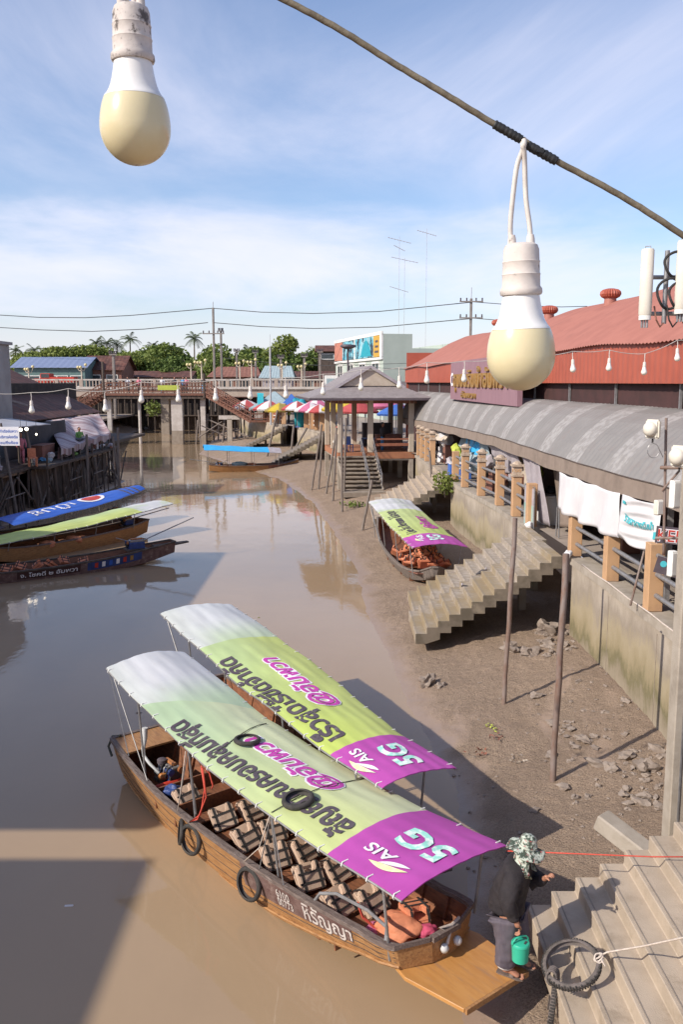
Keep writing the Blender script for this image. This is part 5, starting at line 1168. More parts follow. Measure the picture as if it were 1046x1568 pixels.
for px, py, lab in ((715, 906, 'dark pigeon on the zigzag stairs, left one'), (737, 900, 'grey pigeon on the zigzag stairs, right one')):
    t = thing('pigeon', lab, 'bird', gz(px, py, 1.25)); t.location.z = .62 + .155 * 4 + .01
    t.rotation_euler = (0, 0, random.uniform(0, 6)); k_ = math.floor((t.location.x - 1.881) / .262); t.location.z = .62 + .155 * k_ + .002
    b = MB(); b.lathe([(0, -.16), (.02, -.14), (.03, -.09), (.055, -.02), (.06, .03), (.045, .08), (.028, .105), (.03, .13), (.02, .15), (0, .157)], (0, 0, .11), 12, Matrix.Rotation(R(68), 3, 'Y')); b.obj('body', K['cl_dark'], t, smooth=True)
    b = MB(); b.blob((.12, 0, .2), .03, 2, .05); b.obj('head', K['greytarp'], t, smooth=True)
    for sy in (-.02, .02):
        b = MB(); b.tube([(.0, sy, .09), (.01, sy, 0), (.035, sy, .003)], .005, 5); b.obj('leg', K['tin'], t)

# ------------------------------------------------------------------ pavilion
PR = R(7.5); PV = thing('pavilion', 'open riverside pavilion with a grey tiled gable roof and a stair to the mud', 'pavilion', (-.2, 50.6, 0), PR)
W_, D_ = 4.5, 6.8
b = MB(); b.box((W_ / 2, D_ / 2, 2.28), (W_, D_, .36)); b.obj('deck', K['deckedge'], PV)
b = MB(); b.box((W_ / 2, D_ / 2, 2.05), (W_ - .1, D_ - .1, .1)); b.obj('deck_beam', K['concrete'], PV)
for x in (.12, 2.2, 4.3):
    for y in (.15, 3.4, 6.6):
        b = MB(); b.box((x, y, .85), (.26, .26, 2.4)); b.obj('pile', K['concrete'], PV)
for x, y in ((.14, .14), (1.9, .14), (4.3, .14), (.14, 3.4), (4.3, 3.4), (.14, 6.6), (1.9, 6.6), (4.3, 6.6)):
    b = MB(); b.box((x, y, 4.02), (.30, .30, 3.1)); b.bevel(.012); b.obj('column', K['column'], PV)
b = MB()
for y in (.14, 6.6): b.box((W_ / 2, y, 5.42), (W_ + .2, .2, .3))
b.obj('roof_beam', K['tin'], PV)
b = MB()
for x in (.14, 4.3): b.box((x, D_ / 2, 5.40), (.2, D_ + .2, .26))
b.obj('roof_beam', K['tin'], PV)
ov = 1.15; x0, x1, y0, y1 = -1.75, W_ + .75, -ov, D_ + ov; ze = 5.62; cxr = W_ / 2 - .35; zg, gh = 6.25, 7.42
hx0, hx1 = cxr - 1.9, cxr + 1.9
def tiled(g, nm='roof_slope', th=.06):
    b = MB(); b.sheet(g, th); return b.obj(nm, K['tile'], PV)
def rows_(a0, a1, b0, b1, n=10):
    out = []
    for i in range(n + 1):
        t = i / n; p, q = lerp(Vector(a0), Vector(b0), t), lerp(Vector(a1), Vector(b1), t); out.append([lerp(p, q, j / 12) + Vector((0, 0, .0)) for j in range(13)])
        if 0 < i < n: out.append([lerp(lerp(Vector(a0), Vector(b0), t + .001), lerp(Vector(a1), Vector(b1), t + .001), j / 12) + Vector((0, 0, -.035)) for j in range(13)])
    return out
yf, yb = y0 + 1.55, y1 - 1.55
tiled(rows_((x0, y0, ze), (x1, y0, ze), (hx0, yf, zg), (hx1, yf, zg), 6)); tiled(rows_((x1, y1, ze), (x0, y1, ze), (hx1, yb, zg), (hx0, yb, zg), 6))
tiled(rows_((x0, y1, ze), (x0, y0, ze), (hx0, yb, zg), (hx0, yf, zg), 6)); tiled(rows_((x1, y0, ze), (x1, y1, ze), (hx1, yf, zg), (hx1, yb, zg), 6))
tiled(rows_((hx0 - .12, yb + .5, zg - .03), (hx0 - .12, yf - .2, zg - .03), (cxr, yb + .5, gh), (cxr, yf - .2, gh), 8)); tiled(rows_((hx1 + .12, yf - .2, zg - .03), (hx1 + .12, yb + .5, zg - .03), (cxr, yf - .2, gh), (cxr, yb + .5, gh), 8))
for sx, hx in ((-1, hx0 - .14), (1, hx1 + .14)):
    b = MB(); b.beam((hx, yf - .23, zg - .1), (cxr, yf - .23, gh - .05), .05, .16); b.obj('barge_board', K['greytarp'], PV)
b = MB(); b.extr([(hx0 + .1, yf - .1, zg + .02), (hx1 - .1, yf - .1, zg + .02), (cxr, yf - .1, gh - .1)], (0, .06, 0)); b.obj('gable_panel', K['column'], PV)
b = MB(); b.beam((x0, y0, ze - .09), (x1, y0, ze - .09), .05, .12); b.obj('eave_board', K['ink'], PV)
b = MB(); b.beam((x0, y0, ze - .09), (x0, y1, ze - .09), .05, .12); b.obj('eave_board', K['ink'], PV)
# pavilion stair towards the water
b = MB(); n = 9
for i in range(n):
    z = 2.46 - .20 * (i + 1); y = -.34 * i - .17; b.box((1.05, y - .0, z - .02), (2.15, .36, .07)); 
    b.box((1.05, y + .165, z - .12), (2.1, .05, .16))
b.obj('stair', K['stairgrey'], PV)
for x in (-.02, 2.12):
    b = MB(); b.beam((x, 0, 2.15), (x, -3.1, .45), .08, .26); b.obj('stringer', K['concrete'], PV)
b = MB(); b.box((1.1, -3.35, .5), (2.6, .9, .25)); b.obj('landing', K['stairgrey'], PV)
for x in (.2, 2.0):
    b = MB(); b.box((x, -3.4, .1), (.22, .3, .6)); b.obj('landing_pier', K['stairgrey'], PV)
for x in (1.35, 2.05):
    for dz in (.45, .8):
        b = MB(); b.tube([(x, .05, 2.46 + dz), (x, -3.0, .68 + dz)], .028, 7); b.obj('handrail', K['steel'], PV, smooth=40)
    for y in (.05, -1.5, -3.0):
        zz = lerp(2.46, .68, -y / 3.05); b = MB(); b.tube([(x, y, zz), (x, y, zz + .8)], .028, 7); b.obj('rail_post', K['steel'], PV, smooth=40)
for y in (.2, .05):
    pass
b = MB(); b.box((3.2, .14, 2.9), (2.0, .10, .16)); b.box((3.2, .14, 3.22), (2.0, .08, .09)); b.obj('balustrade', K['brick'], PV)
b = MB(); b.box((.14, 2.0, 2.9), (.08, 3.1, .12)); b.obj('balustrade', K['white'], PV)
def P(x, y, z): return Matrix.Translation((-.2, 50.6, 0)) @ Matrix.Rotation(PR, 4, 'Z') @ Vector((x, y, z))
def pchair(label, loc, rz, m):
    t = thing('plastic_chair', label, 'chair', loc, rz)
    b = MB(); b.box((0, 0, .42), (.42, .42, .04)); b.bevel(.01); b.obj('seat', m, t)
    b = MB(); b.box((0, .2, .66), (.40, .035, .44), rot=Quaternion((1, 0, 0), -.15)); b.obj('backrest', m, t)
    for sx in (-.18, .18):
        for sy in (-.18, .18): b = MB(); b.box((sx, sy, .2), (.045, .045, .41)); b.obj('leg', m, t)
pchair('dark blue plastic chair at the top of the pavilion stairs', P(.75, .9, 2.46), .4, K['blue']); pchair('dark chair deeper inside the pavilion', P(2.3, 2.2, 2.46), 2.2, K['cl_dark'])
t = thing('table', 'small dark table standing in the middle of the pavilion', 'table', P(2.0, 1.5, 2.46)); b = MB(); b.box((0, 0, .72), (.8, .6, .05)); b.obj('table_top', K['blue'], t)
for sx in (-.34, .34):
    for sy in (-.24, .24): b = MB(); b.box((sx, sy, .35), (.05, .05, .7)); b.obj('leg', K['blue'], t)
crate('stall_counter', 'long dark counter on the right inside the pavilion', 'counter', K['tin'], P(3.4, 2.6, 2.46), (1.5, .7, .85), PR)
crate('stall_counter', 'dark shelf block at the back of the pavilion', 'counter', K['cl_dark'], P(3.2, 5.6, 2.46), (1.8, .6, 1.4), PR)
# ------------------------------------------------------------------ market on the far right bank: fence and umbrellas
cpil = pillar_mesh(1.3, True, K['pillar'], K['pillarcap'])
for i, y in enumerate((72.9, 74.6, 76.3, 78, 79.7, 85.2, 87, 89, 91)):
    if i == 0: o = cpil
    else: o = dup(cpil)
    o.location = (wx(y) + .3, y, 2.46); o.scale = (1.6, 1.6, 1.15); o['label'] = f'far market fence pillar below the umbrellas, {ORD[i]} one behind the far landing stairs'; o['group'] = 'far market pillars'
for a, q in ((72.9, 74.6), (74.6, 76.3), (76.3, 78), (78, 79.7), (85.2, 87), (87, 89), (89, 91)):
    t = thing('slat_fence', f'brown fence panel with pale bars between far market pillars, {ORD[int((a - 72) // 1.8)]} in the row', 'fence', (wx((a + q) / 2) + .3, (a + q) / 2, 2.46), group='far market fence panels')
    A_, Q_ = Vector((wx(a) + .5, a, 2.48)), Vector((wx(q) + .5, q, 2.48)); b = MB(); b.beam(A_ + Vector((0, 0, .55)), Q_ + Vector((0, 0, .55)), .06, 1.1); b.obj('panel', K['brick'], t, world=True)
    for z in (.35, .7): b = MB(); b.beam(A_ + Vector((-.08, 0, z)), Q_ + Vector((-.08, 0, z)), .05, .07); b.obj('bar', K['white'], t, world=True)
def umbrella(label, px, py, y, w_, c1_, c2_=None, zb=2.44, hk=.24, n=8):
    """market umbrella whose top is near (px, py)"""
    p = gy(px, py, y); t = thing('market_umbrella', label, 'umbrella', (p.x, p.y, zb)); h_ = p.z - zb; r = w_ / 2
    b = MB(); m = 16; rings = []
    for k, (f, dz) in enumerate(((0.02, 0), (.35, -.22), (.7, -.58), (1, -1), (1.0, -1.18))):
        rings.append([Vector((math.cos(2 * pi * j / (m * 2)) * r * f * (1 - .05 * (j % 4 == 2)), math.sin(2 * pi * j / (m * 2)) * r * f * (1 - .05 * (j % 4 == 2)), h_ + dz * r * hk * 2 - (0 if j % 4 else -.0) - (.03 * (k > 2) * (j % 4 == 2)))) for j in range(m * 2 + 1)])
    b.sheet(rings, .01, mi=lambda i, j: (j // 4) % 2 if c2_ else 0)
    b.obj('canopy', [K[c1_], K[c2_ or c1_]], t, smooth=30)
    b = MB(); b.tube([(0, 0, 0), (0, 0, h_ + .06)], .03, 7); b.obj('pole', K['steel'], t)
    b = MB()
    for j in range(8): b.tube([(0, 0, h_ - r * hk * .9), (math.cos(pi / 4 * j) * r * .6, math.sin(pi / 4 * j) * r * .6, h_ - .48 * r * hk * 2)], .012, 4)
    b.obj('ribs', K['steel'], t)
US = [(377, 612, 93, 3.6, 'u_red', 'u_white', 'red and white umbrella behind the footbridge ramp, leftmost one'), (413, 613, 86, 3.3, 'u_red', 'u_white', 'red and white umbrella left of the olive one'), (428, 617, 80, 2.8, 'u_olive', 'u_yellow', 'olive yellow umbrella behind the farthest pillars'), (455, 614, 78, 2.8, 'u_red', 'u_white', 'small red and white umbrella above the cyan cloth'), (475, 616, 74, 2.7, 'u_white', 'u_pink', 'pink and white umbrella left of the pavilion'),
      (489, 619, 73, 2.4, 'u_white', 'u_red', 'white and red umbrella just left of the pavilion roof'), (486, 610, 82, 2.6, 'u_pink', 'u_white', 'pink and white umbrella behind the white and red one'), (533, 606, 70, 4.2, 'u_yellow', None, 'yellow umbrella seen between the pavilion columns'), (548, 614, 68, 3.2, 'u_red', None, 'plain red umbrella seen through the pavilion'), (560, 604, 76, 3.6, 'u_red', 'u_pink', 'red umbrella high behind the pavilion columns'), (583, 603, 72, 4., 'u_pink', None, 'bright pink umbrella seen through the pavilion'), (607, 619, 64, 2.8, 'u_blue', None, 'blue umbrella at the right side of the pavilion'), (600, 610, 74, 3.2, 'u_red', 'u_white', 'red and white umbrella behind the blue one'), (448, 607, 96, 3.8, 'u_cyan', None, 'blue green umbrella below the road bridge')]
for px, py, y, w_, a, q, lab in US: umbrella(lab, px, py, y, w_, a, q)
def tent(label, px, py, y, w_, h_, m, eave=3.9):
    p = gy(px, py, y); t = thing('market_tent', label, 'tent', (p.x, y, 2.44)); hh = p.z - 2.44; ee = min(eave - 2.44, hh - .4)
    b = MB(); k = w_ / 2; b.sheet([[Vector((lerp(-k, k, j / 6) * f, -k * f, lerp(ee, hh, (1 - f)**1.2)) ) for j in range(7)] for f in (1, .7, .4, .05)])
    for s in (1, 2, 3):
        b.sheet([[Matrix.Rotation(s * pi / 2, 3, 'Z') @ Vector((lerp(-k, k, j / 6) * f, -k * f, lerp(ee, hh, (1 - f)**1.2))) for j in range(7)] for f in (1, .7, .4, .05)])
    b.obj('roof_cloth', K[m], t)
    b = MB()
    for s in range(4): b.sheet([[Matrix.Rotation(s * pi / 2, 3, 'Z') @ Vector((lerp(-k, k, j / 6), -k, z)) for j in range(7)] for z in (ee, ee - .3)])
    b.obj('valance', K[m], t)
    for sx in (-1, 1):
        for sy in (-1, 1): b = MB(); b.tube([(sx * k * .96, sy * k * .96, 0), (sx * k * .96, sy * k * .96, ee)], .03, 6); b.obj('pole', K['steel'], t)
tent('pale grey blue market tent with a pointed roof behind the umbrellas', 420, 598, 92, 4.8, 2, 'u_pale'); tent('dark blue market tent behind the cyan cloth', 446, 602, 88, 2.8, 2, 'u_blue')
t = thing('draped_cloth', 'cyan cloth draped over a stand on the far market fence', 'cloth', (wx(79) - .1, 79.2, 2.46))
b = MB(); g = [[(lerp(-.55, .55, j / 8) + .18 * v, .25 * math.sin(j) * .2 - .3 * v * 0, lerp(2.5, .1, v) + .1 * math.sin(j * 1.3)) for j in range(9)] for v in (0, .25, .5, .75, 1)]; b.sheet(g, .03, d=(0, 1, 0)); b.obj('cloth', K['u_cyan'], t, smooth=True)
b = MB(); b.box((.2, .3, .5), (1.1, .5, 1.)); b.obj('stand', K['u_blue'], t)
hang('hanging_cloth', 'teal cloth hanging at the market below the footbridge ramp', 'cloth', K['u_cyan'], 90.6, 88.6, 5.4, 3.6, -.6, .1, 2, .1, xf=wx)
# a dark market interior behind
def simple_house(name, label, cat, px0, px1, y, dep, z0, ze_, zr, mw, mr, rz=0., wins=(), door=None, hip=False, ov=.5):
    a, q = gy(px0, 583, y).x, gy(px1, 583, y).x; w_ = q - a; t = thing(name, label, cat, ((a + q) / 2, y, z0), rz)
    b = MB(); b.box((0, dep / 2, (ze_ - z0) / 2), (w_, dep, ze_ - z0)); b.obj('wall', K[mw], t)
    k = w_ / 2 + ov; h0, h1 = ze_ - z0, zr - z0; i_ = k * .25 if hip else 0
    rp_ = [((-k, -ov, h0), (k, -ov, h0), (k - i_, dep / 2, h1), (-k + i_, dep / 2, h1)), ((k, dep + ov, h0), (-k, dep + ov, h0), (-k + i_, dep / 2, h1), (k - i_, dep / 2, h1))]
    for r_ in rp_:
        b = MB(); nn = 24; A_, B_, C_, D__ = [Vector(v) for v in r_]
        b.sheet([[lerp(lerp(A_, B_, j / nn), lerp(D__, C_, j / nn), i / 4) + Vector((0, 0, .05 if j % 2 else .02)) for j in range(nn + 1)] for i in range(5)], .06); b.obj('roof', K[mr], t)
    if not hip:
        for s in (-1, 1):
            b = MB(); b.extr([(s * w_ / 2, 0, h0), (s * w_ / 2, dep, h0), (s * w_ / 2, dep / 2, h1 - .1)], (-s * .1, 0, 0)); b.obj('gable', K[mw], t)
    for wx_, wz, ww, wh in wins:
        b = MB(); b.box((wx_ * w_ / 2, -.03, wz), (ww, .06, wh)); o = b.obj('window', K['glass'], t)
        b = MB()
        for s in (-1, 1): b.box((wx_ * w_ / 2 + s * ww / 2, -.05, wz), (.1, .1, wh + .1)); b.box((wx_ * w_ / 2, -.05, wz + s * wh / 2), (ww - .1, .09, .1))
        b.obj('window_frame', K['white'], o)
    return t
# ------------------------------------------------------------------ brown timber footbridge
FB = thing('footbridge', 'red brown timber footbridge on pale concrete piers across the canal', 'bridge', (-19, 93, 0))
xa, xb, zd, yB = -24.6, -14.2, 5.35, 93.
b = MB(); b.box(((xa + xb) / 2, yB, zd - .15), (xb - xa, 2.4, .22)); b.obj('deck', K['footbridge'], FB, world=True)
b = MB()
for s in (-1, 1): b.box(((xa + xb) / 2, yB + s * .95, zd - .42), (xb - xa, .25, .32))
b.obj('girder', K['darkwood'], FB, world=True)
def railing(A_, B_, root, m, h_=1.05, step=.3, postm=None, nm='railing'):
    A_, B_ = Vector(A_), Vector(B_); L = (B_ - A_).length; b = MB()
    for z in (h_, h_ * .62, .18): b.beam(A_ + Vector((0, 0, z)), B_ + Vector((0, 0, z)), .07, .10)
    n = max(2, int(L / step))
    for i in range(n + 1): p = lerp(A_, B_, i / n); b.beam(p, p + Vector((0, 0, h_)), .05 if i % 5 else .12, .05 if i % 5 else .12, up=(1, 0, 0))
    for i in range(n):
        if i % 2: p, q = lerp(A_, B_, i / n), lerp(A_, B_, (i + 1) / n); b.beam(p + Vector((0, 0, .2)), q + Vector((0, 0, h_ * .6)), .04, .04)
    b.obj(nm, m, root, world=True)
for s in (-1, 1): railing((xa, yB + s * 1.1, zd), (xb, yB + s * 1.1, zd), FB, K['footbridge'])
for s in (-1, 1): railing((xb, yB + s * 1.1, zd), (-9.2, yB - 2 + s * 1.1, 2.7), FB, K['footbridge']); railing((xa, yB + s * 1.1, zd), (-28.2, yB + s * 1.1 - .4, 3.2), FB, K['footbridge'])
b = MB()
for i in range(14):
    t_ = (i + .5) / 14; b.box((lerp(xb, -9.2, t_), yB - 2 * t_, lerp(zd, 2.7, t_)), (.36, 2.2, .08))
for i in range(10):
    t_ = (i + .5) / 10; b.box((lerp(xa, -28.2, t_), yB - .2, lerp(zd, 3.2, t_)), (.36, 2.2, .08))
b.obj('steps', K['footbridge'], FB, world=True)
b = MB(); b.box((-8.0, yB - 2.2, 2.55), (2.6, 2.6, .2)); b.obj('landing', K['footbridge'], FB, world=True)
railing((-9.2, yB - 3.4, 2.65), (-6.8, yB - 3.4, 2.65), FB, K['footbridge'])
for s in (-1, 1):
    b = MB(); b.beam((xb, yB + s, zd - .15), (-9.2, yB - 2 + s, 2.5), .12, .35); b.obj('stair_stringer', K['footbridge'], FB, world=True)
    b = MB(); b.beam((xa, yB + s, zd - .15), (-28.2, yB - .2 + s, 3.0), .12, .35); b.obj('stair_stringer', K['footbridge'], FB, world=True)
for x, wd in ((-24.3, .42), (-17.2, 1.15), (-14.5, .5)):
    b = MB(); b.box((x, yB - .2, 3.2), (wd, .8 if wd > 1 else .5, 3.5)); o = b.obj('pier', K['pier'], FB, world=True)
    b = MB(); b.box((x, yB - .2, .35), (wd + .02, .82 if wd > 1 else .52, 2.2)); b.obj('wet_pier_base', K['stairgrey'], o, world=True)
for x in (-21.2,):
    b = MB(); b.tube([(x, yB, -.5), (x, yB, 5)], .16, 8); b.obj('pier', K['pier'], FB, world=True)
for x in (xa, xb):
    b = MB(); b.tube([(x, yB - 1.1, zd - .5), (x, yB - 1.1, zd + 3.2 if x == xa else zd + 2.0)], .13, 8); b.obj('corner_post', K['darkwood'], FB, world=True)
b = MB(); b.box((-17.9, yB - 1.15, zd + .55), (2.2, .05, .5)); b.obj('notice_board', K['cl_yel'], FB, world=True)
b = MB(); b.box((-11.6, yB - 1.3, 1.2), (.5, .5, 3.0)); o = b.obj('ramp_pier', K['concrete'], FB, world=True)
b = MB(); b.box((-11.6, yB - 1.3, 2.85), (2.2, .5, .4)); b.obj('pier_head', K['pier'], o, world=True)
# pilings and debris under the ramp
random.seed(8)
for i in range(16):
    x, y = random.uniform(-15.5, -7.5), random.uniform(91, 98); h_ = random.uniform(1.8, 3.6)
    b = MB(); b.tube([(x, y, -.3), (x + random.uniform(-.3, .3), y, h_)], .09, 7); tag(b.obj('timber_pile', K['greywood'], top=True), 'grey timber pile standing in the mud under the footbridge ramp', 'pile', 'piles under the ramp')
for i in range(6):
    a, q = (random.uniform(-15, -9), random.uniform(91, 94), random.uniform(.6, 1.2)), (random.uniform(-15, -9), random.uniform(91, 94), random.uniform(1.4, 2.6))
    b = MB(); b.tube([a, q], .07, 6); tag(b.obj('fallen_beam', K['greywood'], top=True), 'slanting timber brace among the piles under the footbridge ramp', 'beam', 'braces under the ramp')
# dark stilt houses behind, below the road bridge
for i, (xx, w_) in enumerate(((-31, 8), (-22.5, 8.2), (-14, 8))):
    t = thing('stilt_house', f'dark stilt building under the bridges at the end of the canal, {("left", "middle", "right")[i]} one', 'house', (xx, 121, 0))
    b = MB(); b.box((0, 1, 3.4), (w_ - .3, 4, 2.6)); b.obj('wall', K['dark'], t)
    b = MB(); b.box((0, -1.2, 2.0), (w_ - .3, .6, .15)); b.obj('platform', K['darkwood'], t)
    b = MB(); b.extr([(-w_ / 2, -1.6, 4.5), (w_ / 2, -1.6, 4.5), (w_ / 2, 3, 5.4), (-w_ / 2, 3, 5.4)], (0, 0, -.08)); b.obj('roof', K['rust'], t)
    for k in range(9): b = MB(); b.tube([(lerp(-w_ / 2, w_ / 2, (k + .5) / 9), -1.3, -.6), (lerp(-w_ / 2, w_ / 2, (k + .5) / 9), -1.3, 4.5)], .1, 6); b.obj('stilt', K['darkwood'], t)
    b = MB(); b.box((0, .2, .9), (w_ - .2, .2, 2.2)); b.obj('plank_wall', K['darkwood'], t)
leafy('shrub', 'small green bush growing under the footbridge', 'plant', (-23.4, 110, 2.2), (1.1, .8, 1.1), 300, .35, K['leaf'], 31)
# ------------------------------------------------------------------ road bridge behind
RB = thing('road_bridge', 'beige concrete road bridge with a balustrade behind the footbridge', 'bridge', (-20, 111, 0))
b = MB(); b.box((-20, 112, 5.15), (60, 5, .9)); b.obj('deck', K['roadb'], RB, world=True)
b = MB(); b.box((-20, 109.4, 5.75), (60, .25, .3)); b.obj('kerb_beam', K['pier'], RB, world=True)
b = MB(); b.box((-20, 109.45, 6.75), (60, .22, .18)); b.obj('top_rail', K['pier'], RB, world=True)
for i in range(21):
    x = -50 + 3 * i; b = MB(); b.box((x, 109.45, 6.25), (.4, .34, 1.1)); b.obj('baluster_post', K['roadb'], RB, world=True)
b = MB()
for i in range(150):
    x = -49.8 + .4 * i
    if i % 7.5 > .4: b.box((x, 109.45, 6.28), (.13, .13, .8))
bo = b.obj('baluster_row', K['roadb'], RB, world=True); bo['kind'] = 'stuff'
for x in (-33, -22, -10):
    b = MB(); b.box((x, 112, 2.2), (1.0, 3.5, 5.4)); b.obj('pier', K['stairgrey'], RB, world=True)
def lampost(label, px, py, y=109.6, z0=6.8, n=3):
    p = gy(px, py, y); t = thing('street_lamp', label, 'lamp', (p.x, y, z0), group=None); h_ = p.z - z0
    b = MB(); b.tube([(0, 0, -.8), (0, 0, h_ - .2)], .09, 8); b.obj('post', K['column'], t)
    for k in range(n):
        a = 2 * pi * k / n + .5; c = Vector((math.cos(a) * .55, math.sin(a) * .3, h_ - .1 + .3 * (k == 0)))
        b = MB(); b.tube([(0, 0, h_ - .5), (c.x * .6, c.y * .6, h_ - .55), c - Vector((0, 0, .2))], .04, 6); b.obj('arm', K['column'], t)
        b = MB(); b.blob(c, .19, 2, 0); b.obj('globe', K['yellowg'], t, smooth=True)
for px, py, lab in ((43, 564, 'leftmost lamp post with yellow globes near the rusted roof'), (124, 561, 'lamp post with yellow globes in front of the blue roofed house'), (292, 557, 'left one of two lamp posts left of the tall power pole'), (308, 554, 'right one of two lamp posts left of the tall power pole'), (367, 555, 'lamp post with globes right of the tall power pole'), (385, 553, 'lamp post before the small tree right of the power pole'), (432, 558, 'lamp post on the bridge below the tall green tree'), (462, 560, 'lamp post near the right end of the road bridge')): lampost(lab, px, py)
# people on the bridges
def small_person(label, loc, shirt, trousers, rz=0., h_=1.65):
    t = thing('person', label, 'person', loc, rz); k = h_ / 1.65
    b = MB()
    for s in (-1, 1): b.tube([(s * .09, 0, 0), (s * .09, .02, .42 * k), (s * .08, 0, .82 * k)], [.055, .065, .085], 8)
    b.obj('trousers', K[trousers], t, smooth=True)
    b = MB(); b.tube([(0, 0, .78 * k), (0, .01, 1.0 * k), (0, 0, 1.25 * k), (0, 0, 1.38 * k)], [.14, .14, .18, .07], 10)
    for s in (-1, 1): b.tube([(s * .17, 0, 1.33 * k), (s * .24, -.02, 1.08 * k), (s * .2, -.16, .92 * k)], [.055, .045, .035], 7)
    b.obj('shirt', K[shirt], t, smooth=True)
    b = MB(); b.tube([(0, 0, 1.36 * k), (0, 0, 1.46 * k)], .05, 8); b.blob((0, -.01, 1.54 * k), (.085, .1, .115), 2, .03); b.obj('head', K['skin'], t, smooth=True)
    b = MB(); b.blob((0, .02, 1.57 * k), (.095, .105, .11), 2, .05); b.obj('hair', K['cl_dark'], t, smooth=True); return t
for px, py, sh, tr, lab in ((195, 583, 'cl_white', 'cl_dark', 'person in a pale shirt on the footbridge, leftmost one'), (212, 583, 'cl_pink', 'cl_dark', 'person in a dull red shirt on the footbridge'), (248, 582, 'cl_white', 'cl_blue', 'person in white near the middle of the footbridge'), (267, 581, 'cl_dark', 'cl_dark', 'person in dark clothes on the footbridge'), (280, 580, 'cl_blue', 'cl_dark', 'person in bright blue on the footbridge'), (285, 582, 'cl_pink', 'cl_dark', 'person in pink beside the one in blue on the footbridge'), (311, 580, 'cl_dark', 'cl_blue', 'person in grey at the right end of the footbridge')):
    p = gy(px, py, 93.2); small_person(lab, (p.x, 93.2, zd), sh, tr)
for x, y, sh, tr, lab in ((wx(73.6) + 1.6, 73.6, 'cl_white', 'cl_blue', 'shopper in white under the pink and white umbrellas left of the pavilion'), (wx(76) + 1.4, 76.2, 'cl_pink', 'cl_dark', 'shopper in dull pink behind the far market fence'), (wx(78.5) + 1.9, 78.6, 'cl_blue', 'cl_dark', 'shopper in blue behind the far market fence'), (wx(87.5) + 1.5, 87.5, 'cl_yel', 'cl_dark', 'shopper in yellow green by the farthest market pillars')):
    small_person(lab, (x, y, 2.44), sh, tr, x)
small_person('person in dark clothes standing inside the pavilion near the table', P(2.9, 1.7, 2.46), 'cl_dark', 'cl_blue', 1.2); small_person('person in red at the left side of the pavilion', P(.6, 4.6, 2.46), 'u_red', 'cl_dark', .4)
# ------------------------------------------------------------------ far buildings
simple_house('house', 'teal green house with a pale blue grey metal roof behind the road bridge', 'house', 22, 130, 128, 9, 2.4, 8.5, 10.1, 'tealwall', 'blueroof', 0, [(-.5, 4.2, 2.2, 1.5), (.05, 4.2, 1.6, 1.5), (.35, 4.2, 1.6, 1.5), (.75, 4.2, 1.6, 1.5)])
simple_house('house', 'brown tin roofed house right of the teal one', 'house', 128, 186, 132, 8, 2.4, 8.2, 10.4, 'tin', 'rust', 0, [(-.4, 4.4, 1.6, 1.4), (.5, 4.4, 1.6, 1.4)])
simple_house('shed', 'long low beige shed roof beyond the middle of the footbridge', 'shed', 190, 290, 140, 8, 2.4, 7.2, 8.2, 'roadb', 'rust', 0, [(-.6, 3.5, 2, 1), (.4, 3.5, 2, 1)])
simple_house('house', 'low house with a red brown tiled roof right of the tall power pole', 'house', 322, 396, 130, 8, 2.4, 7.2, 8.7, 'tin', 'tin', 0, [(-.4, 3.8, 1.8, 1.3), (.4, 3.8, 1.8, 1.3)], hip=True)
simple_house('pavilion_tent', 'pale gabled canopy roof behind the road bridge balustrade', 'tent', 402, 446, 118, 5, 2.4, 7.0, 8.6, 'greytarp', 'u_pale', 0, hip=True)
simple_house('house', 'dark low house between the lamp posts and the pale green building', 'house', 448, 508, 126, 8, 2.4, 7.0, 8.0, 'tin', 'rust', 0, [(-.3, 3.8, 1.8, 1.3)])
simple_house('shed', 'dark wooden upper storey hut left of the billboard building', 'shed', 487, 516, 140, 5, 2.4, 11.2, 12.2, 'darkwood', 'rust', 0, [(0, 8, 2, .8)])
# pale green building with billboards
O_ = Vector((4.45, 95, 2.44)); lf_ = Vector((-5.2, 23, 0)); rt = Vector((7.2, 1.63, 0)); ang = math.atan2(rt.y, rt.x)
PB = thing('commercial_building', 'pale green building with billboards on its roof edge behind the pavilion', 'building', O_, ang); LW = lf_.length; RW = rt.length + .5; ll = lf_.length
b = MB(); b.box((RW / 2, LW / 2, 3.8), (RW, LW, 7.6)); b.obj('wall', K['paleg'], PB)
b = MB(); b.box((1.6, LW / 2, 8.35), (3.2, LW, 1.5)); b.obj('parapet', K['paleg'], PB)
b = MB(); b.box((RW + 2.2, LW / 2 - 2, 4.1), (4.4, LW - 8, 8.2)); b.obj('wing', K['paleg'], PB)
b = MB(); b.box((RW / 2 + .0, -.02, 5.0), (3.0, .06, .8)); w_ = b.obj('window', K['glass'], PB)
b = MB()
for k in range(6): b.box((RW / 2 - 1.4 + .56 * k, -.06, 5.0), (.08, .06, .8))
b.obj('window_frame', K['white'], w_)
b = MB(); b.box((RW / 2 - .9, -.03, 2.4), (2.6, .06, 3.4)); b.obj('shutter', K['tile'], PB)
for k in range(4):
    y = LW * (k + .5) / 4; b = MB(); b.box((-.03, y, 4.6), (.06, 2.8, 3.0)); w_ = b.obj('window', K['glass'], PB)
    b = MB()
    for s in (-1, 1): b.box((-.06, y + s * 1.45, 4.6), (.12, .22, 3.2)); b.box((-.06, y, 4.6 + s * 1.55), (.12, 2.7, .22))
    b.box((-.06, y, 4.6), (.1, .1, 2.9)); b.obj('window_frame', K['white'], w_)
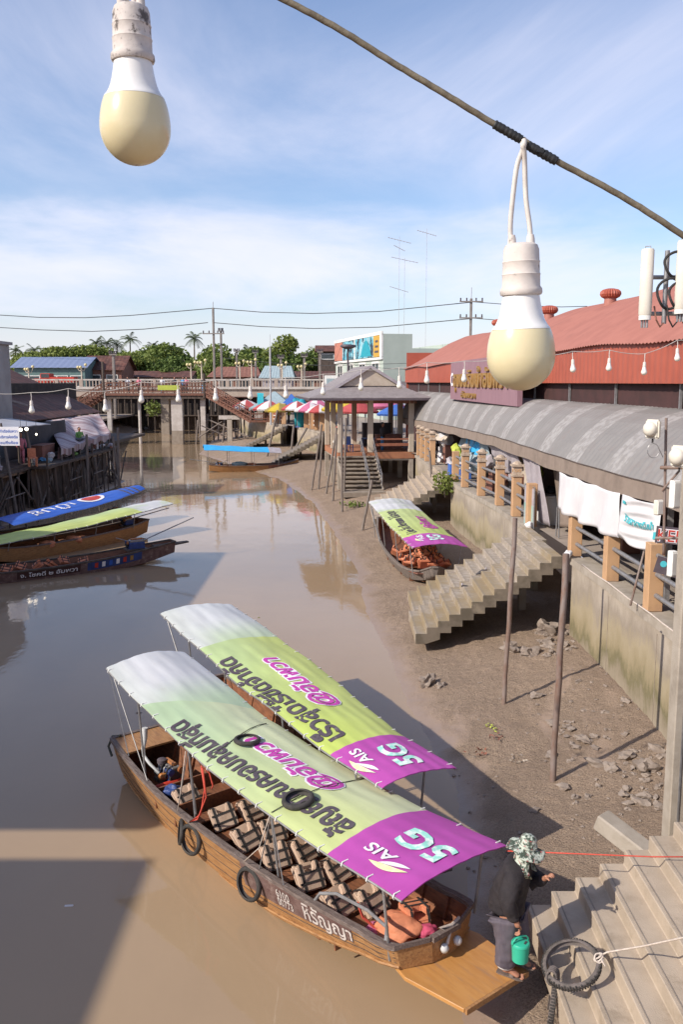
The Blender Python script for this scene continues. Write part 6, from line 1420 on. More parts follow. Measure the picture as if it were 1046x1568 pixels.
b = MB(); b.box((-.12, LW / 2, 9.2), (.16, LW, .35)); b.box((-.12, LW / 2, 6.55), (.2, LW, .25)); b.box((-.12, .4, 7.9), (.18, .8, 2.4)); b.box((-.12, LW * .52, 7.9), (.18, .4, 2.4)); b.obj('billboard_frame', K['white'], PB)
for y0_, y1_, m_ in ((.8, 3.6, 'billC'), (3.6, LW * .51, 'billB'), (LW * .53, LW * .8, 'billB'), (LW * .8, LW, 'billA')):
    b = MB(); b.box((-.10, (y0_ + y1_) / 2, 7.9), (.12, y1_ - y0_, 2.3)); o = b.obj('billboard_panel', K[m_], PB)
for k in range(3): b = MB(); b.box((-.175, 2.2, 7.3 + .55 * k), (.02, 1.5 - .2 * k, .22)); b.obj('billboard_text_block', K['ink'], PB)
b = MB(); g = [[(-.18, 4.4 + 5.5 * u, 6.9 + (1.8 * math.sin(pi * min(1, u * 1.1))) * v) for v in (0, .5, 1)] for u in [i / 16 for i in range(17)]]; b.sheet(g); b.obj('billboard_fish_shape', K['u_cyan'], PB, fixn=False)
t = thing('notice_board', 'white notice board at the foot of the pale green building', 'board', gy(507, 590, 100)); b = MB(); b.box((0, 0, 0), (1.5, .08, 2.2)); b.obj('panel', K['white'], t); b = MB(); b.box((0, .1, -2), (.1, .1, 4)); b.obj('post', K['steel'], t)
b = MB(); b.box((0, -.045, .3), (1.0, .01, .9)); b.obj('printed_block', K['u_pale'], t)
t = thing('flat_lamp', 'dark flat topped lamp post in front of the billboards', 'lamp', (gy(533, 583, 84).x, 84, 2.44)); hh = gy(533, 533, 84).z - 2.44
b = MB(); b.tube([(0, 0, 0), (0, 0, hh)], .09, 8); b.obj('post', K['ink'], t); b = MB(); b.lathe([(0, hh), (.3, hh - .1), (.75, hh + .12), (.7, hh + .28), (.2, hh + .35), (0, hh + .35)], n=20); b.obj('shade', K['ink'], t)
# dark red truck on the bridge
t = thing('truck', 'orange red pickup truck standing behind the balustrade at the left', 'truck', gy(83, 590, 112.5)); t.location.z = 5.6
b = MB(); b.box((1.2, 0, 1.15), (3.2, 1.7, .7)); b.box((-1.4, 0, 1.0), (2.0, 1.7, .6)); b.box((-.9, 0, 1.6), (1.3, 1.55, .7)); b.bevel(.08, 2); b.obj('body', K['red'], t, smooth=40)
b = MB(); b.box((-.9, -.79, 1.65), (1.0, .03, .45)); b.obj('window', K['glass'], t)
for x in (-1.5, 1.7):
    b = MB(); b.lathe([(.12, -.1), (.36, -.1), (.38, 0), (.36, .1), (.12, .1)], (x, -.8, .38), 18, Matrix.Rotation(pi / 2, 3, 'X')); b.obj('wheel', K['tyre'], t)
# ------------------------------------------------------------------ trees
def crown(b, c, r, n, ls, seed, lobes=9):
    random.seed(seed); L = []
    for i in range(lobes):
        d_ = Vector((random.gauss(0, 1), random.gauss(0, 1), random.gauss(0, .8))).normalized(); L.append((Vector((d_.x * r[0] * .62, d_.y * r[1] * .62, d_.z * r[2] * .6)), random.uniform(.28, .5)))
    for i in range(n):
        lc, lr = L[i % lobes]; d_ = Vector((random.gauss(0, 1), random.gauss(0, 1), random.gauss(0, 1))).normalized() * (random.random()**.4); p = Vector(c) + lc + Vector((d_.x * r[0] * lr, d_.y * r[1] * lr, d_.z * r[2] * lr))
        q = Quaternion((random.gauss(0, 1), random.gauss(0, .8), random.gauss(0, .8), random.gauss(0, 1))).normalized(); s = ls * random.uniform(.5, 1.35)
        b.poly([p + q @ Vector(v) * s for v in ((-.5, 0, 0), (0, -.33, .08), (.5, 0, 0), (0, .33, .08))])
def make_tree(label, seed, h_, r, n, ls, m, group=None, lobes=9):
    t = thing('broadleaf_tree', label, 'tree', group=group); random.seed(seed); tr = MB()
    tr.tube([(0, 0, -.5), (.1, 0, h_ * .3), (.0, .1, h_ * .55), (.1, 0, h_ * .8)], [.28, .22, .16, .06], 8)
    for k in range(6):
        a = 2 * pi * k / 6 + random.random(); z = h_ * random.uniform(.35, .6); tr.tube([(0, 0, z), (math.cos(a) * r[0] * .35, math.sin(a) * r[1] * .35, z + r[2] * .35), (math.cos(a) * r[0] * .7, math.sin(a) * r[1] * .7, z + r[2] * .6)], [.11, .07, .03], 6)
    tr.obj('trunk', K['bark'], t, smooth=True)
    b = MB(); crown(b, (0, 0, h_ - r[2]), r, n, ls, seed, lobes); b.obj('crown', m, t, fixn=False); return t
T1 = make_tree('x x x x', 1, 9.5, (5.2, 4.2, 3.0), 3600, .62, K['leaf'], lobes=14); T2 = make_tree('x x x x', 2, 9., (4.6, 4, 3.4), 3600, .6, K['leafdark'], lobes=12); T3 = make_tree('x x x x', 3, 9.5, (7, 5, 2.1), 3800, .6, K['leafyel'], lobes=16); T4 = make_tree('x x x x', 4, 13.2, (3.6, 3.4, 4.4), 3600, .55, K['leafyel'], lobes=13)
TP = [('T3', 78, 530, 160, 1.0), ('T3', 128, 528, 165, 1.15), ('T1', 30, 542, 170, .9), ('T1', 190, 535, 168, 1.1), ('T2', 165, 539, 158, .9), ('T1', 222, 526, 172, 1.2), ('T1', 250, 524, 165, 1.15), ('T2', 235, 539, 150, .9), ('T2', 282, 534, 160, 1.05), ('T3', 205, 538, 150, .8), ('T1', 345, 524, 150, 1.1), ('T1', 372, 529, 160, 1.05), ('T2', 400, 526, 155, 1.05), ('T4', 433, 503, 150, 1.12), ('T2', 455, 528, 148, 1.0), ('T1', 476, 528, 160, 1.0), ('T2', 420, 539, 140, .85), ('T1', 330, 542, 138, .75), ('T2', 495, 539, 165, .9), ('T2', 265, 549, 145, .75), ('T1', 305, 544, 158, .8), ('T3', 52, 542, 150, .75), ('T2', 110, 547, 150, .8)]
tword = {'T1': 'mid green leafy tree', 'T2': 'dark green dense tree', 'T3': 'flat crowned yellow green tree', 'T4': 'tall narrow pale green tree'}; tu = set(); cnt = {}
for nm, px, py, y, s in TP:
    src = {'T1': T1, 'T2': T2, 'T3': T3, 'T4': T4}[nm]; o = src if nm not in tu else dup(src); tu.add(nm); p = gy(px, py, y); hh = {'T1': 9.5, 'T2': 9., 'T3': 9.5, 'T4': 13.2}[nm]
    cnt[nm] = cnt.get(nm, 0) + 1; o.location = (p.x, y, 2.6); sc_ = (p.z - 2.6) / hh; o.scale = (sc_ * s * .98, sc_ * s, sc_); o.rotation_euler = (0, 0, px * .37)
_tl = sorted([o for o in C.objects if o.name.startswith('broadleaf_tree') and o.parent is None], key=lambda o: o.location.x / o.location.y)
for i, o in enumerate(_tl):
    k = [n_ for n_, s_ in (('T1', T1), ('T2', T2), ('T3', T3), ('T4', T4)) if s_.children[0].data == o.children[0].data or s_.children[1].data == o.children[1].data][0]
    cnt[k + 'n'] = cnt.get(k + 'n', 0) + 1; o['label'] = (f'{tword[k]} beyond the bridges, {ORD[cnt[k + "n"] - 1]} such from the left' if k != 'T4' else 'tall narrow pale green tree rising above the tree line right of the power pole'); o['group'] = 'trees beyond the bridges'
def make_palm(seed, h_):
    t = thing('palm_tree', 'x x x x', 'palm'); random.seed(seed); top = Vector((random.uniform(-.5, .5), 0, h_)); b = MB(); b.tube([(0, 0, -.5), (top.x * .3, 0, h_ * .4), (top.x * .8, 0, h_ * .8), top], [.22, .17, .14, .13], 8); b.obj('trunk', K['bark'], t, smooth=True)
    b = MB()
    for k in range(19):
        a = 2 * pi * k / 19 * 2.4 + random.random() * .4; el = random.uniform(-.35, 1.15); L = random.uniform(2.4, 3.3); pts = []
        for i in range(9):
            u = i / 8; r_ = L * u * math.cos(el) * (1 - .15 * u); z = L * u * math.sin(el) - 1.5 * u * u * (1.1 - .3 * el); pts.append(top + Vector((math.cos(a) * r_, math.sin(a) * r_, z)))
        for i in range(8):
            d_ = (pts[i + 1] - pts[i]).normalized(); s_ = d_.cross(Vector((0, 0, 1))).normalized()
            for sg in (-1, 1):
                for e in (0, .5):
                    p = lerp(pts[i], pts[i + 1], e); ln = .62 * (1 - .6 * abs(i / 8 - .4)); q = p + s_ * sg * ln + d_ * ln * .55 - Vector((0, 0, ln * .55)); b.poly([p, p + d_ * .12, q])
    b.obj('fronds', K['palm'], t, fixn=False); return t
P1, P2 = make_palm(5, 12.5), make_palm(9, 12.0); pu = set()
for i, (px, py, y) in enumerate(((22, 529, 190), (52, 528, 185), (82, 541, 190), (104, 528, 180), (146, 517, 185), (163, 517, 188), (178, 520, 190), (198, 512, 180), (234, 524, 185), (250, 525, 190), (296, 510, 175), (381, 529, 170), (268, 527, 190))):
    src = (P1, P2)[i % 2]; o = src if i % 2 not in pu else dup(src); pu.add(i % 2); p = gy(px, py, y); o.location = (p.x, y, 2.6); s = (p.z - 2.6 - 1.0) / (12.5, 12.)[i % 2]; o.scale = (.95, .95, s); o.rotation_euler = (0, 0, i * 1.3)
    o['label'] = f'coconut palm rising above the tree line, {ORD[i] if i < 10 else ("tallest, left of the power pole", "rightmost, right of the power pole", "half hidden among the broad trees")[i - 10]}' + (' from the left' if i < 10 else ''); o['group'] = 'coconut palms beyond the bridges'
# ------------------------------------------------------------------ power poles, wires, aerials
def power_pole(label, px, ptop, y, arms, tip=None):
    p = gy(px, ptop, y); t = thing('power_pole', label, 'pole', (p.x, y, 2.5)); h_ = p.z - 2.5
    b = MB(); b.box((0, 0, h_ / 2), (.28, .28, h_)); b.bevel(.04); b.obj('shaft', K['polewood'], t)
    if tip: b = MB(); b.tube([(0, 0, h_), (0, 0, gy(px, tip, y).z - 2.5)], .05, 6); b.obj('tip_rod', K['antenna'], t)
    for pa, w_ in arms:
        z = gy(px, pa, y).z - 2.5; b = MB(); b.box((0, -.2, z), (w_, .12, .14)); a_ = b.obj('cross_arm', K['polewood'], t)
        for k in (-.46, -.2, .2, .46): b = MB(); b.lathe([(0, 0), (.05, 0), (.1, .1), (.06, .18), (.1, .26), (.04, .34), (0, .34)], (k * w_, -.2, z + .07), 10); b.obj('insulator', K['ink'], a_)
    return t
power_pole('tall concrete power pole with one cross arm left of the canal centre', 326, 471, 120, ((511, 2.9),), 462)
power_pole('shorter power pole just right of the tall one, in front of the trees', 338, 507, 121, ((507, .6),))
power_pole('power pole with two cross arms behind the left end of the red roof', 722, 457, 100, ((462, 2.6), (487, 2.6)), 440)
for px, pt, y, lab in ((173, 540, 97, 'wooden service pole at the left end of the footbridge'), (362, 535, 128, 'thin pole before the red brown roof'), (391, 537, 125, 'thin pole left of the tall green tree'), (430, 545, 112, 'round topped thin pole below the tall green tree'), (466, 543, 112, 'pole with a short bar near the pale green building'), (490, 536, 118, 'grey pole left of the billboard building')): power_pole(lab, px, pt, y, ((pt + 3, .8),))
t = thing('flag_pole', 'slim pale metal pole standing on the market quay left of the pavilion', 'pole', (gy(414, 583, 84).x, 84, 2.44)); b = MB(); b.tube([(0, 0, 0), (0, 0, gy(414, 532, 84).z - 2.44)], .085, 8); b.obj('mast', K['antenna'], t); b = MB(); b.tube([(0, 0, gy(414, 532, 84).z - 2.44), (0, 0, gy(414, 512, 84).z - 2.44)], .02, 5); b.obj('tip', K['antenna'], t)
def wire(label, pts, r=.03, m='wire', grp=None, y=None, nm='power_line'):
    P_ = [gy(*p) for p in pts]; out = []
    for a, q in zip(P_, P_[1:]):
        for i in range(10): out.append(lerp(a, q, i / 10))
    out.append(P_[-1]); b = MB(); b.tube(out, r, 5); return tag(b.obj(nm, K[m], top=True), label, 'wire', grp)
wire('upper power line sagging from the left edge to the tall power pole', [(-60, 479, 130), (60, 486, 128), (130, 486.5, 126), (200, 483, 124), (326, 472, 120)], .055)
wire('lower power line from the left edge to the tall power pole', [(-60, 498, 130), (60, 505, 128), (140, 507.5, 126), (220, 504, 124), (318, 494, 120)], .055)
wire('upper power line from the tall pole to the pole behind the red roof', [(326, 472, 120), (400, 478, 117), (480, 480, 113), (580, 477, 108), (720, 463, 100)], .05)
wire('lower power line from the tall pole to the pole behind the red roof', [(326, 494, 120), (400, 500, 117), (480, 503, 113), (580, 501, 108), (720, 488, 100)], .05)
wire('upper power line running on right from the pole behind the red roof', [(722, 462, 100), (800, 468, 98), (860, 470, 97), (900, 469, 96)], .04); wire('lower power line running on right from the pole behind the red roof', [(722, 487, 100), (760, 490, 99), (900, 492, 96)], .04)
wire('thin low cable crossing in front of the billboard building', [(480, 548, 84), (560, 562, 80), (640, 567, 78), (700, 560, 74)], .02); wire('second thin cable crossing above the pavilion roof', [(340, 548, 100), (420, 556, 98), (500, 560, 96), (630, 556, 90)], .025)
for px, pt, y, bars, lab in ((612, 362, 97, ((368, 5.), (380, 2.4), (443, 4)), 'tall thin television mast, left one above the pale green building'), (620, 395, 97.5, ((398, 5.8),), 'shorter thin television mast beside the left tall one'), (654, 350, 98, ((357, 4.2),), 'tallest thin television mast, right one above the pale green building')):
    p = gy(px, pt, y); t = thing('television_mast', lab, 'aerial', (p.x, y, 11.2)); b = MB(); b.tube([(0, 0, -2.0), (0, 0, p.z - 11.2)], .02, 5); b.obj('mast', K['antenna'], t)
    for pa, w_ in bars:
        z = gy(px, pa, y).z - 11.2; b = MB(); b.tube([(-w_ * .25, 0, z + .3), (w_ * .25, 0, z - .3)], .03, 5); a_ = b.obj('boom', K['antenna'], t)
        for k in range(8): u = lerp(-.23, .23, k / 7); b = MB(); b.tube([(u * w_, -.35, z - u * 1.2), (u * w_, .35, z - u * 1.2)], .015, 4); b.obj('element', K['antenna'], a_)
# ------------------------------------------------------------------ left bank
SH = thing('stall_house', 'long old left bank house with a dark rusted roof over market stalls', 'house', (-18, 56, 0))
re0, re1, rr0, rr1 = Vector((-18.3, 40, 4.25)), Vector((-18.6, 68.5, 4.2)), Vector((-27.0, 40, 8.2)), Vector((-27., 68.5, 8.2))
b = MB(); b.sheet([[lerp(lerp(re0, re1, i / 60), lerp(rr0, rr1, i / 60), u) + Vector((0, 0, .025 if i % 2 else 0)) for u in (0, .25, .5, .75, 1)] for i in range(61)], .06); b.obj('roof', K['rust'], SH, world=True)
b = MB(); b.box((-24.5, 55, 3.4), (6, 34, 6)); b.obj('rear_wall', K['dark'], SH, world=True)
b = MB(); b.box((-20.6, 55, 2.32), (9.6, 32, .18)); b.obj('floor', K['darkwood'], SH, world=True)
for y in (42, 47, 52, 57, 62, 67):
    b = MB(); b.box((-18.7, y, 3.2), (.18, .18, 2.0)); b.obj('post', K['darkwood'], SH, world=True)
b = MB(); b.beam((-22.2, 47, 7.0), (-19.5, 55, 5.05), .1, .14); b.obj('roof_batten', K['tile'], SH, world=True)
LT = thing('tin_canopy', 'light grey tin canopy on the left bank in front of the concrete tower', 'canopy', (-17, 38, 2.4))
b = MB(); A_, B_ = Vector((-19.5, 27, 4.75)), Vector((-17.4, 46.5, 4.6)); k_ = Vector((1.9, .6, -.32)); b.sheet([[lerp(A_, B_, i / 30) + k_ * u + Vector((0, 0, .02 if i % 2 else 0)) for u in (0, .5, 1)] for i in range(31)], .04); b.obj('sheet', K['lighttin'], LT, world=True)
for y in (32, 38, 44): b = MB(); b.tube([(lerp(-19.5, -17, (y - 27) / 24) + 1.6, y, 2.4), (lerp(-19.5, -17, (y - 27) / 24) + 1.6, y, 4.3)], .06, 6); b.obj('post', K['darkwood'], LT, world=True)
TW = thing('concrete_tower', 'narrow grey concrete building with a small opening at the left edge', 'building', (-21.55, 45, 2.3))
b = MB(); b.box((0, 2.2, 3.1), (6.4, 4.4, 6.2)); b.obj('wall', K['greywall'], TW)
b = MB(); b.box((0, 2.2, 6.28), (6.7, 4.7, .16)); b.obj('roof_slab', K['greywall'], TW)
b = MB(); b.box((2.5, -.02, 5.7), (.7, .06, .75)); w_ = b.obj('window', K['u_pale'], TW); b = MB()
for s in (-1, 1): b.box((2.5 + s * .38, -.05, 5.7), (.08, .1, .8)); b.box((2.5, -.05, 5.7 + s * .4), (.68, .09, .08))
b.obj('window_frame', K['ink'], w_)
AW = thing('cloth_awning', 'faded pinkish striped cloth awning over the stalls on the left bank', 'awning', (-17, 60, 2.4))
g = []
for i in range(49):
    t_ = i / 48; y = lerp(55, 67, t_); r = []
    for j in range(9): u = j / 8; r.append((lerp(-18.4, -15.1, u) + .1 * math.sin(t_ * 9), y - u * lerp(7.6, 9.5, t_), lerp(4.12, 2.95 + .3 * t_, u) + .16 * math.sin(t_ * 4 * pi) * math.sin(pi * u) - .1 * abs(math.sin(t_ * 4 * pi)) * u))
    g.append(r)
b = MB(); b.sheet(g, .02); b.obj('roof_cloth', K['striped'], AW, world=True, smooth=True)
b = MB(); b.sheet([[(g[i][8][0] + .02, g[i][8][1], g[i][8][2]), (g[i][8][0] + .0, g[i][8][1], g[i][8][2] - .35 + .06 * math.sin(i * .9))] for i in range(49)], .015, d=(-1, 0, 0)); b.obj('valance', K['striped'], AW, world=True)
b = MB(); b.sheet([[(-15.5 + .05 * math.sin(i), 48.2 + .3 * i, 2.95), (-15.6 + .08 * math.sin(i * 1.4), 48.3 + .28 * i, 2.3)] for i in range(7)], .02, d=(-1, 0, 0)); b.obj('side_flap', K['striped'], AW, world=True)
for y in (47.6, 51, 54.3, 57.4): b = MB(); b.tube([(-15.15, y, 2.3), (-15.15, y, 2.95)], .05, 6); b.obj('pole', K['greywood'], AW, world=True)
DK = thing('timber_deck', 'dark timber stall deck on stilts along the left bank', 'deck', (-16.5, 48, 0))
for y0_, y1_, xe_ in ((28, 44, -15.6), (44.02, 58, -14.7), (58.02, 67, -17.9)):
    b = MB(); b.box((xe_ - 1.4, (y0_ + y1_) / 2, 2.24), (2.8, y1_ - y0_, .14)); b.obj('planking', K['darkwood'], DK, world=True)
    n = int((y1_ - y0_) / 1.1)
    for i in range(n + 1): y = lerp(y0_ + .1, y1_ - .1, i / n); b = MB(); b.tube([(xe_ - .1 + random.uniform(-.1, .25), y + random.uniform(-.5, .5), -.4), (xe_ - .1, y + random.uniform(-.2, .2), random.choice((2.2, 2.2, 2.2, 2.9)))], random.uniform(.05, .10), 7); b.obj('stilt', K['darkwood'], DK, world=True)
    b = MB(); b.sheet([[(xe_ - .9, lerp(y0_, y1_, i / 20), 2.1), (xe_ - .8 + .2 * random.random(), lerp(y0_, y1_, i / 20), -.3)] for i in range(21)], .06, d=(-1, 0, 0)); b.obj('plank_lining', K['darkwood'], DK, world=True)
    for k in range(4): y = random.uniform(y0_, y1_ - 3); b = MB(); b.beam((xe_ + .05, y, .2), (xe_ + .05, y + 2.6, 1.9), .08, .1); b.obj('brace', K['darkwood'], DK, world=True)
random.seed(23)
for i in range(26):
    y = random.uniform(34, 57); x = interp(LBANK, y) + random.uniform(.1, .7); b = MB(); b.tube([(x, y, random.uniform(-.2, .3)), (x + random.uniform(-.6, .3), y + random.uniform(-2.2, 2.2), random.uniform(.9, 2.3))], random.uniform(.03, .07), 6); tag(b.obj('driftwood_stick', K[random.choice(('greywood', 'darkwood'))], top=True), 'old stick leaning in the dark clutter under the left bank deck', 'stick', 'sticks under the left bank deck')
for i in range(22):
    y = random.uniform(35, 57); x = interp(LBANK, y) - random.uniform(-.1, .8); m_ = random.choice(('cl_white', 'cl_dark', 'tin', 'cl_blue', 'cl_green', 'cl_pink', 'u_pale', 'greytarp')); b = MB(); b.blob((0, 0, 0), (random.uniform(.08, .2), random.uniform(.1, .24), random.uniform(.08, .24)), 2, .4, i); o = b.obj('goods_bundle', K[m_], smooth=30); o.location = (x, y, random.choice((2.42, 2.5, 2.6))); tag(o, 'small bundle of stall goods along the dark left bank deck', 'goods', 'goods along the left bank deck')
hang('shade_tarp', 'dark tarp hanging under the tin canopy on the left bank', 'tarp', K['cl_dark'], 52.5, 44.5, 4.3, 2.5, -1.6, .12, 3, 0, xf=lambda y: interp(LBANK, y))
hang('shade_tarp', 'brown cloth screen hanging behind the far left stall', 'tarp', K['tin'], 43, 37, 4.4, 2.6, -1.9, .12, 3, 0, xf=lambda y: interp(LBANK, y))
for k, (y, l_) in enumerate(((39, 3.2), (46.5, 3.0), (50, 2.6))):
    t = thing('drying_rack', ('nearest', 'middle', 'farthest')[k] + ' spindly wooden rack standing in the water below the left bank deck', 'rack', (interp(LBANK, y) + 1.0, y, -.3))
    for dx in (0, .7):
        for dy in (0, l_ * .6): b = MB(); b.tube([(dx + random.uniform(-.1, .1), dy, 0), (dx, dy, 1.7)], .035, 6); b.obj('leg', K['darkwood'], t)
    for dz in (.8, 1.65): b = MB(); b.tube([(0, -.2, dz), (0, l_ * .6 + .2, dz)], .03, 6); b.obj('rail', K['greywood'], t)
for i in range(9):
    b = MB(); b.blob((0, 0, 0), (random.uniform(.02, .06), random.uniform(.015, .04), .012), 2, .3, 70 + i); o = b.obj('litter', K[('greywood', 'leafyel', 'u_white')[i % 3]]); o.location = (random.uniform(-4.5, -.8), random.uniform(9.2, 24), .004); tag(o, 'tiny scrap drifting on the canal water', 'litter', 'scraps drifting on the water')
random.seed(17)
for i, (bx, tx) in enumerate((((25, 795), (0, 648)), ((62, 778), (38, 655)), ((92, 770), (70, 700)), ((135, 762), (132, 665)), ((186, 750), (172, 668)), ((182, 757), (180, 655)))):
    B_ = gz(*bx, .1); B_.x = max(B_.x, -15.2); T_ = gy(*tx, B_.y)
    b = MB(); b.tube([B_ - Vector((0, 0, .5)), T_], .07, 7); tag(b.obj('mooring_pole', K['greywood'], top=True), f'slanting wooden pole in front of the dark left bank deck, {ORD[i]} from the left', 'pole', 'left bank poles')
for i, (y, m, s, lab) in enumerate(((36.5, 'cl_yel', (.8, 2.4, .8), 'lime yellow covered stall table on the left bank'), (40.5, 'cl_white', (.7, 1.6, .7), 'white stall table left of the pink figure'), (47.5, 'tin', (.7, 2, .8), 'brown stall counter under the tin canopy end'), (54.6, 'cl_white', (.7, 1.6, .7), 'pale stall counter under the striped awning flap'), (52.4, 'cl_dark', (.7, 1.4, .8), 'dark stall counter under the striped awning'), (56.6, 'tin', (.6, 1.0, .8), 'brown stall counter at the far end of the striped awning'))):
    crate('stall_counter', lab, 'counter', K[m], (interp(LBANK, y) - .9 if y > 44 else -16.4, y, 2.32), s, 0, K['cl_white'] if i % 2 else None)
for k, (y, z, m, lab) in enumerate(((51, 2.8, 'cl_green', 'green hanging goods under the striped awning'), (52.2, 2.8, 'u_yellow', 'small yellow goods under the striped awning'), (55.5, 2.9, 'cl_blue', 'blue goods under the striped awning'))):
    b = MB(); b.blob((0, 0, 0), (.3, .4, .35), 2, .3, k); o = b.obj('goods_bundle', K[m], smooth=True); o.location = (-15.7, y, z - .2); tag(o, lab, 'goods')
small_person('stallholder in a pink shirt standing on the left bank deck', (-16.2, 44.5, 2.32), 'cl_pink', 'cl_pink', .5); small_person('person in a white top behind the stall at the far left edge', (-16.3, 38.2, 2.32), 'cl_white', 'cl_dark', .8); small_person('person in green seated height under the striped awning', (-15.9, 53.5, 2.32), 'cl_green', 'cl_dark', .8, 1.45)
t = thing('plastic_chair', 'orange red plastic chair next to the pink stallholder', 'chair', (-15.4, 43.8, 2.32), .5)
b = MB(); b.box((0, 0, .44), (.42, .42, .05)); b.obj('seat', K['orange'], t); b = MB(); b.box((0, .2, .68), (.4, .04, .45)); b.obj('backrest', K['orange'], t)
for sx in (-.18, .18):
    for sy in (-.18, .18): b = MB(); b.box((sx, sy, .21), (.05, .05, .42)); b.obj('leg', K['orange'], t)
t = thing('stall_sign', 'white sign board with blue Thai letters hanging at the far left stall', 'sign', gy(13, 668, 40)); b = MB(); b.box((0, 0, 0), (.95, .04, .85)); b.obj('board', K['whiteink'], t)
for k, s in enumerate(('ท่าเรืออัมพวา', 'บริการล่องเรือ', 'ชมหิ่งห้อย')): text('sign_lettering', s, K['bluecan'], lambda x, y, z, k=k: Vector((-.4 + x, -.025 - z, .17 - .26 * k + y)), t, width=.8, size=.17, bold=.02, cut=0)
for k, (px, py) in enumerate(((31, 658), (40, 657), (55, 665))):
    em = bpy.data.materials.get('lit_stall_lamp') or bpy.data.materials.new('lit_stall_lamp'); em.use_nodes = True; bs = em.node_tree.nodes['Principled BSDF']; bs.inputs['Emission Color'].default_value = (1, .85, .65, 1); bs.inputs['Emission Strength'].default_value = 4
    t = thing('stall_lamp', f'small lit lamp hanging in the dark left bank stall, {ORD[k]} from the left', 'lamp', gy(px, py, 42.5)); b = MB(); b.blob((0, 0, 0), .085 if k < 2 else .05, 2, 0); b.obj('bulb', em, t, smooth=True); b = MB(); b.tube([(0, 0, .07), (0, 0, .7)], .01, 5); b.obj('cord', K['strap'], t)
# tall shophouses along the left bank, outside the frame: they shade the left of the canal and mirror in it
def shophouse(label, y0_, y1_, x1_, h_, m, steps=()):
    t = thing('shophouse', label, 'building', (x1_, (y0_ + y1_) / 2, 2.2)); L = y1_ - y0_
    b = MB(); b.box((-5, 0, (h_ - 2.2) / 2), (10, L, h_ - 2.2)); b.obj('wall', K[m], t)
    b = MB(); b.box((-5, 0, h_ - 2.2 + .06), (10.3, L - .01, .12)); b.obj('roof_slab', K[m], t)
    for k in range(int(L / 2.6)):
        for z in (1.6, 4.6):
            y = -L / 2 + 1.3 + 2.6 * k; b = MB(); b.box((.02, y, z), (.08, 1.3, 1.4)); w_ = b.obj('window', K['glass'], t); b = MB()
            for s in (-1, 1): b.box((.05, y + s * .68, z), (.12, .1, 1.5))
            b.obj('window_frame', K['white'], w_)
shophouse('grey concrete shophouse on the near left bank, outside the frame', -16, 4.25, -14.15, 9.1, 'greywall')
shophouse('tall narrow shophouse on the left bank, outside the frame', 16.5, 27, -14.9, 8.2, 'tin')
t = thing('added_shade_roof', 'high slab roof on posts added to shade the left canal water, outside the frame', 'roof', (-19.6, 10.5, 2.2))  # unseen slab roof, added and shaped to cast shadow bands on the water
b = MB(); b.box((0, 0.4, 6.9), (11.2, 11.4, .2)); b.obj('roof_slab', K['greywall'], t)
for x in (-5.3, 5.3):
    for y in (-1.5, 5.8): b = MB(); b.box((x, y, 3.4), (.3, .3, 6.8)); b.obj('post', K['concrete'], t)
# ------------------------------------------------------------------ foreground cable with two big bulbs
FY = .757
FC = [gy(x, y, FY + dz) for x, y, dz in ((-700, -520, .05), (-300, -330, .03), (0, -195, .01), (180, -117, 0), (300, -65, 0), (430, -3, 0), (520, 45, 0), (600, 95, 0), (680, 143, 0), (757, 190, 0), (803, 216, 0), (850, 245, 0), (950, 299, 0), (1046, 360, 0), (1250, 500, .02), (1500, 690, .05))]
sm = []
for i in range(len(FC) - 1):
    p0_, p1_, p2_, p3_ = FC[max(i - 1, 0)], FC[i], FC[i + 1], FC[min(i + 2, len(FC) - 1)]
    for k in range(8): t_ = k / 8; sm.append(.5 * ((2 * p1_) + (-p0_ + p2_) * t_ + (2 * p0_ - 5 * p1_ + 4 * p2_ - p3_) * t_**2 + (-p0_ + 3 * p1_ - 3 * p2_ + p3_) * t_**3))
sm.append(FC[-1])
CB = thing('light_cable', 'thick weathered cable slanting across the sky with black tape wraps', 'cable', FC[7])
b = MB(); b.tube([p + Vector((0, .00012 * math.sin(i * 1.7), .00018 * math.sin(i * 2.3))) for i, p in enumerate(sm)], .0026, 12); b.obj('cable_sheath', K['cable'], CB, world=True, smooth=True)
def tapewrap(a, q, r):
    A_, B_ = gy(*a, FY), gy(*q, FY); n = 24; b = MB(); b.tube([lerp(A_, B_, i / n) for i in range(n + 1)], [r * (.92 + .08 * math.sin(i * 1.9) + (.1 if i in (6, 15) else 0)) * (1 if 0 < i < n else .9) for i in range(n + 1)], 12); o = b.obj('tape_wrap', K['tape'], CB, world=True, smooth=True)
tapewrap((757, 190), (799, 214), .0039); tapewrap((808, 222), (853, 247), .0041)
b = MB(); b.extr([gy(824, 226, FY - .004), gy(836, 229, FY - .004), gy(832, 234, FY - .004), gy(822, 232, FY - .004)], (0, .002, 0)); b.obj('tape_end', K['tape'], CB, world=True)
